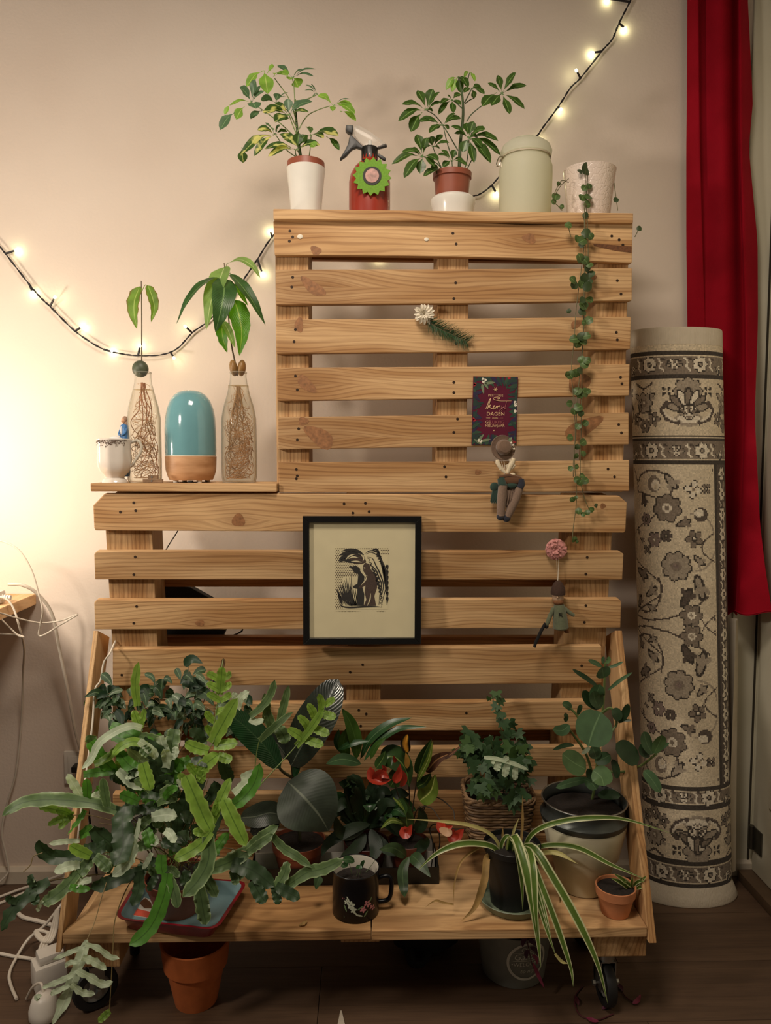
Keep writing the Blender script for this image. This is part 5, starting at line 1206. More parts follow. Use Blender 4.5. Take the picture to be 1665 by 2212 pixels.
for k in range(46):                 # the tangle of smaller lobes between the long fronds
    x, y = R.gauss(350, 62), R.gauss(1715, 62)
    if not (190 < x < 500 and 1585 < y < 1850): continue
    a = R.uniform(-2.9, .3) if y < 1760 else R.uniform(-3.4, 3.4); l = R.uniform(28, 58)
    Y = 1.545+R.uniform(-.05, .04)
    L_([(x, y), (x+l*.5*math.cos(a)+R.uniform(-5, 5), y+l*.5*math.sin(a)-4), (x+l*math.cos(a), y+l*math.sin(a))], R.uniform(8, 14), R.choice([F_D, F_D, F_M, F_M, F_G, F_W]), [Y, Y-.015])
for k in range(16):
    x, y = R.uniform(215, 500), R.uniform(1790, 1880); a = R.uniform(.2, 2.9); l = R.uniform(30, 50); Y = 1.47+R.uniform(-.02, .02)
    L_([(x, y), (x+l*.5*math.cos(a), y+l*.5*math.sin(a)-6), (x+l*math.cos(a), y+l*math.sin(a))], R.uniform(8, 13), R.choice([F_D, F_M, F_G, F_W]), [Y, Y-.02])
# bright fronds at the front right
L_([(402, 1676), (420, 1718), (440, 1765), (458, 1800)], 19, F_B, [1.42, 1.40], wav=.18, wf=4, lob=.12)
L_([(455, 1796), (430, 1826), (400, 1845), (376, 1856)], 14, F_B, [1.40, 1.39]); L_([(450, 1806), (450, 1858), (428, 1902), (394, 1938)], 18, F_M, [1.40, 1.37], wav=.2)
L_([(448, 1800), (432, 1798), (416, 1794)], 9, F_B, [1.405, 1.40]); L_([(458, 1776), (478, 1724), (498, 1680)], 12, F_B, [1.43, 1.45]); L_([(462, 1760), (470, 1742), (468, 1730)], 8, F_B, [1.43, 1.43])
L_([(484, 1728), (503, 1770), (532, 1828)], 17, F_B, [1.42, 1.40], wav=.2); L_([(490, 1748), (525, 1724), (550, 1690), (562, 1648)], 15, F_G, [1.45, 1.47]); L_([(505, 1715), (535, 1690), (560, 1668)], 12, F_W, [1.50, 1.52])
L_([(520, 1680), (545, 1672), (560, 1682)], 9, F_W, [1.54, 1.55]); L_([(500, 1735), (470, 1760), (448, 1830)], 14, F_D, [1.48, 1.46]); L_([(455, 1852), (474, 1824), (494, 1798)], 11, F_G, [1.43, 1.45])
L_([(445, 1880), (488, 1866), (524, 1846), (546, 1824)], 16, F_M, [1.42, 1.43]); L_([(532, 1838), (560, 1812), (602, 1782)], 12, F_M, [1.42, 1.44]); L_([(534, 1842), (562, 1822), (590, 1802)], 10, F_M, [1.415, 1.43])
L_([(585, 1802), (612, 1832), (638, 1848), (674, 1874)], 10, F_M, [1.44, 1.42]); L_([(620, 1914), (662, 1886), (700, 1876), (742, 1856)], 14, F_M, [1.415, 1.43], wav=.25, wf=4)
L_([(500, 1866), (545, 1880), (592, 1916)], 19, F_D, [1.42, 1.40]); L_([(588, 1924), (612, 1892), (621, 1860)], 12, F_M, [1.40, 1.42], lob=.18); L_([(545, 1902), (560, 1930), (574, 1950)], 15, F_D, [1.40, 1.385]); L_([(592, 1918), (598, 1938), (602, 1954)], 10, F_D, [1.40, 1.39]); L_([(596, 1914), (622, 1928), (648, 1942)], 13, F_D, [1.40, 1.39]); L_([(548, 1912), (572, 1896), (586, 1886)], 11, F_D, [1.41, 1.415])
L_([(500, 1880), (508, 1900), (510, 1912)], 9, F_M, [1.42, 1.41]); L_([(545, 1868), (520, 1888), (500, 1905)], 10, F_M, [1.425, 1.42])
stems(FE, [([(400, 1862), (440, 1820), (480, 1830), (535, 1840)], [1.53, 1.42]), ([(410, 1862), (470, 1862), (540, 1878)], [1.53, 1.42]), ([(392, 1868), (420, 1838), (452, 1802)], [1.53, 1.40]), ([(395, 1862), (450, 1780), (484, 1730)], [1.54, 1.43])], .0012, FST)
# blades hanging over the pot and tray
L_([(350, 1846), (348, 1868), (352, 1890)], 13, F_G, [1.45, 1.44], wav=.04); L_([(362, 1886), (356, 1930), (334, 1988), (308, 2022), (278, 2042)], 17, F_G, [1.44, 1.40], wav=.15); L_([(366, 1895), (378, 1930), (384, 1962)], 12, F_M, [1.44, 1.42], wav=.04)
L_([(312, 1880), (262, 1896), (218, 1912), (200, 1904)], 15, F_D, [1.45, 1.42]); L_([(300, 1882), (300, 1920), (285, 1958)], 13, F_D, [1.44, 1.42]); L_([(292, 1822), (276, 1862), (242, 1894)], 13, F_W, [1.43, 1.41]); L_([(328, 1842), (318, 1862), (308, 1878)], 6, F_W, [1.45, 1.44]); L_([(302, 1768), (296, 1800), (290, 1828)], 5, F_W, [1.44, 1.43])
L_([(424, 1895), (434, 1938), (440, 1972), (446, 1998)], 16, F_M, [1.43, 1.41], wav=.35, wf=5); L_([(438, 1880), (455, 1912), (468, 1938)], 12, F_M, [1.44, 1.43])
L_([(405, 1880), (400, 1900), (402, 1915)], 12, F_D, [1.47, 1.46]); L_([(340, 1890), (330, 1905), (320, 1925)], 9, F_D, [1.45, 1.44])
# lower left
L_([(204, 1846), (184, 1872), (166, 1898)], 14, F_M, [1.45, 1.43]); L_([(168, 1886), (140, 1918), (112, 1940), (90, 1952)], 15, F_M, [1.43, 1.41]); L_([(172, 1868), (146, 1872), (116, 1884)], 11, F_W, [1.44, 1.42]); L_([(198, 1900), (168, 1908), (146, 1926)], 8, F_W, [1.43, 1.42]); L_([(205, 1850), (225, 1866), (236, 1882)], 13, F_M, [1.44, 1.43]); L_([(150, 1915), (170, 1920), (196, 1920)], 8, F_G, [1.42, 1.42]); L_([(92, 1945), (84, 1960), (80, 1970)], 5, F_W, [1.41, 1.41])
L_([(106, 1902), (66, 1932), (28, 1966), (2, 2012)], 14, F_D, [1.42, 1.38], lob=.25); L_([(72, 1915), (68, 1900), (74, 1896)], 10, F_D, [1.41, 1.41]); L_([(70, 1925), (76, 1942), (74, 1956)], 10, F_D, [1.41, 1.40]); L_([(34, 1955), (24, 1975), (22, 1990)], 10, F_D, [1.40, 1.39]); L_([(40, 1950), (24, 1944), (14, 1936)], 8, F_D, [1.40, 1.39])
stems(FE, [([(330, 1875), (240, 1870), (204, 1848)], [1.54, 1.45]), ([(330, 1880), (200, 1890), (106, 1902)], [1.54, 1.42]), ([(92, 1842), (72, 1850), (66, 1868), (50, 1884)], [1.43, 1.41]), ([(310, 1880), (245, 1885), (224, 1925), (205, 1990), (187, 2032)], [1.50, 1.42, 1.36]), ([(320, 1885), (285, 1900), (250, 1980), (244, 2050), (240, 2120), (236, 2188)], [1.50, 1.42, 1.37])], .0012, FST)
def frond(rachis, Ys, lobes, hw, m_, name='frond'):
    n = len(rachis); P = []
    for i, (x, y) in enumerate(rachis):
        q = i/(n-1)*(len(Ys)-1); j = min(int(q), len(Ys)-2); f = q-j; P.append(at(x, y, Ys[j]*(1-f)+Ys[j+1]*f))
    ms = [blade(P, hw*Ys[0]/F, 'strap', (0, -1, .5), .2, .2, 5, 20, 4, lob=.15)]
    for pts, w in lobes:
        ms.append(blade([at(x, y, Ys[-1]+.004*k) for k, (x, y) in enumerate(pts)], w*Ys[0]/F, 'finger', (0, -1, .5), .1, .35, 3, 12, 4, lob=.15))
    return part(FE, name, join(*ms), m_)
frond([(188, 2030), (176, 2068), (160, 2110), (140, 2160), (112, 2216)], [1.36, 1.32], [([(184, 2040), (212, 2048), (236, 2066), (258, 2070)], 6), ([(178, 2068), (205, 2078), (230, 2094)], 8), ([(166, 2096), (196, 2112), (222, 2126), (244, 2121)], 8), ([(154, 2126), (178, 2144), (206, 2147)], 7), ([(186, 2044), (154, 2056), (112, 2074)], 5), ([(174, 2076), (150, 2080), (140, 2088)], 5), ([(166, 2100), (132, 2118), (90, 2134)], 6), ([(150, 2128), (120, 2142), (108, 2148)], 6)], 12, F_W)
L_([(238, 2184), (226, 2194), (212, 2208)], 8, F_B, [1.36, 1.35], wav=.3); L_([(84, 2160), (78, 2154), (90, 2150)], 5, F_W, [1.36, 1.36])
# upper right fronds
def lobed(rachis, Ys, lobes, hw, m_, m2=None):
    stems(FE, [(rachis, Ys)], .0012, STEMG)
    for (pts, w) in lobes:
        x0, y0 = pts[0]; k = min(range(len(rachis)), key=lambda i: (rachis[i][0]-x0)**2+(rachis[i][1]-y0)**2)/(len(rachis)-1)
        Y = Ys[0]*(1-k)+Ys[-1]*k
        L_(pts, w, m_, [Y, Y-.01], wav=.15)
lobed([(420, 1690), (445, 1632), (466, 1592), (480, 1562)], [1.50, 1.52], [([(458, 1606), (482, 1562), (512, 1508)], 17), ([(450, 1622), (425, 1616), (399, 1604)], 13), ([(462, 1612), (490, 1608), (514, 1604)], 12), ([(470, 1632), (486, 1638), (502, 1642)], 11), ([(424, 1676), (446, 1650), (474, 1628)], 16), ([(424, 1672), (414, 1660), (406, 1648)], 9), ([(410, 1690), (398, 1682), (384, 1672)], 8), ([(430, 1690), (440, 1664)], 12)], 10, F_B)
tip = [(456, 1592), (468, 1530), (478, 1450), (482, 1424)]
lobed(tip, [1.57, 1.60], [([(476+dx*.1, y), (476+s*16, y-10), (476+s*27-3, y-16)], 8) for s in (-1, 1) for dx, y in ((0, 1470), (0, 1492), (0, 1514))]+[([(474, 1500), (478, 1465), (480, 1440)], 11), ([(464, 1560), (452, 1548), (443, 1536)], 8), ([(458, 1590), (450, 1574), (448, 1566)], 8), ([(466, 1540), (478, 1535), (490, 1532)], 8)], 8, F_B)
bl(FE, [(478, 1446), (482, 1434), (483, 1422)], 5, mat('withered_tip', '5A4020', .8, .3), [1.60, 1.60])
L_([(513, 1532), (520, 1508), (539, 1493)], 9, F_W, [1.56, 1.55]); L_([(500, 1500), (508, 1505), (512, 1515)], 8, F_W, [1.58, 1.58])
lobed([(545, 1720), (560, 1600), (600, 1562), (634, 1538)], [1.56, 1.60], [([(540, 1548), (568, 1524), (586, 1496), (594, 1468)], 9), ([(572, 1562), (576, 1530), (571, 1497)], 9), ([(602, 1560), (612, 1528), (624, 1480)], 9), ([(590, 1585), (582, 1556), (576, 1536)], 11), ([(600, 1572), (612, 1588), (618, 1606)], 15), ([(560, 1600), (590, 1572), (632, 1538)], 8)], 8, F_M)
L_([(538, 1555), (554, 1560), (570, 1554)], 7, F_W, [1.57, 1.57])
lobed([(520, 1740), (580, 1676), (630, 1622), (664, 1580), (702, 1522)], [1.52, 1.52], [([(692, 1540), (694, 1518), (688, 1498)], 8), ([(680, 1556), (676, 1538), (664, 1520)], 9), ([(666, 1578), (660, 1562), (643, 1546)], 9), ([(655, 1596), (642, 1586), (621, 1574)], 10), ([(702, 1524), (712, 1516), (724, 1508)], 8), ([(694, 1540), (710, 1546), (726, 1549)], 10), ([(672, 1570), (694, 1580), (712, 1586)], 10), ([(656, 1596), (680, 1604), (699, 1610)], 10), ([(640, 1612), (672, 1572), (700, 1530)], 9)], 8, F_B)

# --- white bowl planter and weeping fig behind the fern
bc = at(330, 1850, 1.728)
cup_ = thing('wooden_block', 'small wooden block lifting the white planter behind the fern', 'block', (bc.x, 1.728, ZB))
part(cup_, 'body', bx(bc.x-.04, bc.x+.04, 1.69, 1.768, ZB+.0004, bc.z-.0004, .002), WX)
_, pr = turned(330, 1.728, [(1850, 30), (1835, 40), (1790, 48), (1768, 50)], bc.z)
BOWL = mat('white_planter', 'CFCBC0', .3, .05, coat=.3)
FI = thing('weeping_fig', 'weeping fig with many small pointed leaves in a white planter behind the fern', 'plant', (bc.x, 1.728, bc.z))
DYO['weeping_fig'] = .05
part(FI, 'planter', lathe((bc.x, 1.728, bc.z), shell([(min(r, .0545), z) for r, z in pr], .003), 40), BOWL); soil(FI, (bc.x, 1.728), .049, bc.z+pr[-1][1]-.006, seed=8)
FG = leafmat('fig_leaf', '2A4224', '66805E', '6E8860', .05, rough=.55, trans=.2, var=.3); FG2 = leafmat('fig_leaf_dark', '1A331E', '4E664E', None, rough=.5, trans=.15, var=.25); FG3 = leafmat('fig_leaf_pale', '66795F', '4E6A48', 'A9B79A', .05, rough=.4, trans=.2, var=.2)
TWIG = mat('fig_twig', '6B5644', .7, .3); TWIGP = mat('fig_twig_pale', 'A08D72', .6, .2)
br = [[(335, 1770), (380, 1640), (395, 1560), (402, 1500), (408, 1440)], [(335, 1770), (372, 1620), (420, 1560), (446, 1500), (470, 1450)], [(330, 1770), (340, 1600), (318, 1540), (300, 1500)], [(328, 1770), (320, 1620), (270, 1560), (240, 1510), (220, 1500)], [(334, 1770), (390, 1620), (460, 1580), (500, 1540)], [(330, 1770), (330, 1580), (345, 1520), (336, 1475)], [(330, 1770), (350, 1640), (380, 1560), (392, 1530), (374, 1500)], [(328, 1770), (260, 1600), (235, 1540), (246, 1490)], [(334, 1770), (430, 1600), (500, 1560), (520, 1500)]]
R = random.Random(21)
for b_ in br:
    Y1 = 1.655+R.uniform(-.03, .03); stems(FI, [(b_, [1.655, Y1])], .0014, R.choice([TWIG, TWIG, TWIGP]))
    for k in range(20):
        q = R.uniform(.45, 1)*(len(b_)-1); j = min(int(q), len(b_)-2); f = q-j
        x, y = b_[j][0]*(1-f)+b_[j+1][0]*f, b_[j][1]*(1-f)+b_[j+1][1]*f
        a = R.uniform(.35, 2.8); L = R.uniform(20, 38); ox, oy = R.uniform(-22, 22), R.uniform(-22, 14)
        ex, ey = x+ox+L*math.cos(a), min(y+oy+L*math.sin(a)*.8, 1640)
        Y = Y1+R.uniform(-.035, .02)
        if R.random() < .5: stems(FI, [([(x, y), (x+ox, y+oy)], [Y1, Y])], .0007, TWIGP)
        bl(FI, [(x+ox, y+oy), ((x+ox+ex)/2, (y+oy+ey)/2-4), (ex, ey)], R.uniform(6.5, 10.5), R.choice([FG, FG, FG2, FG3]), [Y, Y-.012], 'ovate', up=(R.uniform(-.6, .6), -1, R.uniform(0, .8)), fold=.3, nseg=8)
for pts, hw, m_ in (([(219, 1455), (232, 1466), (243, 1482)], 9, FG), ([(226, 1503), (206, 1496), (181, 1507)], 9, FG), ([(252, 1500), (250, 1510), (245, 1520)], 8, FG), ([(266, 1490), (248, 1494), (234, 1503)], 6, FG3), ([(397, 1438), (415, 1424), (438, 1433)], 11, FG2), ([(440, 1465), (424, 1480), (408, 1496)], 15, FG2), ([(380, 1443), (386, 1456), (390, 1470)], 7, FG), ([(312, 1455), (328, 1462), (335, 1478)], 6, FG), ([(300, 1486), (312, 1502), (316, 1528)], 10, FG), ([(338, 1528), (358, 1530), (378, 1546)], 8, FG), ([(372, 1500), (388, 1515), (388, 1540)], 11, FG3), ([(404, 1515), (408, 1530), (404, 1546)], 9, FG2), ([(425, 1490), (446, 1500), (462, 1525)], 12, FG), ([(250, 1532), (262, 1552), (258, 1572)], 9, FG2), ([(226, 1520), (234, 1535), (222, 1548)], 9, FG)):
    bl(FI, pts, hw, m_, [1.63, 1.61], 'ovate', up=(0, -1, .5), fold=.25, nseg=9)

# --- black tray on feet with a white liner; rubber plant, peace lily and anthurium stand in it
YK0, YK1 = 1.664, 1.774
a, b = at(540, 1912, YK0), at(948, 1906, YK0); ZK = ZB+.0005; ZKt = at(745, 1876, YK0).z
BT = thing('plant_tray', 'long black tray with a white liner holding three potted plants', 'tray', ((a.x+b.x)/2, (YK0+YK1)/2, ZB))
def opentray(x0, x1, y0, y1, z0, z1, w):
    return join(bx(x0, x1, y0, y1, z0, z0+.003), bx(x0, x1, y0, y0+w, z0+.003, z1), bx(x0, x1, y1-w, y1, z0+.003, z1), bx(x0, x0+w, y0+w, y1-w, z0+.003, z1), bx(x1-w, x1, y0+w, y1-w, z0+.003, z1))
part(BT, 'tray_body', opentray(a.x, b.x, YK0, YK1, ZK, ZKt, .0025), BLKP)
zl2 = at(590, 1822, YK1-.02).z
LINER = mat('white_liner', 'C4BFB4', .6, .06)
part(BT, 'liner', opentray(a.x+.006, b.x-.006, YK0+.046, YK1-.004, ZK+.0035, zl2, .0015), LINER)
part(BT, 'handle_wire', join(tube([at(930, 1880, YK0+.01), at(936, 1830, YK0+.02), at(928, 1790, YK0+.03), at(944, 1782, YK0+.03), at(950, 1820, YK0+.03), at(944, 1850, YK0+.02), at(947, 1880, YK0+.01)], .0016, 6, seg=24)), BLKP)
ZP = ZK+.006
def tpot(name, label, cx, yr, hw, Y, m_, rb=.72):
    c = at(cx, yr, Y); r = hw*(at(cx+1, yr, Y).x-c.x); c0 = Vector((c.x, Y, ZP)); h = c.z-ZP
    o = thing(name, label, 'plant', c0)
    part(o, 'pot', lathe(c0, shell([(r*rb, 0), (r*.92, h-.02), (r*.97, h-.0195), (r, h)], .002), 36), m_); soil(o, c0, r*.94, c.z-.008, seed=int(cx)); return o
RB = tpot('rubber_plant', 'rubber plant with very large dark glossy leaves in a brown pot', 645, 1813, 58, 1.721, BROWNP)
DYO['rubber_plant'] = .07
RBL = leafmat('rubber_leaf', '20261F', '2B3B24', '565C4E', .025, rough=.22, trans=.02, var=.25, veins=.12, spec=.6); RBG = leafmat('rubber_leaf_green', '17381C', '1D3A20', '2C4A2A', .03, rough=.3, trans=.1, var=.2, veins=.3); RBM = leafmat('rubber_leaf_grey', '333B30', '2B3B24', '6B7262', .025, rough=.4, trans=.02, var=.2, veins=.06)
stems(RB, [([(648, 1815), (640, 1740), (630, 1650), (626, 1620)], [1.65, 1.64]), ([(638, 1740), (633, 1715), (636, 1696)], [1.645, 1.58]), ([(632, 1680), (612, 1668), (600, 1655)], [1.645, 1.60]), ([(636, 1720), (625, 1750), (618, 1766)], [1.645, 1.60])], .004, mat('rubber_stem', '4A4A32', .6, .2))
bl(RB, [(628, 1655), (662, 1592), (700, 1530), (731, 1467)], 47, RBL, [1.62, 1.60, 1.62], 'ell', up=(-.5, -1, .35), fold=.18, nseg=18, ncr=8)
bl(RB, [(606, 1660), (570, 1610), (530, 1570), (492, 1540)], 30, RBG, [1.60, 1.57], 'ell', up=(.6, -.9, .2), fold=-.12, nseg=16, ncr=8)
bl(RB, [(622, 1688), (660, 1726), (690, 1762), (710, 1796)], 70, RBM, [1.57, 1.52, 1.53], 'ovate', up=(.05, -1, .55), fold=.06, nseg=18, ncr=8)
bl(RB, [(618, 1766), (585, 1756), (550, 1764), (518, 1766)], 26, RBM, [1.59, 1.55], 'ell', up=(.2, -1, .6), fold=.3, nseg=14, ncr=6)
bl(RB, [(604, 1770), (570, 1785), (540, 1798)], 24, RBL, [1.58, 1.55], 'ell', up=(.1, -1, .4), fold=.1, nseg=12, ncr=6)
bl(RB, [(624, 1640), (598, 1606), (576, 1594)], 17, RBL, [1.63, 1.64], 'ell', up=(.2, -1, .6), fold=.2, nseg=12, ncr=6)
bl(RB, [(626, 1622), (640, 1650), (636, 1680)], 9, RBG, [1.63, 1.62], 'ell', nseg=10)
PL_ = tpot('peace_lily', 'peace lily with long arching dark green leaves behind the enamel mug', 790, 1815, 48, 1.719, mat('dark_red_pot', '4E1A16', .5, .15))
DYO['peace_lily'] = .07
PLD = leafmat('lily_dark', '1A2C18', '2D4426', None, rough=.5, trans=.08, var=.3, veins=.1); PLG = leafmat('lily_green', '3A5A22', '5B7840', '4E6E34', .04, rough=.32, trans=.2, var=.2, veins=.1); PLM = leafmat('lily_mid', '2A4A28', '4B6840', '5B7A50', .04, rough=.3, trans=.12, var=.2)
q = lambda pts, hw, m_, Ys, sh='lance', **k: bl(PL_, pts, hw, m_, Ys, sh, nseg=14, **k)
q([(778, 1640), (800, 1596), (842, 1564), (890, 1550)], 11, PLM, [1.63, 1.60], up=(-.4, -.8, .6)); q([(786, 1644), (815, 1604), (862, 1574), (922, 1570)], 8, PLM, [1.62, 1.59], up=(-.4, -.8, .6)); q([(770, 1640), (768, 1600), (756, 1560), (738, 1530)], 15, PLG, [1.62, 1.60]); q([(752, 1640), (742, 1605), (752, 1570)], 13, PLG, [1.63, 1.62]); q([(728, 1620), (760, 1606), (800, 1600)], 7, PLM, [1.62, 1.60]); q([(800, 1640), (812, 1612), (835, 1592)], 7, PLG, [1.61, 1.60]); q([(780, 1650), (740, 1640), (704, 1650)], 13, PLM, [1.62, 1.58]); q([(735, 1625), (728, 1600), (732, 1575)], 8, PLM, [1.64, 1.64])
R = random.Random(33)
for k in range(30):
    a = R.uniform(-3.0, .0); L = R.uniform(60, 150); x0, y0 = 790+R.uniform(-20, 20), 1790
    ex, ey = x0+L*.75*math.cos(a), y0+L*math.sin(a)*R.uniform(.5, 1.0)
    Y = 1.645+R.uniform(-.07, .035)
    if ex > 900: continue
    q([(x0, y0), ((x0*.4+ex*.6), (y0*.4+ey*.6)-22), (ex, ey+R.uniform(0, 20))], R.uniform(12, 19), R.choice([PLD, PLD, PLM]), [1.645, Y], fold=.25)
for pts, hw in (([(800, 1780), (760, 1790), (710, 1820), (694, 1850)], 13), ([(790, 1790), (740, 1800), (722, 1760)], 14), ([(800, 1790), (812, 1830), (800, 1865)], 15), ([(790, 1800), (770, 1830), (735, 1850)], 13), ([(810, 1800), (830, 1830), (855, 1850)], 12)): q(pts, hw, PLD, [1.63, 1.57])
AN = tpot('anthurium', 'anthurium with red flowers and curling variegated leaves in a small brown pot', 881, 1813, 43, 1.712, mat('small_brown_pot', '5E2A1C', .5, .15))
DYO['anthurium'] = .07
ANL = leafmat('anthurium_leaf', '2B421D', '4B6030', '6A8040', .04, rough=.28, trans=.12, var=.25); ANY = leafmat('anthurium_pale', '5B6E28', '7A8A46', 'B4BE70', .06, rough=.3, trans=.2, var=.25); ANR = mat('spathe_red', '9E2E1C', .4, .3, 60); ANB = leafmat('dried_leaf', '4A2C1C', '7A4E34', 'A87A50', .08, rough=.6, trans=.1, var=.4); ANO = leafmat('orange_leaf', '15140E', None, 'E3A23A', .32, rough=.3, trans=.1, var=.2)
q = lambda pts, hw, m_, Ys, sh='ovate', **k: bl(AN, pts, hw, m_, Ys, sh, nseg=14, ncr=6, **k)
stems(AN, [([(881, 1815), (884, 1740), (882, 1660), (880, 1622)], [1.635, 1.62]), ([(884, 1815), (892, 1740), (902, 1672)], [1.635, 1.62]), ([(878, 1815), (866, 1740), (848, 1680)], [1.635, 1.60]), ([(888, 1815), (930, 1725), (975, 1745), (982, 1770)], [1.635, 1.58]), ([(886, 1815), (900, 1750), (930, 1745), (950, 1770)], [1.635, 1.57]), ([(882, 1815), (905, 1760), (920, 1735)], [1.635, 1.6])], .0017, mat('anthurium_stem', '33281A', .6, .3))
q([(820, 1640), (850, 1635), (875, 1660), (884, 1700)], 26, ANL, [1.62, 1.60]); q([(902, 1672), (914, 1634), (932, 1596)], 13, ANL, [1.62, 1.60], fold=.7); q([(900, 1690), (925, 1640), (934, 1600)], 6, ANY, [1.60, 1.59]); q([(906, 1730), (930, 1708), (940, 1672)], 20, ANY, [1.61, 1.59], fold=.5); q([(900, 1700), (918, 1690), (930, 1670)], 18, ANL, [1.63, 1.62]); q([(920, 1668), (945, 1640), (982, 1624)], 12, ANB, [1.62, 1.60], fold=.5); q([(960, 1640), (978, 1626), (996, 1610)], 4, ANB, [1.6, 1.6]); q([(880, 1626), (875, 1606), (880, 1586)], 11, ANO, [1.61, 1.60], 'ell', fold=.5)
q([(879, 1660), (879, 1640), (876, 1625)], 6, leafmat('tan_leaf', '9C7434', None, None, trans=.1), [1.60, 1.60]); q([(842, 1700), (860, 1670), (866, 1640)], 18, ANL, [1.62, 1.61]); q([(812, 1660), (826, 1640), (832, 1622)], 12, ANL, [1.60, 1.6]); q([(860, 1725), (872, 1745), (876, 1762)], 9, ANL, [1.58, 1.57]); q([(848, 1722), (862, 1736), (874, 1752)], 3, ANY, [1.575, 1.57], 'lance'); q([(872, 1780), (846, 1772), (822, 1790)], 6, ANY, [1.60, 1.58], 'lance'); q([(880, 1795), (876, 1755), (868, 1720)], 16, ANL, [1.61, 1.60]); q([(876, 1800), (850, 1770), (840, 1740)], 15, PLD, [1.62, 1.61]); q([(900, 1800), (912, 1770), (905, 1740)], 14, PLD, [1.62, 1.61])
for pts, hw, up in (([(800, 1656), (804, 1682), (826, 1690), (846, 1684)], 12, (0, -.6, 1)), ([(806, 1690), (822, 1672), (842, 1682)], 12, (.3, -1, .3)), ([(850, 1690), (862, 1672), (864, 1650)], 10, (-.4, -1, .2)), ([(866, 1700), (872, 1680), (868, 1662)], 8, (.4, -1, .2)), ([(866, 1788), (878, 1800), (890, 1780)], 13, (0, -1, .6)), ([(944, 1774), (960, 1790), (978, 1784)], 14, (.2, -1, .5)), ([(966, 1800), (985, 1806), (1002, 1790)], 15, (-.3, -1, .4)), ([(856, 1646), (852, 1640), (850, 1632)], 5, (0, -1, .2)), ([(826, 1672), (830, 1660), (824, 1652)], 6, (0, -1, .2))):
    bl(AN, pts, hw, ANR, [1.57, 1.56], 'ovate', up=up, fold=.35, nseg=12, ncr=6, name='spathe')
bl(AN, [(948, 1790), (966, 1798), (976, 1794)], 9, mat('spathe_cream', 'B08A6A', .5, .2), [1.555, 1.55], 'ell', name='spathe')
q([(884, 1850), (870, 1880), (872, 1920), (874, 1938)], 12, leafmat('lily_low', '33482A', '50663E', '4E6440', .04, trans=.1), [1.56, 1.50], 'lance'); q([(888, 1846), (905, 1862), (930, 1895)], 15, MATS['lily_low'], [1.57, 1.52]); q([(878, 1850), (850, 1832), (818, 1836)], 13, MATS['lily_low'], [1.58, 1.54]); q([(894, 1842), (918, 1820), (924, 1808)], 12, PLD, [1.60, 1.59]); q([(692, 1892), (686, 1905), (682, 1922)], 10, MATS['lily_low'], [1.5, 1.49])

# --- enamel mug
mb = pk(768, 1967, ZB); YMG = mb.y
_, pr = turned(768, YMG, [(1967, 47), (1963, 50), (1900, 50), (1876, 50.5), (1872, 52.5)], ZB+.0004)
MC = Vector((mb.x, YMG, ZB+.0004))
MG = thing('enamel_mug', 'black enamel mug with printed pink and white flowers, used as a plant pot', 'mug', MC)
BEN = mat('black_enamel', '0B0C10', .3, .1, spec=.25); WEN = mat('white_enamel', 'B9B3A6', .25, .05)
top = pr[-1][1]
part(MG, 'body', lathe(MC, [(0, 0)]+pr+[(pr[-1][0]-.001, top+.0012), (pr[-1][0]-.003, top)], 48), BEN)
part(MG, 'lining', lathe(MC, [(0, top-.045), (pr[2][0]-.003, top-.045), (pr[2][0]-.0025, top-.004), (pr[-1][0]-.003, top-.0001)], 40), WEN)
part(MG, 'handle', tube([at(812, 1898, YMG), at(836, 1892, YMG), at(845, 1902, YMG), at(844, 1930, YMG), at(836, 1944, YMG), at(812, 1948, YMG)], .0048, 10, seg=24), BEN)
soil(MG, MC, pr[2][0]-.004, MC.z+top-.026, seed=12)
PK = mat('flower_pink', 'B5757A', .3, .15); WK = mat('flower_white', 'B9BFA9', .3, .15); GK = mat('flower_leaf', '5E7350', .3, .15)
def mugpt(px, py, lift=.0006):
    p = at(px, py, YMG); r_ = pr[2][0]+lift; s = max(-.97, min(.97, (p.x-MC.x)/r_))
    d = p-CAM; k = (MC.y-r_*math.sqrt(1-s*s))/d.y
    z = CAM.z+d.z*k
    return Vector((CAM.x+d.x*k, CAM.y+d.y*k, z)), s
fl_ = {PK: [], WK: [], GK: []}
def petal(px, py, a, L, w, m_):
    c, s = mugpt(px, py); tx = Vector((math.sqrt(1-s*s), s, 0)).normalized(); up = Vector((0, 0, 1))
    d = tx*math.cos(a)+up*math.sin(a); n = tx*-math.sin(a)+up*math.cos(a); k = YMG/F
    V = [c+d*(L*k*math.cos(t_))+n*(w*k*math.sin(t_)) for t_ in [2*PI*i/8 for i in range(8)]]
    fl_[m_].append((V, [tuple(range(8))], None))
for x, y, m_, sc_ in ((730, 1950, PK, 1), (738, 1942, PK, .8), (758, 1956, WK, 1.1), (763, 1966, WK, .9), (794, 1952, PK, 1), (784, 1965, PK, .9), (804, 1960, PK, .8), (724, 1936, PK, .6), (748, 1948, WK, .7)):
    for k in range(5):
        a = 2*PI*k/5+x; petal(x+4.5*sc_*math.cos(a), y-4.5*sc_*math.sin(a), a, 4*sc_, 2.6*sc_, m_)
for x, y, a in ((734, 1966, -1.0), (740, 1975, -.9), (768, 1974, -.7), (776, 1978, -.3), (752, 1944, 2), (790, 1974, .9), (778, 1962, .5), (800, 1944, 1.0), (746, 1962, -1.2)): petal(x, y, a, 8, 2, WK if x in (768, 776, 752) else GK)
for m_, l_ in fl_.items(): part(MG, 'printed_flowers', join(*l_), m_, smooth=False, kind='stuff')
SPR = thing('seedling', 'tiny seedlings sprouting from the soil in the enamel mug', 'plant', Vector((MC.x, MC.y, MC.z+top-.024)))
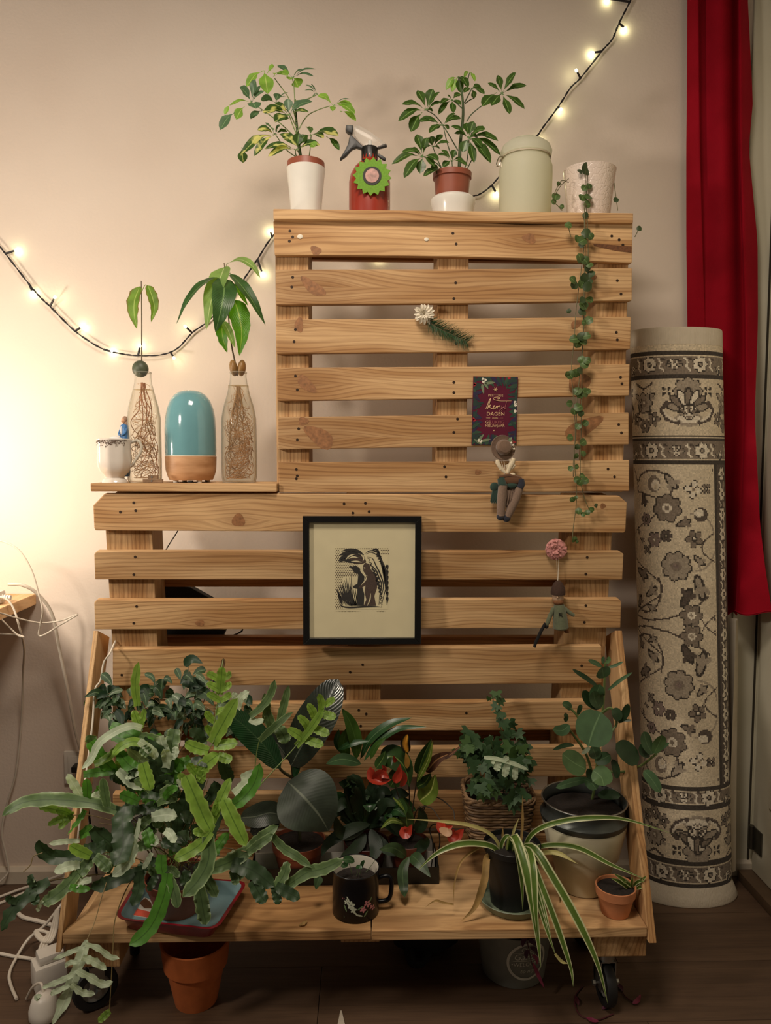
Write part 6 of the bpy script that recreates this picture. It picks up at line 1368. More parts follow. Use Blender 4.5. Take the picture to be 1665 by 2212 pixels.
for pts in ([(776, 1890), (780, 1878), (784, 1866)], [(790, 1884), (800, 1872), (810, 1858)], [(760, 1888), (756, 1872), (752, 1860)], [(770, 1892), (772, 1884), (768, 1872)]): stems(SPR, [(pts, [YMG-.005, YMG])], .0008, STEMD)
for pts, hw in (([(780, 1876), (782, 1866), (787, 1858)], 4), ([(766, 1862), (752, 1856), (740, 1858)], 8), ([(752, 1862), (745, 1868), (736, 1872)], 6), ([(768, 1874), (776, 1872), (782, 1876)], 4)): bl(SPR, pts, hw, PLM, [YMG, YMG-.01], 'ell', nseg=8)

# --- spider plant in a black pot on a grey-green saucer
sb = pk(1106, 1950, ZB); YSP = sb.y
kpx = at(1107, 1950, YSP).x-at(1106, 1950, YSP).x
SAU = thing('saucer', 'grey-green plastic saucer under the black spider plant pot', 'saucer', (sb.x, YSP, ZB+.0004))
part(SAU, 'dish', lathe((sb.x, YSP, ZB+.0004), shell([(62*kpx, 0), (66*kpx, .003), (73*kpx, .018), (74*kpx, .019)], .003, .004), 44), mat('sage_plastic', '6F7B66', .45, .06))
pc = Vector((sb.x-2*kpx, YSP, ZB+.0052)); zr_ = at(1103, 1820, YSP).z
SPI = thing('spider_plant', 'spider plant with long white-edged leaves trailing from a black pot', 'plant', pc)
part(SPI, 'pot', lathe(pc, shell([(44*kpx, 0), (57*kpx, zr_-pc.z-.014), (60*kpx, zr_-pc.z-.013), (61*kpx, zr_-pc.z)], .002), 40), mat('black_pot', '111110', .5, .2)); soil(SPI, pc, 57*kpx, zr_-.010, seed=14)
SPL = leafmat('spider_leaf', '55702C', '6F8644', None, stripe=('C9CBA0', .30), rough=.38, trans=.25, var=.15); SPC = leafmat('spider_cream', 'B7AE72', 'B7AE72', None, rough=.45, trans=.25, var=.15); SPD = leafmat('spider_dry', '9C7E4C', '9C7E4C', None, rough=.7, trans=.2, var=.25)
q = lambda pts, hw, m_, Ys, **k: bl(SPI, pts, hw, m_, Ys, 'grass', nseg=22, fold=k.pop('fold', .35), **k)
y0 = YSP
q([(1088, 1858), (1062, 1828), (1000, 1822), (945, 1842), (902, 1880)], 7, SPL, [y0, y0-.06]); q([(1090, 1855), (1066, 1808), (1020, 1784), (950, 1774), (878, 1769)], 4, SPC, [y0, y0-.03]); q([(1128, 1838), (1150, 1800), (1196, 1778), (1270, 1767), (1350, 1770), (1456, 1802)], 6, SPL, [y0, y0-.05, y0-.06]); q([(1140, 1836), (1190, 1825), (1250, 1832), (1320, 1868), (1395, 1900)], 6, SPL, [y0, y0-.06]); q([(1150, 1845), (1200, 1842), (1248, 1866)], 5, SPC, [y0, y0-.05])
q([(1098, 1850), (1108, 1806), (1126, 1846), (1146, 1930), (1160, 2020), (1168, 2092)], 10, SPL, [y0, y0-.08, 1.44, 1.42]); q([(1104, 1848), (1126, 1830), (1150, 1900), (1178, 2000), (1200, 2064)], 7, SPL, [y0, y0-.08, 1.44, 1.42]); q([(1198, 2060), (1212, 2076), (1226, 2082)], 3.5, SPC, [1.42, 1.42]); q([(1110, 1848), (1136, 1836), (1172, 1920), (1206, 2010), (1232, 2090), (1238, 2132)], 7, SPL, [y0, y0-.08, 1.44, 1.42]); q([(1114, 1842), (1150, 1830), (1192, 1892), (1248, 1990), (1290, 2082), (1313, 2170)], 9, SPL, [y0, y0-.08, 1.44, 1.41]); q([(1095, 1855), (1102, 1812), (1116, 1830), (1126, 1900), (1129, 1968)], 7, SPL, [y0, y0-.06, y0-.08]); q([(1108, 1850), (1138, 1835), (1150, 1870), (1156, 1960), (1162, 2040)], 8, SPL, [y0, y0-.08, 1.44, 1.43]); q([(1116, 1846), (1150, 1838), (1190, 1888), (1206, 1924)], 10, SPL, [y0, y0-.06, y0-.08]); q([(1204, 1920), (1210, 1934), (1209, 1952)], 3, SPD, [y0-.08, y0-.08])
q([(1112, 1850), (1134, 1850), (1158, 1910), (1180, 1990), (1194, 2050)], 6, SPL, [y0, y0-.08, 1.44, 1.43]); q([(1070, 1868), (1052, 1852), (1046, 1900), (1026, 1958), (996, 1990)], 8, SPD, [y0, y0-.06, y0-.07]); q([(1076, 1862), (1050, 1828), (1000, 1856), (982, 1905), (980, 1954)], 2.5, SPD, [y0, y0-.05]); q([(980, 1954), (958, 1950), (940, 1946), (918, 1960)], 2.5, SPD, [y0-.05, y0-.05]); q([(1122, 1845), (1128, 1780), (1128, 1718)], 3, SPD, [y0, y0+.005]); q([(1100, 1850), (1108, 1800), (1121, 1766)], 3, SPC, [y0, y0+.005]); q([(1092, 1850), (1086, 1810), (1086, 1786)], 3, SPD, [y0, y0]); q([(1088, 1862), (1082, 1828), (1096, 1806), (1118, 1830)], 5, SPL, [y0, y0-.02]); q([(1094, 1862), (1096, 1830), (1108, 1818), (1128, 1835)], 5, SPL, [y0, y0-.02]); q([(1086, 1866), (1110, 1838), (1130, 1850), (1150, 1880)], 4, SPC, [y0, y0-.04])

# --- wicker basket with ivy, hooked on the slats
YB0, YB1 = 1.655, 1.773
zt0 = at(1084, 1733, YB0).z; zb0 = at(1084, 1828, YB0+.008).z
xa, xb = at(1006, 1733, YB0).x, at(1163, 1735, YB0).x; xm = (xa+xb)/2; hwx = (xb-xa)/2; ym = (YB0+YB1)/2; hwy = (YB1-YB0)/2
BK = thing('wicker_basket', 'square brown wicker basket hooked on the slats, holding dark ivy', 'basket', (xm, ym, zb0))
WK1 = mat('wicker', '86694A', .6, .35, 60, bump=.3); WK2 = mat('wicker_dark', '5E4630', .65, .3, 60, bump=.3)
def sq(k, z, e, n=64, amp=0.0, ph=0.0):
    out = []
    for i in range(n):
        a = 2*PI*i/n; c_, s_ = math.cos(a), math.sin(a); p_ = 5.0
        r = (abs(c_)**p_+abs(s_)**p_)**(-1/p_)*k*(1+amp*math.sin(a*14+ph))
        out.append(Vector((xm+hwx*(r*c_+0), ym+min(hwy*(r*s_), hwy), z)))
    return out
nr = 15
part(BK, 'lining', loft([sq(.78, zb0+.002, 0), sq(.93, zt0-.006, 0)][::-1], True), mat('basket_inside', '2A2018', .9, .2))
for i in range(nr):
    f = i/(nr-1); z = zb0+.004+(zt0-zb0-.012)*f
    ring = sq(.82+.14*f, z, 0, 84, .022, PI*(i % 2)); part(BK, 'weave_strand', tube(ring+[ring[0]], .0032, 6), [WK1, WK2, WK1][i % 3])
for i in range(14):
    a = 2*PI*(i+.5)/14
    P_ = []
    for f in (0, .5, 1):
        c_, s_ = math.cos(a), math.sin(a); r = (abs(c_)**5+abs(s_)**5)**(-.2)*(.81+.14*f)
        P_.append(Vector((xm+hwx*r*c_, ym+hwy*r*s_*.98, zb0+.002+(zt0-zb0-.004)*f)))
    part(BK, 'stake', tube(P_, .0026, 6, seg=6), WK2)
for k in range(3):
    ring = []
    for i in range(96):
        a = 2*PI*i/96; w = a*9+k*2.1; c_, s_ = math.cos(a), math.sin(a); r = (abs(c_)**5+abs(s_)**5)**(-.2)*(.965+.025*math.cos(w))
        lift = .012*max(0, s_*.5-c_*.5)
        ring.append(Vector((xm+hwx*r*c_, ym+hwy*r*s_*.97, zt0-.004+.005*math.sin(w)+lift)))
    part(BK, 'braid_strand', tube(ring+[ring[0]], .0036, 7), WK1)
for x in (xm-.04, xm+.04): part(BK, 'hook', tube([Vector((x, YB1-.008, zt0-.02)), Vector((x, YB1+.003, zt0-.004)), Vector((x, atl(1084, 1660).y-.003, atl(1084, 1660).z)), Vector((x, atl(1084, 1622).y-.003, atl(1084, 1622).z))], .0016, 6, seg=10), STEEL)
IV = thing('ivy', 'dark green ivy with pointed lobed leaves growing up out of the wicker basket', 'plant', (xm, ym, zb0+.02))
part(IV, 'root_ball', loft([sq(.74, zt0-.028, 0), sq(.76, zb0+.02, 0)][::-1], True), SOIL)
IVM = leafmat('ivy_leaf', '1E331A', '304A2A', None, rough=.6, trans=.12, var=.3); IVB = leafmat('ivy_leaf_bright', '34541F', '3E5A2C', None, rough=.6, trans=.2, var=.25)
DYO['ivy'] = .075
def ivyleaf(x, y, s, Y, m_, rot):
    Y += .075; c = at(x, y, Y); k = s*Y/F
    out = [(0, -.25), (.55, -.45), (.95, -.1), (.55, .15), (.75, .6), (.25, .5), (0, 1.1), (-.25, .5), (-.75, .6), (-.55, .15), (-.95, -.1), (-.55, -.45)]
    tz, tx = random.uniform(-.7, .7), random.uniform(-.9, .2)
    M_ = Matrix.Rotation(tz, 3, 'Z') @ Matrix.Rotation(tx, 3, 'X') @ Matrix.Rotation(rot, 3, 'Y')
    V = [c]; U = [(.5, .3)]
    for u, v in out:
        V.append(c+M_ @ Vector((u*k, -.12*k*abs(u)+.10*k*v*v, -v*k))); U.append((.5+u*.5, .3+v*.5))
    part(IV, 'leaf', (V, [(0, 1+i, 1+(i+1) % 12) for i in range(12)], U), m_)
R = random.Random(5)
stems(IV, [([(1100, 1720), (1092, 1620), (1072, 1540), (1062, 1500)], [1.62, 1.63]), ([(1050, 1720), (1015, 1640), (1004, 1600), (1000, 1588)], [1.63, 1.62]), ([(1090, 1720), (1070, 1640), (1060, 1600)], [1.62, 1.60])], .0014, STEMD)
for x, y, s in ((1072, 1498, 12), (1056, 1508, 6), (1080, 1512, 12), (1072, 1525, 11), (1080, 1540, 12), (1082, 1548, 9), (1088, 1560, 14), (1102, 1562, 14), (1100, 1580, 14), (1118, 1585, 13), (1092, 1590, 13), (1010, 1580, 14), (1022, 1590, 14), (1000, 1590, 8), (1030, 1605, 16), (1048, 1610, 16), (1070, 1610, 14), (990, 1625, 12), (1008, 1632, 16), (1012, 1640, 14), (1120, 1612, 12), (1108, 1615, 14), (1135, 1640, 14), (1120, 1640, 16), (1126, 1655, 16)): ivyleaf(x, y, s*1.45, 1.63+R.uniform(-.03, .03), R.choice([IVM, IVM, IVB]), R.uniform(-1, 1))
for k in range(95):
    x, y = R.uniform(1000, 1145), R.uniform(1600, 1722)
    if x < 1018 and y > 1660: continue
    ivyleaf(x, y, R.uniform(16, 25), 1.63-(y-1600)*.0006+R.uniform(-.03, .02), R.choice([IVM, IVM, IVM, IVB]), R.uniform(-1.2, 1.2))
for x, y in ((1110, 1738), (1100, 1726), (1118, 1718)): ivyleaf(x, y, 24, 1.565, IVM, .2)
for pts, hw in (([(1045, 1636), (1075, 1640), (1110, 1650), (1142, 1664)], 5), ([(1078, 1643), (1074, 1656), (1073, 1666)], 8), ([(1098, 1648), (1092, 1664), (1090, 1679)], 8), ([(1114, 1656), (1112, 1672), (1113, 1686)], 7), ([(1062, 1640), (1064, 1646), (1062, 1650)], 5), ([(1088, 1644), (1094, 1638), (1098, 1634)], 6)):
    bl(IV, pts, hw, F_W, [1.54, 1.535], wav=.22, wf=3, lob=.1)

# --- cream planter, grey pot and succulent
cb = pk(1258, 1912, ZB); YCP = cb.y
c, pr = turned(1258, YCP, [(1912, 50), (1908, 53), (1846, 66), (1838, 74), (1776, 88), (1770, 88)], ZB+.0004)
CP = thing('cachepot', 'stepped cream planter pot at the right end of the bench', 'pot', c)
part(CP, 'body', lathe(c, shell(pr, .003, .01), 52), mat('cream_plastic', 'CFC8AE', .4, .04))
c2 = Vector((c.x-.001, c.y, c.z+.011)); g = lambda y, hw: (hw*(at(1259, y, YCP).x-at(1258, y, YCP).x), at(1256, y, YCP).z-c2.z)
SU = thing('potted_succulent', 'upright succulent with rounded fleshy leaves in a dark grey metal pot', 'plant', c2)
DYO['potted_succulent'] = YCP-1.60
gp = [(g(1800, 60)[0], g(1838, 60)[1]), (g(1800, 72)[0], g(1800, 72)[1]), g(1776, 80), g(1766, 90), g(1756, 92), g(1748, 86), g(1738, 84), g(1728, 88), g(1724, 89)]
part(SU, 'pot', lathe(c2, shell(gp, .002, .006), 48), mat('zinc_grey', '4E524F', .35, .15, metal=.5), label='dark grey metal pot'); soil(SU, c2, g(1728, 82)[0], c2.z+g(1748, 1)[1], seed=17)
part(SU, 'rim', tube([Vector((c2.x+g(1724, 89)[0]*math.cos(2*PI*i/48), c2.y+g(1724, 89)[0]*math.sin(2*PI*i/48), c2.z+gp[-1][1])) for i in range(49)], .0018, 6), STEEL)
SUD = leafmat('succulent_dark', '23381F', '3A5232', None, rough=.4, trans=.08, var=.2); SUM = leafmat('succulent_leaf', '3C5738', '56704E', '5E7A54', .03, rough=.42, trans=.08, var=.15); SUL = leafmat('succulent_light', '4F6B42', '64805A', '6C8A5C', .03, rough=.42, trans=.1, var=.15)
SST = mat('succulent_stem', '5B6B3A', .5, .2)
stems(SU, [([(1274, 1745), (1284, 1700), (1292, 1620), (1303, 1520), (1307, 1432)], [YCP, 1.60]), ([(1284, 1690), (1266, 1630), (1240, 1590), (1226, 1572)], [YCP, 1.60]), ([(1268, 1600), (1250, 1552), (1232, 1530)], [1.6, 1.60]), ([(1290, 1660), (1335, 1668), (1380, 1656), (1418, 1628)], [YCP, 1.54]), ([(1300, 1540), (1320, 1530), (1332, 1560), (1320, 1582)], [1.6, 1.58])], .0035, SST)
q = lambda pts, hw, m_, Ys, sh='ell', **k: bl(SU, pts, hw, m_, Ys, sh, nseg=12, ncr=6, fold=k.pop('fold', .1), **k)
q([(1298, 1538), (1282, 1574), (1270, 1612)], 41, SUM, [1.56, 1.52]); q([(1266, 1662), (1240, 1648), (1214, 1628)], 25, SUL, [1.55, 1.53]); q([(1280, 1664), (1298, 1678), (1304, 1698)], 25, SUL, [1.54, 1.52]); q([(1303, 1465), (1302, 1452), (1300, 1441)], 18, SUM, [1.58, 1.57]); q([(1292, 1484), (1265, 1464), (1236, 1446)], 6, SUD, [1.60, 1.58]); q([(1300, 1440), (1285, 1432), (1270, 1426)], 6, SUM, [1.60, 1.59]); q([(1308, 1434), (1314, 1426), (1314, 1418)], 5, SUL, [1.60, 1.6]); q([(1304, 1434), (1302, 1426), (1304, 1418)], 4, SUM, [1.60, 1.6])
q([(1298, 1530), (1288, 1505), (1296, 1478)], 18, SUM, [1.58, 1.56]); q([(1294, 1532), (1272, 1512), (1258, 1492)], 13, SUD, [1.58, 1.57]); q([(1292, 1526), (1284, 1510), (1282, 1492)], 14, SUM, [1.57, 1.55]); q([(1312, 1492), (1336, 1472), (1366, 1452)], 4, SUM, [1.59, 1.58]); q([(1312, 1442), (1328, 1438), (1346, 1429)], 3.5, SUM, [1.6, 1.59]); q([(1322, 1532), (1332, 1542), (1334, 1558)], 12, SUD, [1.58, 1.57]); q([(1336, 1562), (1350, 1540), (1356, 1520)], 9, SUD, [1.58, 1.57]); q([(1340, 1556), (1352, 1556), (1364, 1556)], 3, SUD, [1.58, 1.57])
q([(1410, 1630), (1396, 1604), (1390, 1580)], 14, SUM, [1.54, 1.53]); q([(1412, 1628), (1424, 1604), (1430, 1588)], 13, SUL, [1.54, 1.52]); q([(1330, 1606), (1354, 1624), (1376, 1652)], 22, SUD, [1.55, 1.54]); q([(1390, 1664), (1408, 1684), (1426, 1712)], 14, SUM, [1.54, 1.52]); q([(1416, 1626), (1432, 1614), (1446, 1604)], 4, SUM, [1.54, 1.54]); q([(1404, 1634), (1388, 1622), (1398, 1600)], 10, SUD, [1.545, 1.54])
q([(1230, 1566), (1214, 1578), (1194, 1576)], 12, SUM, [1.60, 1.58]); q([(1240, 1610), (1220, 1610), (1194, 1620)], 5, SUD, [1.60, 1.58]); q([(1234, 1532), (1226, 1524), (1214, 1520)], 9, SUM, [1.60, 1.59]); q([(1222, 1560), (1222, 1548), (1218, 1542)], 6, SUM, [1.6, 1.59]); q([(1248, 1545), (1252, 1530), (1256, 1522)], 5, SUD, [1.6, 1.6]); q([(1272, 1682), (1235, 1690), (1200, 1702)], 9, SUM, [1.58, 1.56]); q([(1262, 1684), (1278, 1692), (1288, 1706)], 15, SUM, [1.57, 1.56]); q([(1322, 1640), (1330, 1660), (1332, 1682)], 9, SUD, [1.56, 1.55]); q([(1278, 1612), (1284, 1626), (1288, 1640)], 15, SUM, [1.57, 1.56]); q([(1284, 1646), (1304, 1638), (1318, 1630)], 14, SUM, [1.57, 1.55]); q([(1290, 1718), (1316, 1716), (1340, 1720)], 11, SUD, [1.58, 1.57]); q([(1270, 1660), (1274, 1674), (1276, 1684)], 9, SUD, [1.57, 1.56]); q([(1256, 1628), (1268, 1620), (1272, 1612)], 5, F_W, [1.55, 1.55])

# --- small terracotta pot with a spider plantlet
tb_ = pk(1350, 1970, ZB); YS_ = tb_.y
c, pr = turned(1350, YS_, [(1970, 29), (1932, 38), (1930, 41), (1912, 42.5)], ZB+.0004)
c.x = min(c.x, BX1-.050)
TP2 = thing('potted_plantlet', 'small spider plantlet in a little terracotta pot at the right corner of the bench', 'plant', c)
part(TP2, 'pot', lathe(c, shell(pr, .003), 36), mat('terracotta_light', 'C07C52', .85, .12, 40, bump=.15)); soil(TP2, c, pr[-1][0]-.004, c.z+pr[-1][1]-.006, seed=19)
for pts, hw, m_ in (([(1366, 1916), (1345, 1900), (1324, 1886)], 5, SPL), ([(1358, 1920), (1340, 1906), (1318, 1896)], 5, SPL), ([(1364, 1916), (1364, 1904), (1366, 1892)], 4, SPL), ([(1368, 1916), (1384, 1902), (1396, 1892)], 5, SPL), ([(1370, 1918), (1384, 1916), (1394, 1922)], 5, SPL), ([(1366, 1914), (1378, 1904), (1392, 1904)], 4, SPL), ([(1360, 1914), (1352, 1906), (1346, 1908)], 3, SPL)):
    bl(TP2, pts, hw, m_, [YS_, YS_-.02], 'grass', nseg=10, fold=.4)
dl = gz(655, 1994, ZB)
dry = thing('dry_leaf', 'curled dry brown leaf scrap lying on the front board left of the mug', 'leaf', (dl.x, dl.y, ZB))
part(dry, 'leaf', blade([gz(645, 1999, ZB+.001), gz(656, 1996, ZB+.004), gz(664, 1987, ZB+.006)], .004, 'lance', (0, -.3, 1), .5, .2, 3, 8, 4), SPD)

# ================================================================== THINGS UNDER THE BENCH
c0 = gz(424, 2158, 0.0)
c, pr = turned(424, c0.y, [(2158, 45), (2080, 62), (2078, 68), (2030, 74), (2026, 75)], .0004)
tpt = thing('terracotta_pot', 'empty orange terracotta pot standing on the floor under the bench', 'pot', c)
part(tpt, 'pot', lathe(c, shell(pr, .005, .008), 48), mat('terracotta_orange', 'B5602C', .85, .12, 40, bump=.15))
c0 = gz(1108, 2092, 0.0)
kb = at(1109, 2092, c0.y).x-at(1108, 2092, c0.y).x
bu = thing('zinc_bucket', 'grey zinc planter with a round garden emblem under the right of the bench', 'bucket', (c0.x, c0.y, 0))
ZINC = mat('zinc', '8E9086', .5, .15, 20, metal=.1); EMB = mat('emblem_pale', 'D2D0C2', .6, .05)
rb0, rt0, hb = 66*kb, 82*kb, .125
part(bu, 'body', lathe((c0.x, c0.y, .0004), shell([(rb0-.002, 0), (rb0, .002), (rt0, hb), (rt0+.003, hb+.003)], .002, .004), 48), ZINC)
def onb(u, z):                      # u arc metres from the emblem's middle, z height
    r_ = rb0+(rt0-rb0)*z/hb+.0007; a = -PI/2+.20+u/r_
    return Vector((c0.x+r_*math.cos(a), c0.y+r_*math.sin(a), z))
ring = [[onb(R_*math.cos(2*PI*i/48), .072+R_*math.sin(2*PI*i/48)) for i in range(48)] for R_ in (.048, .042)]
V = ring[0]+ring[1]; em = part(bu, 'emblem', (V, [(i, (i+1) % 48, 48+(i+1) % 48, 48+i) for i in range(48)], None), EMB, smooth=False, label='pale round emblem')
def text_mesh(s, size, font=None, shear=0.0, space=1.0):
    cu_ = bpy.data.curves.new('lettering', 'FONT'); cu_.body = s; cu_.size = size; cu_.align_x = 'CENTER'; cu_.align_y = 'CENTER'; cu_.shear = shear; cu_.resolution_u = 3; cu_.space_character = space
    o = bpy.data.objects.new('lettering', cu_); COL.objects.link(o); dg = bpy.context.evaluated_depsgraph_get(); dg.update()
    me = o.evaluated_get(dg).to_mesh(); V = [v.co.copy() for v in me.vertices]; Fc = [tuple(p.vertices) for p in me.polygons]
    o.evaluated_get(dg).to_mesh_clear(); bpy.data.objects.remove(o); bpy.data.curves.remove(cu_)
    return V, Fc
def lettering(parent, name, s, size, fn, m_, **k):
    V, Fc = text_mesh(s, size, **k)
    return part(parent, name, ([fn(v.x, v.y) for v in V], Fc, None), m_, smooth=False)
for s, sz, z, sh in (('OUR', .016, .102, 0), ('Garden', .022, .084, .25), ('•WELCOME•', .0135, .065, 0), ('to my', .014, .048, .25)):
    lettering(em, 'lettering', s, sz, lambda x, y, z=z: onb(x, z+y), EMB, shear=sh)
for z in (.0945, .0735):
    part(em, 'rule', ([onb(-.034+.0068*i, z+d) for d in (0, .0012) for i in range(11)], [(i, i+1, 12+i, 11+i) for i in range(10)], None), EMB, smooth=False)
DKF = mat('dark_cloth', '0D0D0C', .9, .3, 60, bump=.4)
g = gz(900, 2085, 0.0)
bg = thing('bag', 'dark crumpled cloth bag lying on the floor in the shade under the bench', 'bag', (g.x+.02, g.y+.05, 0))
rn = random.Random(2); V, Fc, _ = ball((0, 0, 0), 1, n=28, m_=16)
part(bg, 'body', ([Vector((g.x+.025+v.x*.095*(1+.12*math.sin(v.z*5+v.y*3)), g.y+.07+v.y*.07*(1+.1*math.sin(v.x*7)), .055+v.z*.0545*(1+.10*math.sin(v.x*6+v.y*4)*(1 if v.z > 0 else 0)))) for v in V], Fc, None), DKF)
part(bg, 'strap', tube([Vector((g.x-.02, g.y+.02, .03)), Vector((g.x-.01, g.y-.005, .012)), Vector((g.x+.01, g.y+.0, .006)), Vector((g.x+.03, g.y+.02, .02))], [.012, .010], 8, seg=12), DKF)
g = gz(735, 2206, 0.0)
pp_ = thing('paper_strip', 'narrow pale pointed paper strip lying on the floor at the bottom edge', 'paper', (g.x, g.y, 0))
part(pp_, 'strip', prism3([gz(729, 2215, .0006), gz(745, 2215, .0006), gz(738, 2184, .0006), gz(735, 2184, .0006)], (0, 0, .0015)), mat('pale_paper', 'B9AD9C', .8), smooth=False)
PKL = leafmat('pink_leaf', '8A3550', '7A2A44', None, rough=.5, trans=.2, var=.3); PKD = leafmat('purple_leaf', '4A1F33', '5A2438', None, rough=.5, trans=.15, var=.3); PST = mat('maroon_stem', '4A1620', .6, .3)
Yt = c0.y-.10
g = at(1150, 2060, Yt)
ts = thing('fallen_sprig', 'wilted pink and purple sprig hanging down in front of the zinc planter', 'sprig', (g.x, Yt, ZB-TH))
part(ts, 'stem', tube([at(1134, 2015, Yt), at(1142, 2050, Yt), at(1150, 2085, Yt), at(1174, 2134, Yt)], [.0014, .0008], 6, seg=14), PST)
for pts, hw, m_ in (([(1150, 2078), (1162, 2106), (1176, 2136)], 4.5, PKL), ([(1140, 2030), (1152, 2036), (1160, 2046)], 5, PKD), ([(1136, 2024), (1130, 2034), (1128, 2046)], 5, PKD), ([(1144, 2046), (1156, 2052), (1162, 2066)], 5, PKD), ([(1142, 2052), (1136, 2060), (1138, 2072)], 5, PKD), ([(1148, 2062), (1158, 2070), (1160, 2084)], 4, PKL), ([(1136, 2018), (1146, 2022), (1156, 2028)], 4, PKD)): bl(ts, pts, hw, m_, [Yt, Yt-.006], 'lance', nseg=8)
g = gz(1300, 2200, 0.0)
t2_ = thing('fallen_sprig', 'maroon fallen sprig curling on the floor around the right wheel', 'sprig', (g.x, g.y, 0))
Z_ = .003
part(t2_, 'stem', join(tube([gz(1258, 2130, Z_), gz(1243, 2150, Z_), gz(1243, 2175, Z_), gz(1256, 2195, Z_), gz(1290, 2203, Z_), gz(1325, 2190, Z_)], .0013, 6, seg=30), tube([gz(1330, 2125, Z_), gz(1342, 2135, Z_), gz(1350, 2152, Z_), gz(1372, 2168, Z_)], .0012, 6, seg=16)), PST)
for pts, m_ in (([(1242, 2150), (1246, 2162), (1250, 2172)], PST), ([(1266, 2198), (1280, 2204), (1294, 2206)], PKL), ([(1300, 2180), (1312, 2172), (1324, 2170)], PKD), ([(1366, 2168), (1376, 2162), (1384, 2148)], PKL), ([(1332, 2124), (1340, 2132), (1346, 2142)], PKD)):
    part(t2_, 'leaf', blade([gz(x, y, Z_+.001+.003*(k == 1)) for k, (x, y) in enumerate(pts)], .005, 'lance', (0, -.3, 1), .2, 0, 3, 8, 4), m_)

# ================================================================== THINGS PINNED ON THE PALLETS
YF_ = YU-.001
def fl2(pts, Y, th, bev=0.0): return prism([(at(x, y, Y).x, at(x, y, Y).z) for x, y in pts], Y, Y+th, bev)
# --- white flower with a conifer sprig
o0 = at(916, 678, YF_)
wf = thing('flower_sprig', 'white dried flower with a green conifer sprig pinned to the upper pallet', 'decoration', (o0.x, YF_, o0.z))
CRM = mat('cream_petal', 'E2D9C6', .7, .08)
R = random.Random(8)
for k in range(40):
    ly = 0 if k < 16 else (1 if k < 29 else 2); L = (25, 18, 11)[ly]*R.uniform(.9, 1.08); Y0 = YF_-.006-.006*ly
    a = 2*PI*k/(16, 13, 11)[ly]+R.uniform(-.12, .12)+ly*.2; c = (916, 678); e = (c[0]+L*math.cos(a), c[1]+L*math.sin(a)*.95)
    part(wf, 'petal', blade([at(c[0], c[1], Y0), at((c[0]+e[0])/2, (c[1]+e[1])/2, Y0-.003-.002*ly), at(e[0], e[1], Y0-.004-.005*ly)], (3.6-.5*ly)*YU/F, 'finger', (0, -1, 0), .55, 0, 2, 6, 4), CRM)
part(wf, 'flower_heart', ball(at(916, 678, YF_-.018), .004, .004, .004, 12, 8), CRM)
NE = mat('needle_green', '2C4A26', .6, .25); ND = []
ax = [(918, 690), (945, 708), (975, 722), (1008, 738)]
AX = spline([at(x, y, YF_-.008) for x, y in ax], 60)
part(wf, 'twig', tube(AX, [.0014, .0007], 6), STEMB)
for i, p in enumerate(AX[4:]):
    d = (AX[min(i+5, 60)]-AX[i+3]).normalized()
    for s in (-1, 1, 1, -1):
        n = Vector((-d.z, 0, d.x))*s
        e = p+(d*.55+n*R.uniform(.5, 1.0)+Vector((0, R.uniform(-.5, .1), 0)))*.021*R.uniform(.8, 1.25)
        ND.append(tube([p, p.lerp(e, .5)+Vector((0, -.001, 0)), e], [.0007, .0002], 4))
part(wf, 'needles', join(*ND), NE, kind='stuff')
# --- greeting card
YC_ = YU-.004
cq = [(1022, 813), (1119, 815), (1115, 961), (1018, 961)]
q0 = [at(x, y, YC_) for x, y in cq]; cc = sum(q0, Vector())/4
card = thing('greeting_card', 'dark red Christmas card with gold lettering and a leafy border', 'card', cc)
MAR = mat('card_maroon', '560D29', .45, .1)
part(card, 'card', fl2(cq, YC_, .0012), MAR, smooth=False)
def cp_(u, v, lift=0.0):            # card coordinates, u 0..1 left to right, v 0..1 top to bottom
    a = q0[0].lerp(q0[1], u); b = q0[3].lerp(q0[2], u); p = a.lerp(b, v); p.y = YC_-.00015-lift; return p
cw_, ch_ = (q0[1]-q0[0]).length, (q0[3]-q0[0]).length
GOLD = mat('card_gold', 'D9B48A', .35, .15); GOLDP = mat('card_rose', '9C5A5A', .4, .1); NAVY = mat('card_navy', '2A2440', .5, .2); LGR = mat('card_green', '2F4A38', .5, .3); LGD = mat('card_dark_green', '263A33', .5, .3); LGP = mat('card_sage', '6E7A5E', .5, .2); BER = mat('card_berry_white', 'D9D2C0', .5, .1); BERR = mat('card_berry_red', 'A01E2A', .5, .1)
def cleaf(u, v, L, w, ang, m_, acc, lift):
    c = cp_(u, v, lift); V = []
    for i in range(12):
        t_ = 2*PI*i/12; x, y = L*cw_*math.cos(t_), w*cw_*math.sin(t_)*(1-.35*math.cos(t_))
        V.append(c+Vector((x*math.cos(ang)-y*math.sin(ang), 0, x*math.sin(ang)+y*math.cos(ang))))
    for p in V:
        p.x = min(max(p.x, cp_(.012, v).x), cp_(.988, v).x); p.z = min(max(p.z, q0[3].z+.0006), q0[0].z-.0006)
    acc.append((V, [tuple(range(12))], None))
acc = {m_: [] for m_ in (NAVY, LGR, LGD, LGP, BER, BERR)}
R = random.Random(15)
edge = [(u, .02) for u in np.linspace(.02, .98, 10)]+[(u, .98) for u in np.linspace(.02, .98, 10)]+[(.02, v) for v in np.linspace(.05, .95, 14)]+[(.98, v) for v in np.linspace(.05, .95, 14)]
for u, v in edge:
    for k in range(2):
        L = R.uniform(.09, .16); a = math.atan2((v-.5), (.5-u))+R.uniform(-.9, .9)
        cleaf(u+.07*math.cos(a)*1.0, v-.05*math.sin(a), L, L*.28, a, R.choice([LGR, LGD, NAVY, LGD]), acc[R.choice([LGR, LGD, NAVY, LGD])], R.uniform(.0001, .0004))
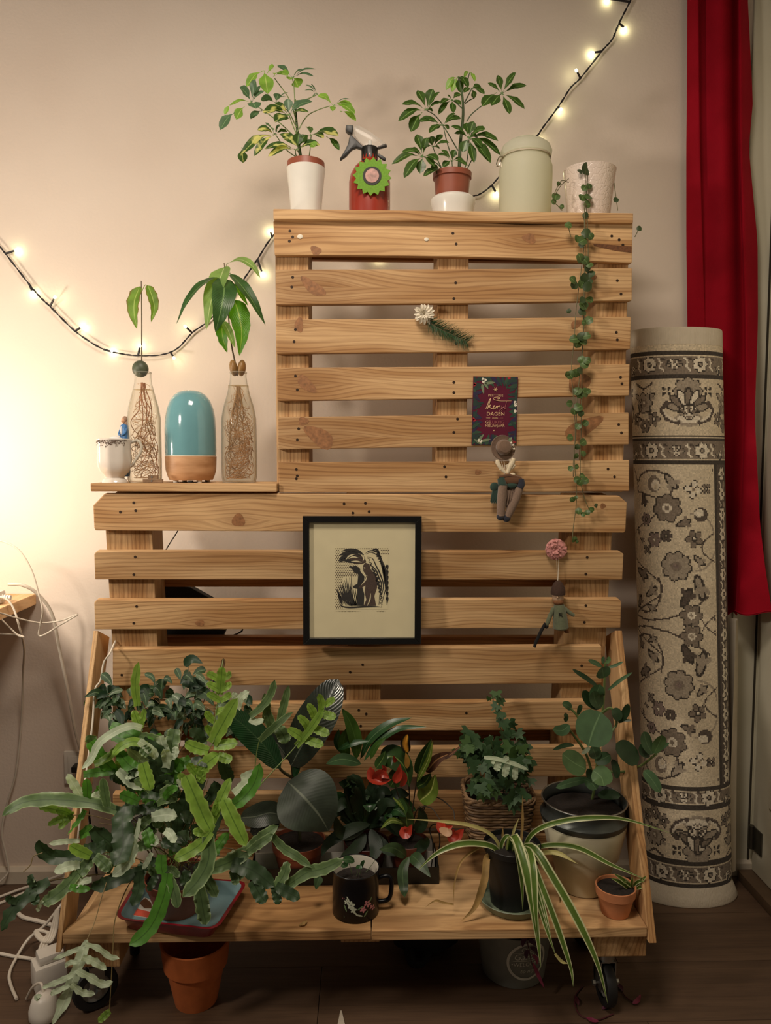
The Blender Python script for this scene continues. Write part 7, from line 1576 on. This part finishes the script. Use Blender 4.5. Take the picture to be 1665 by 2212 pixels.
for u, v, a in ((.28, .12, -1.0), (.38, .09, .1), (.22, .18, -1.4), (.20, .90, .9), (.32, .93, .2), (.14, .95, 2.6)): cleaf(u, v, .11, .03, a, LGP, acc[LGP], .0005)
for u, v in ((.22, .04), (.27, .05), (.23, .07), (.17, .935), (.21, .945), (.95, .37), (.985, .38), (.96, .41), (.955, .5)): cleaf(u, v, .034, .034, 0, BER, acc[BER], .0006)
for u, v in ((.04, .11), (.03, .125), (.80, .015), (.03, .62), (.05, .64), (.95, .96)): cleaf(u, v, .035, .03, 0, BERR, acc[BERR], .0006)
for m_, l_ in acc.items(): part(card, 'printed_leaves', join(*l_), m_, smooth=False, kind='stuff')
def ctext(s, u, v, size, m_, arc=0.0, **k):
    c = cp_(u, v, .0007)
    lettering(card, 'lettering', s, size*cw_, lambda x, y: Vector((c.x+x, c.y, c.z+y-arc*x*x/cw_)), m_, **k)
ctext('PRETTIGE', .51, .272, .072, GOLD, arc=.25, space=1.1); ctext('DAGEN', .52, .545, .115, GOLD, space=1.05); ctext('EN EEN', .51, .605, .038, GOLD); ctext('GE', .352, .666, .092, GOLD); ctext('LUKKIG', .562, .666, .092, GOLDP); ctext('NIEUWJAAR', .51, .720, .080, GOLD)
part(card, 'printed_heart', ([cp_(.49+u, .787+v, .0007) for u, v in ((0, .012), (-.018, -.002), (-.010, -.010), (0, -.004), (.010, -.010), (.018, -.002))], [(0, 1, 2, 3), (0, 3, 4, 5)], None), GOLD, smooth=False)
def cstroke(pts, w, m_=None):
    part(card, 'flourish', tube([cp_(u, v, .0008) for u, v in pts], [w*cw_*.7, w*cw_], 5, seg=len(pts)*5), m_ or GOLD)
# handwritten «kerst»
cstroke([(.30, .47), (.33, .42), (.37, .345), (.40, .318), (.385, .36), (.355, .43), (.335, .47), (.36, .435), (.40, .415), (.385, .435), (.37, .44), (.40, .455), (.43, .47)], .011)
cstroke([(.43, .47), (.48, .44), (.50, .425), (.475, .425), (.46, .455), (.48, .472), (.51, .46), (.54, .43)], .010)
cstroke([(.545, .425), (.555, .435), (.545, .47), (.56, .44), (.60, .425), (.61, .44)], .010)
cstroke([(.61, .43), (.655, .425), (.64, .45), (.67, .47), (.64, .505), (.61, .495), (.65, .465), (.70, .44)], .009, GOLDP)
cstroke([(.76, .355), (.735, .42), (.715, .47), (.745, .465)], .009, GOLDP)
cstroke([(.86, .35), (.75, .352), (.60, .352), (.48, .335), (.47, .31), (.54, .298), (.60, .305), (.59, .322), (.55, .325)], .008)
cstroke([(.31, .605), (.40, .605)], .006); cstroke([(.61, .605), (.69, .605)], .006, GOLDP)
for k in range(3):
    a = k*PI/3; cstroke([(.50-.045*math.cos(a), .185-.030*math.sin(a)), (.50+.045*math.cos(a), .185+.030*math.sin(a))], .009)
# --- felt hat
YH = YU-.006
FELT = mat('brown_felt', '6E5644', .9, .15, 200, bump=.3, sheen=.3); FELTD = mat('dark_felt', '4B3A2E', .9, .15, 200, bump=.3)
hc = at(1086, 967, YH)
hat = thing('felt_hat', 'little brown felt bowler hat with white berries pinned above the reindeer', 'decoration', hc)
kh = YU/F
tl = Matrix.Rotation(math.radians(82), 3, 'X') @ Matrix.Identity(3)
def hatpart(prof): 
    V, Fc, U = lathe((0, 0, 0), prof, 40); return [hc+Matrix.Rotation(.12, 3, 'Z') @ (tl @ v) for v in V], Fc, None
part(hat, 'brim', hatpart([(0, -.001), (25*kh, -.001), (27.5*kh, .0015), (26.5*kh, .004), (25*kh, .003), (17*kh, .0015), (0, .002)]), FELT)
part(hat, 'crown', hatpart([(16.5*kh, .002), (17*kh, .006), (16*kh, .013), (13*kh, .018), (6*kh, .020), (0, .0203)]), FELT)
for x, y in ((1104, 957), (1108, 962), (1104, 968), (1110, 970)): part(hat, 'berry', ball(at(x, y, YH-.006), .0028, n=10, m_=8), CRM)
bl(hat, [(1102, 958), (1102, 950), (1105, 944)], 4, LGP, [YH-.006, YH-.007], 'lance')
part(hat, 'pin', tube([hc, hc+Vector((.004, .0055, -.016))], .0012, 6), STEEL)
# --- reindeer ornament
YD = YU-.022
dc = at(1095, 1050, YD)
de = thing('reindeer_ornament', 'knitted felt reindeer hanging backwards with cream antlers and a green scarf', 'ornament', dc)
ANT = mat('antler_felt', 'CFC0A4', .9, .08, sheen=.2); KN = mat('knit_brown', '7C6656', .95, .15, 300, bump=.5, sheen=.2); NVF = mat('navy_felt', '23242F', .95, .2, sheen=.2); GRF = mat('green_felt_dark', '243A30', .95, .2, sheen=.2); BRF = mat('brown_felt_edge', '5B3B22', .95, .15, sheen=.2)
def dt(pts, r, n=10): return tube([at(x, y, YD+dy) for x, y, dy in pts], [k*kh for k in r], n, seg=None if len(r) == len(pts) else 12)
def blob(x, y, rx, ry, rz, dy=0.0, rot=None): return ball(at(x, y, YD+dy), rx*kh, ry*kh, rz*kh, 18, 12, rot)
part(de, 'antler', join(dt([(1092, 1022, 0), (1080, 1010, 0), (1074, 998, 0), (1074, 993, 0)], [3, 4, 5, 3.5]), dt([(1082, 1014, 0), (1078, 1004, 0)], [4, 4])), ANT)
part(de, 'antler', join(dt([(1096, 1022, 0), (1100, 1010, 0), (1106, 1000, 0), (1110, 990, 0)], [4, 6, 6, 4.5]), dt([(1098, 1014, 0), (1094, 1004, 0)], [4, 3.5]), dt([(1104, 1003, 0), (1103, 992, 0)], [4, 3.5]), dt([(1104, 1012, 0), (1112, 1004, 0)], [3.5, 3])), ANT)
part(de, 'hanging_thread', tube([at(1083, 996, YD+.012), at(1090, 1024, YD)], .0006, 5), CRM); part(de, 'hanging_thread', tube([at(1088, 994, YD+.012), at(1092, 1024, YD)], .0006, 5), CRM)
part(de, 'head', join(blob(1104, 1038, 26, 12, 13), dt([(1078, 1030, -.004), (1100, 1027, -.008), (1124, 1034, -.004)], [3.5, 4, 4])), BRF)
part(de, 'ear', blob(1107, 1025, 6, 3, 3.5, -.006), ANT)
part(de, 'sleeve', join(dt([(1082, 1034, -.004), (1084, 1044, -.008), (1086, 1050, -.008)], [8, 9, 9])), GRF)
part(de, 'sleeve', join(dt([(1124, 1036, -.004), (1126, 1046, -.006), (1122, 1054, -.006)], [8, 8, 8])), NVF)
part(de, 'collar', blob(1104, 1048, 16, 9, 8, -.003), GRF)
part(de, 'leg', join(dt([(1086, 1048, -.008), (1084, 1074, -.006), (1082, 1100, -.004), (1082, 1114, -.003)], [9.5, 10, 9, 8.5])), KN)
part(de, 'leg', join(dt([(1122, 1054, -.004), (1114, 1076, -.004), (1104, 1098, -.003), (1096, 1116, -.002)], [9, 10, 9.5, 8])), KN)
part(de, 'body', join(blob(1103, 1076, 15, 8, 26, .001)), KN)
for k, x in enumerate((1094, 1099, 1104, 1109, 1114)): part(de, 'rib', dt([(x+2, 1058, -.0095+.0007*abs(k-2)), (x, 1076, -.0105+.0007*abs(k-2)), (x-4, 1092, -.008)], [.8, .8, .8], 5), FELT)
part(de, 'hoof', blob(1081, 1116, 9, 8, 8, -.003), NVF); part(de, 'hoof', blob(1094, 1119, 9, 8, 9, -.002), NVF)
part(de, 'scarf', join(blob(1068, 1052, 10, 6, 10, .006), *[dt([(1066+k*2.0, 1056, .004), (1062+k*2.6, 1074, .004), (1060+k*2.2, 1084+3*(k % 2), .004)], [2.2, 2.2, 1.4], 6) for k in range(6)]), GRF)
# --- pink flower pin and hanging felt doll
YLf = atl(1201, 1187).y; YLd = atl(1205, 1330).y
pc_ = at(1201, 1187, YLf-.004)
pf = thing('pink_flower_pin', 'ruffled pink paper flower pinned to the lower pallet', 'decoration', pc_)
PNK = mat('pink_petal', 'C98A84', .7, .12, 80); R = random.Random(18)
for k in range(34):
    ly = 0 if k < 13 else (1 if k < 24 else 2); a = R.uniform(0, 6.28) if ly else 2*PI*k/13; L = (23, 17, 10)[ly]; Y0 = YLf-.008-.005*ly
    e = (1201+L*math.cos(a), 1187+L*math.sin(a))
    part(pf, 'petal', blade([at(1201, 1187, Y0), at(1201+L*.55*math.cos(a), 1187+L*.55*math.sin(a), Y0-.004), at(e[0], e[1], Y0-.003*ly)], (8.5-2*ly)*kh, lambda t_: .35+.65*min(1, t_*1.4)*(1-max(0, (t_-.85)/.15)**2*.5), (0, -1, 0), -.2, .5, 1.5, 7, 6), PNK)
do = at(1202, 1310, YLd-.022); YO = YLd-.022
dl_ = thing('felt_doll', 'small felt doll in a brown pointed cap and green jumper hanging from the pink flower', 'doll', do)
def ot(pts, r, n=10): return tube([at(x, y, YO+dy) for x, y, dy in pts], [k*kh for k in r], n)
def oblob(x, y, rx, ry, rz, dy=0.0): return ball(at(x, y, YO+dy), rx*kh, ry*kh, rz*kh, 18, 12)
SK = mat('doll_skin', 'B5967A', .9, .08); GRJ = mat('green_jumper', '5C6149', .95, .15, 200, bump=.4, sheen=.2); CAPF = mat('cap_brown', '3E2A20', .95, .2, 200, bump=.4); BRD = mat('doll_beard', '7A5030', .95, .2, 200, bump=.4); BF = mat('black_felt', '14100F', .95, .2)
part(dl_, 'string', tube([at(1202, 1200, YLf-.012), at(1204, 1255, YO)], .0006, 5), CRM); part(dl_, 'string', tube([at(1207, 1200, YLf-.012), at(1205, 1255, YO)], .0006, 5), CRM)
V, Fc, U = lathe(at(1205, 1284, YO), [(15.5*kh, 0), (16*kh, 6*kh), (14*kh, 16*kh), (9*kh, 26*kh), (3.5*kh, 31*kh), (0, 31.5*kh)], 24); part(dl_, 'cap', (V, Fc, None), CAPF)
part(dl_, 'head', oblob(1205, 1290, 13, 11, 13), SK)
part(dl_, 'nose', oblob(1204, 1290, 2, 3, 2.4, -.0115), SK); part(dl_, 'eye', join(oblob(1199, 1284, 1.6, 1.2, 1.6, -.0105), oblob(1210, 1284, 1.6, 1.2, 1.6, -.0105)), BF)
part(dl_, 'beard', join(oblob(1206, 1300, 12, 10, 8, -.002)), BRD)
part(dl_, 'body', join(ot([(1207, 1306, 0), (1208, 1318, 0), (1210, 1340, 0), (1211, 1356, 0), (1211, 1360, 0)], [11, 14, 16, 17, 12], 16)), GRJ)
part(dl_, 'arm', ot([(1196, 1314, 0), (1188, 1330, -.003), (1183, 1344, -.004), (1180, 1350, -.004)], [5, 5, 5, 4]), GRJ)
part(dl_, 'arm', ot([(1218, 1314, 0), (1228, 1322, -.002), (1240, 1330, -.003)], [5, 4.5, 3.5]), GRJ)
part(dl_, 'hand', join(oblob(1180, 1352, 5, 4, 6, -.004)), BF)
part(dl_, 'stick', ot([(1178, 1346, -.005), (1168, 1364, -.006), (1156, 1390, -.007), (1154, 1398, -.007)], [3.4, 3.6, 3.6, 3]), BF)
part(dl_, 'foot', oblob(1224, 1364, 6, 5, 3.5), BRD)
for a_, b_ in (((1207, 1325), (1215, 1332)), ((1208, 1325), (1214, 1324)), ((1208, 1325), (1207, 1331))): part(dl_, 'embroidery', ot([(a_[0], a_[1], -.0172), (b_[0], b_[1], -.0172)], [.9, .9], 5), BF)
# --- framed linocut standing on the fourth slat
YPf = YL-.022
ptop, pbot = [(654, 1115), (911, 1115)], [(654, 1392), (909, 1392)]
pa = at(654, 1115, YPf); pb_ = at(910, 1392, YPf)
fx0, fx1, fz0, fz1 = at(654, 1250, YPf).x, at(910, 1250, YPf).x, pb_.z, pa.z
fm = thing('framed_print', 'black framed linocut print with a wide cream mount hung on the lower pallet', 'picture', ((fx0+fx1)/2, YPf, fz0))
FRM = mat('black_frame', '0F0E0D', .3, .15, coat=.3)
wfr = 14*YPf/F
def bar(poly): return prism([(p[0], p[1]) for p in poly], YPf, YPf+.020, .0012)
for nm, poly in (('frame_rail', [(fx0, fz1), (fx1, fz1), (fx1-wfr, fz1-wfr), (fx0+wfr, fz1-wfr)]), ('frame_rail', [(fx0, fz0), (fx1, fz0), (fx1-wfr, fz0+wfr), (fx0+wfr, fz0+wfr)]), ('frame_stile', [(fx0, fz0), (fx0, fz1), (fx0+wfr, fz1-wfr), (fx0+wfr, fz0+wfr)]), ('frame_stile', [(fx1, fz0), (fx1, fz1), (fx1-wfr, fz1-wfr), (fx1-wfr, fz0+wfr)])):
    part(fm, nm, bar(poly), FRM, smooth=False)
MNT = mat('mount_board', 'D6CBA6', .8, .04)
mo = part(fm, 'mount', bx(fx0+wfr*.9, fx1-wfr*.9, YPf+.010, YPf+.013, fz0+wfr*.9, fz1-wfr*.9), MNT, smooth=False)
YI = YPf+.0098
INK = mat('print_ink', '2A2723', .7, .2); INKB = mat('print_brown_ink', '4A3A30', .7, .25, 300); INKU = mat('print_blue_ink', '2F3B45', .7, .3, 200); PAP = mat('print_paper', 'D6CBA4', .85, .05)
x0p, x1p, y0p, y1p = 724, 838, 1182, 1316
def sh(pts, lift): return [at(x, y, YI-lift) for x, y in pts]
def poly_(pts, lift): 
    V = sh(pts, lift); return V, [tuple(range(len(V)))], None
pr_ = part(fm, 'print', prism([(p.x, p.z) for p in sh([(x0p, y0p), (x1p, y0p), (x1p, y1p), (x0p, y1p)], 0)], YI-.0002, YI), PAP, smooth=False, label='small linocut of two figures under a great curved wing')
Z5 = lambda x, y: (620+x/5.203, 1080+y/5.203)
def P5(*pts): return [Z5(x, y) for x, y in pts]
def strokes(lines, w, lift):
    ms = []
    for pts in lines:
        S_ = spline([at(x, y, YI-lift) for x, y in pts], 5*len(pts)); n = len(S_)
        V = []
        for i, p in enumerate(S_):
            d = (S_[min(i+1, n-1)]-S_[max(i-1, 0)]).normalized(); s = Vector((-d.z, 0, d.x))*w*YI/F*max(.25, math.sin(PI*(i+.5)/n))
            V += [p+s, p-s]
        ms.append((V, [(2*i, 2*i+1, 2*i+3, 2*i+2) for i in range(n-1)], None))
    return join(*ms)
dots = []
for i in range(30):
    for j in range(36):
        x, y = 548+i*20+(10 if j % 2 else 0), 548+j*19
        if (x < 800 and y < 1215 and not (620 < x and y > 860 and x > 1250-y*.72) and not (590 < x and y < 700)) or (x > 1050 and y < 620) or y < 556:
            cx, cy = Z5(x, y); dots.append(poly_([(cx+1.3*math.cos(2*PI*k/5), cy+1.3*math.sin(2*PI*k/5)) for k in range(5)], .0003))
part(pr_, 'printed_dots', join(*dots), INKB, smooth=False, kind='stuff')
plume = [P5((860, 620), (800, 580), (700, 562), (610, 575)), P5((850, 640), (740, 590), (640, 605), (590, 622)), P5((840, 660), (720, 630), (620, 650), (582, 690)), P5((830, 690), (720, 690), (640, 670), (590, 700))]
part(pr_, 'printed_plume', strokes(plume, 4.2, .0004), INK, smooth=False)
part(pr_, 'printed_bird', join(poly_(P5((680, 640), (740, 605), (820, 610), (870, 640), (890, 700), (840, 722), (760, 720), (700, 690)), .0003)), INKB, smooth=False)
part(pr_, 'printed_bird_light', strokes([P5((690, 660), (740, 640), (800, 650)), P5((720, 690), (780, 690), (840, 700)), P5((830, 620), (860, 650), (850, 690)), P5((660, 670), (700, 630), (760, 610))], 1.6, .0006), PAP, smooth=False)
part(pr_, 'printed_dark_figure', poly_(P5((690, 738), (740, 748), (770, 735), (820, 770), (822, 800), (870, 860), (860, 940), (845, 980), (868, 1060), (862, 1190), (780, 1190), (790, 1000), (745, 990), (740, 970), (790, 940), (800, 830), (760, 822), (738, 790)), .0004), INK, smooth=False)
part(pr_, 'printed_brown_figure', poly_(P5((850, 740), (880, 705), (925, 720), (940, 780), (985, 830), (1015, 900), (1010, 990), (980, 1080), (1000, 1190), (860, 1190), (890, 1120), (870, 1040), (880, 960), (830, 990), (800, 985), (860, 920), (890, 850), (850, 790)), .0005), INKB, smooth=False)
part(pr_, 'printed_face', strokes([P5((852, 742), (846, 770), (856, 795)), P5((900, 850), (880, 900), (830, 960)), P5((940, 1050), (930, 1120), (900, 1190)), P5((860, 760), (880, 765))], 1.3, .0007), PAP, smooth=False)
part(pr_, 'printed_bush', join(*[poly_(P5((700+k*14, 1190), (600+k*26, 920-abs(k-3)*12+k*6), (716+k*14, 1190)), .0002) for k in range(7)]), INKU, smooth=False)
grass = [P5((660+12*k, 1190), (620+14*k, 1080), (575+18*k, 960-18*(k % 3)-10*k)) for k in range(9)]+[P5((620+6*k, 1190-10*k), (590, 1120-14*k), (570-4*k, 1040-10*k)) for k in range(5)]
part(pr_, 'printed_grass', strokes(grass, 1.4, .0004), INK, smooth=False)
wing = [P5((885, 610), (940, 590), (1010, 620), (1070, 700), (1110, 800), (1118, 940), (1080, 1100), (1060, 1200)), P5((900, 640), (960, 660), (1000, 740), (1040, 820), (1080, 940), (1070, 1040), (1030, 1180)), P5((920, 690), (950, 740), (1000, 790), (1030, 870), (1060, 950), (1040, 1080), (1030, 1180)), P5((880, 600), (930, 572), (1000, 580), (1060, 640))]
zig = []
for k in range(26):
    t_ = k/25; zig.append((910+150*math.sin(t_*1.6)+(14 if k % 2 else -14)*.9, 650+530*t_))
part(pr_, 'printed_wing', join(strokes(wing, 1.5, .0004), strokes([P5(*zig)], 2.0, .0005)), INK, smooth=False)
fe = [P5((960+14*k, 560+26*k), (1010+12*k, 560+30*k), (1050+9*k, 640+60*k)) for k in range(8)]+[P5((1110, 760+60*k), (1126, 740+60*k), (1122, 820+60*k)) for k in range(7)]
part(pr_, 'printed_feathers', strokes(fe, 2.6, .0003), INK, smooth=False)
part(pr_, 'printed_ground', strokes([P5((580, 1130), (610, 1190), (700, 1208), (860, 1200), (1000, 1200), (1060, 1205)), P5((630, 1060), (660, 1140), (730, 1195))], 2.0, .0005), INK, smooth=False)
part(mo, 'pencil_note', strokes([[(724+3*k+(4 if k > 8 else 0), 1319.5+(k % 2)*1.6) for k in range(0, 18)], [(812+3*k, 1319.5+(k % 2)*1.6) for k in range(0, 8)]], .5, .0003), mat('pencil', '8A8062', .8), smooth=False, kind='stuff')
t = NT('picture_glass'); t.col((.9, .9, .9, 1)); t.set(Roughness=.05); tr = t.n('ShaderNodeBsdfTransparent'); mx = t.n('ShaderNodeMixShader')
mx.inputs[0].default_value = .04; gl = t.n('ShaderNodeBsdfGlossy'); gl.inputs[1].default_value = .04
t.t.links.new(tr.outputs[0], mx.inputs[1]); t.t.links.new(gl.outputs[0], mx.inputs[2]); t.t.links.new(mx.outputs[0], t.o.inputs[0])
part(fm, 'glass', bx(fx0+wfr*.9, fx1-wfr*.9, YPf+.006, YPf+.0068, fz0+wfr*.9, fz1-wfr*.9), t.m, smooth=False)
# bits of white putty left on the top slat
for x, y, r in ((648, 511, 6), (921, 517, 5)):
    p = at(x, y, YU-.0008)
    pu = thing('putty', 'dab of white putty near the left nails of the top slat' if x < 700 else 'dab of white putty near the middle of the top slat', 'putty', p)
    part(pu, 'dab', ball(p, r*kh, .0012, r*kh*.8, 12, 8), CRM)
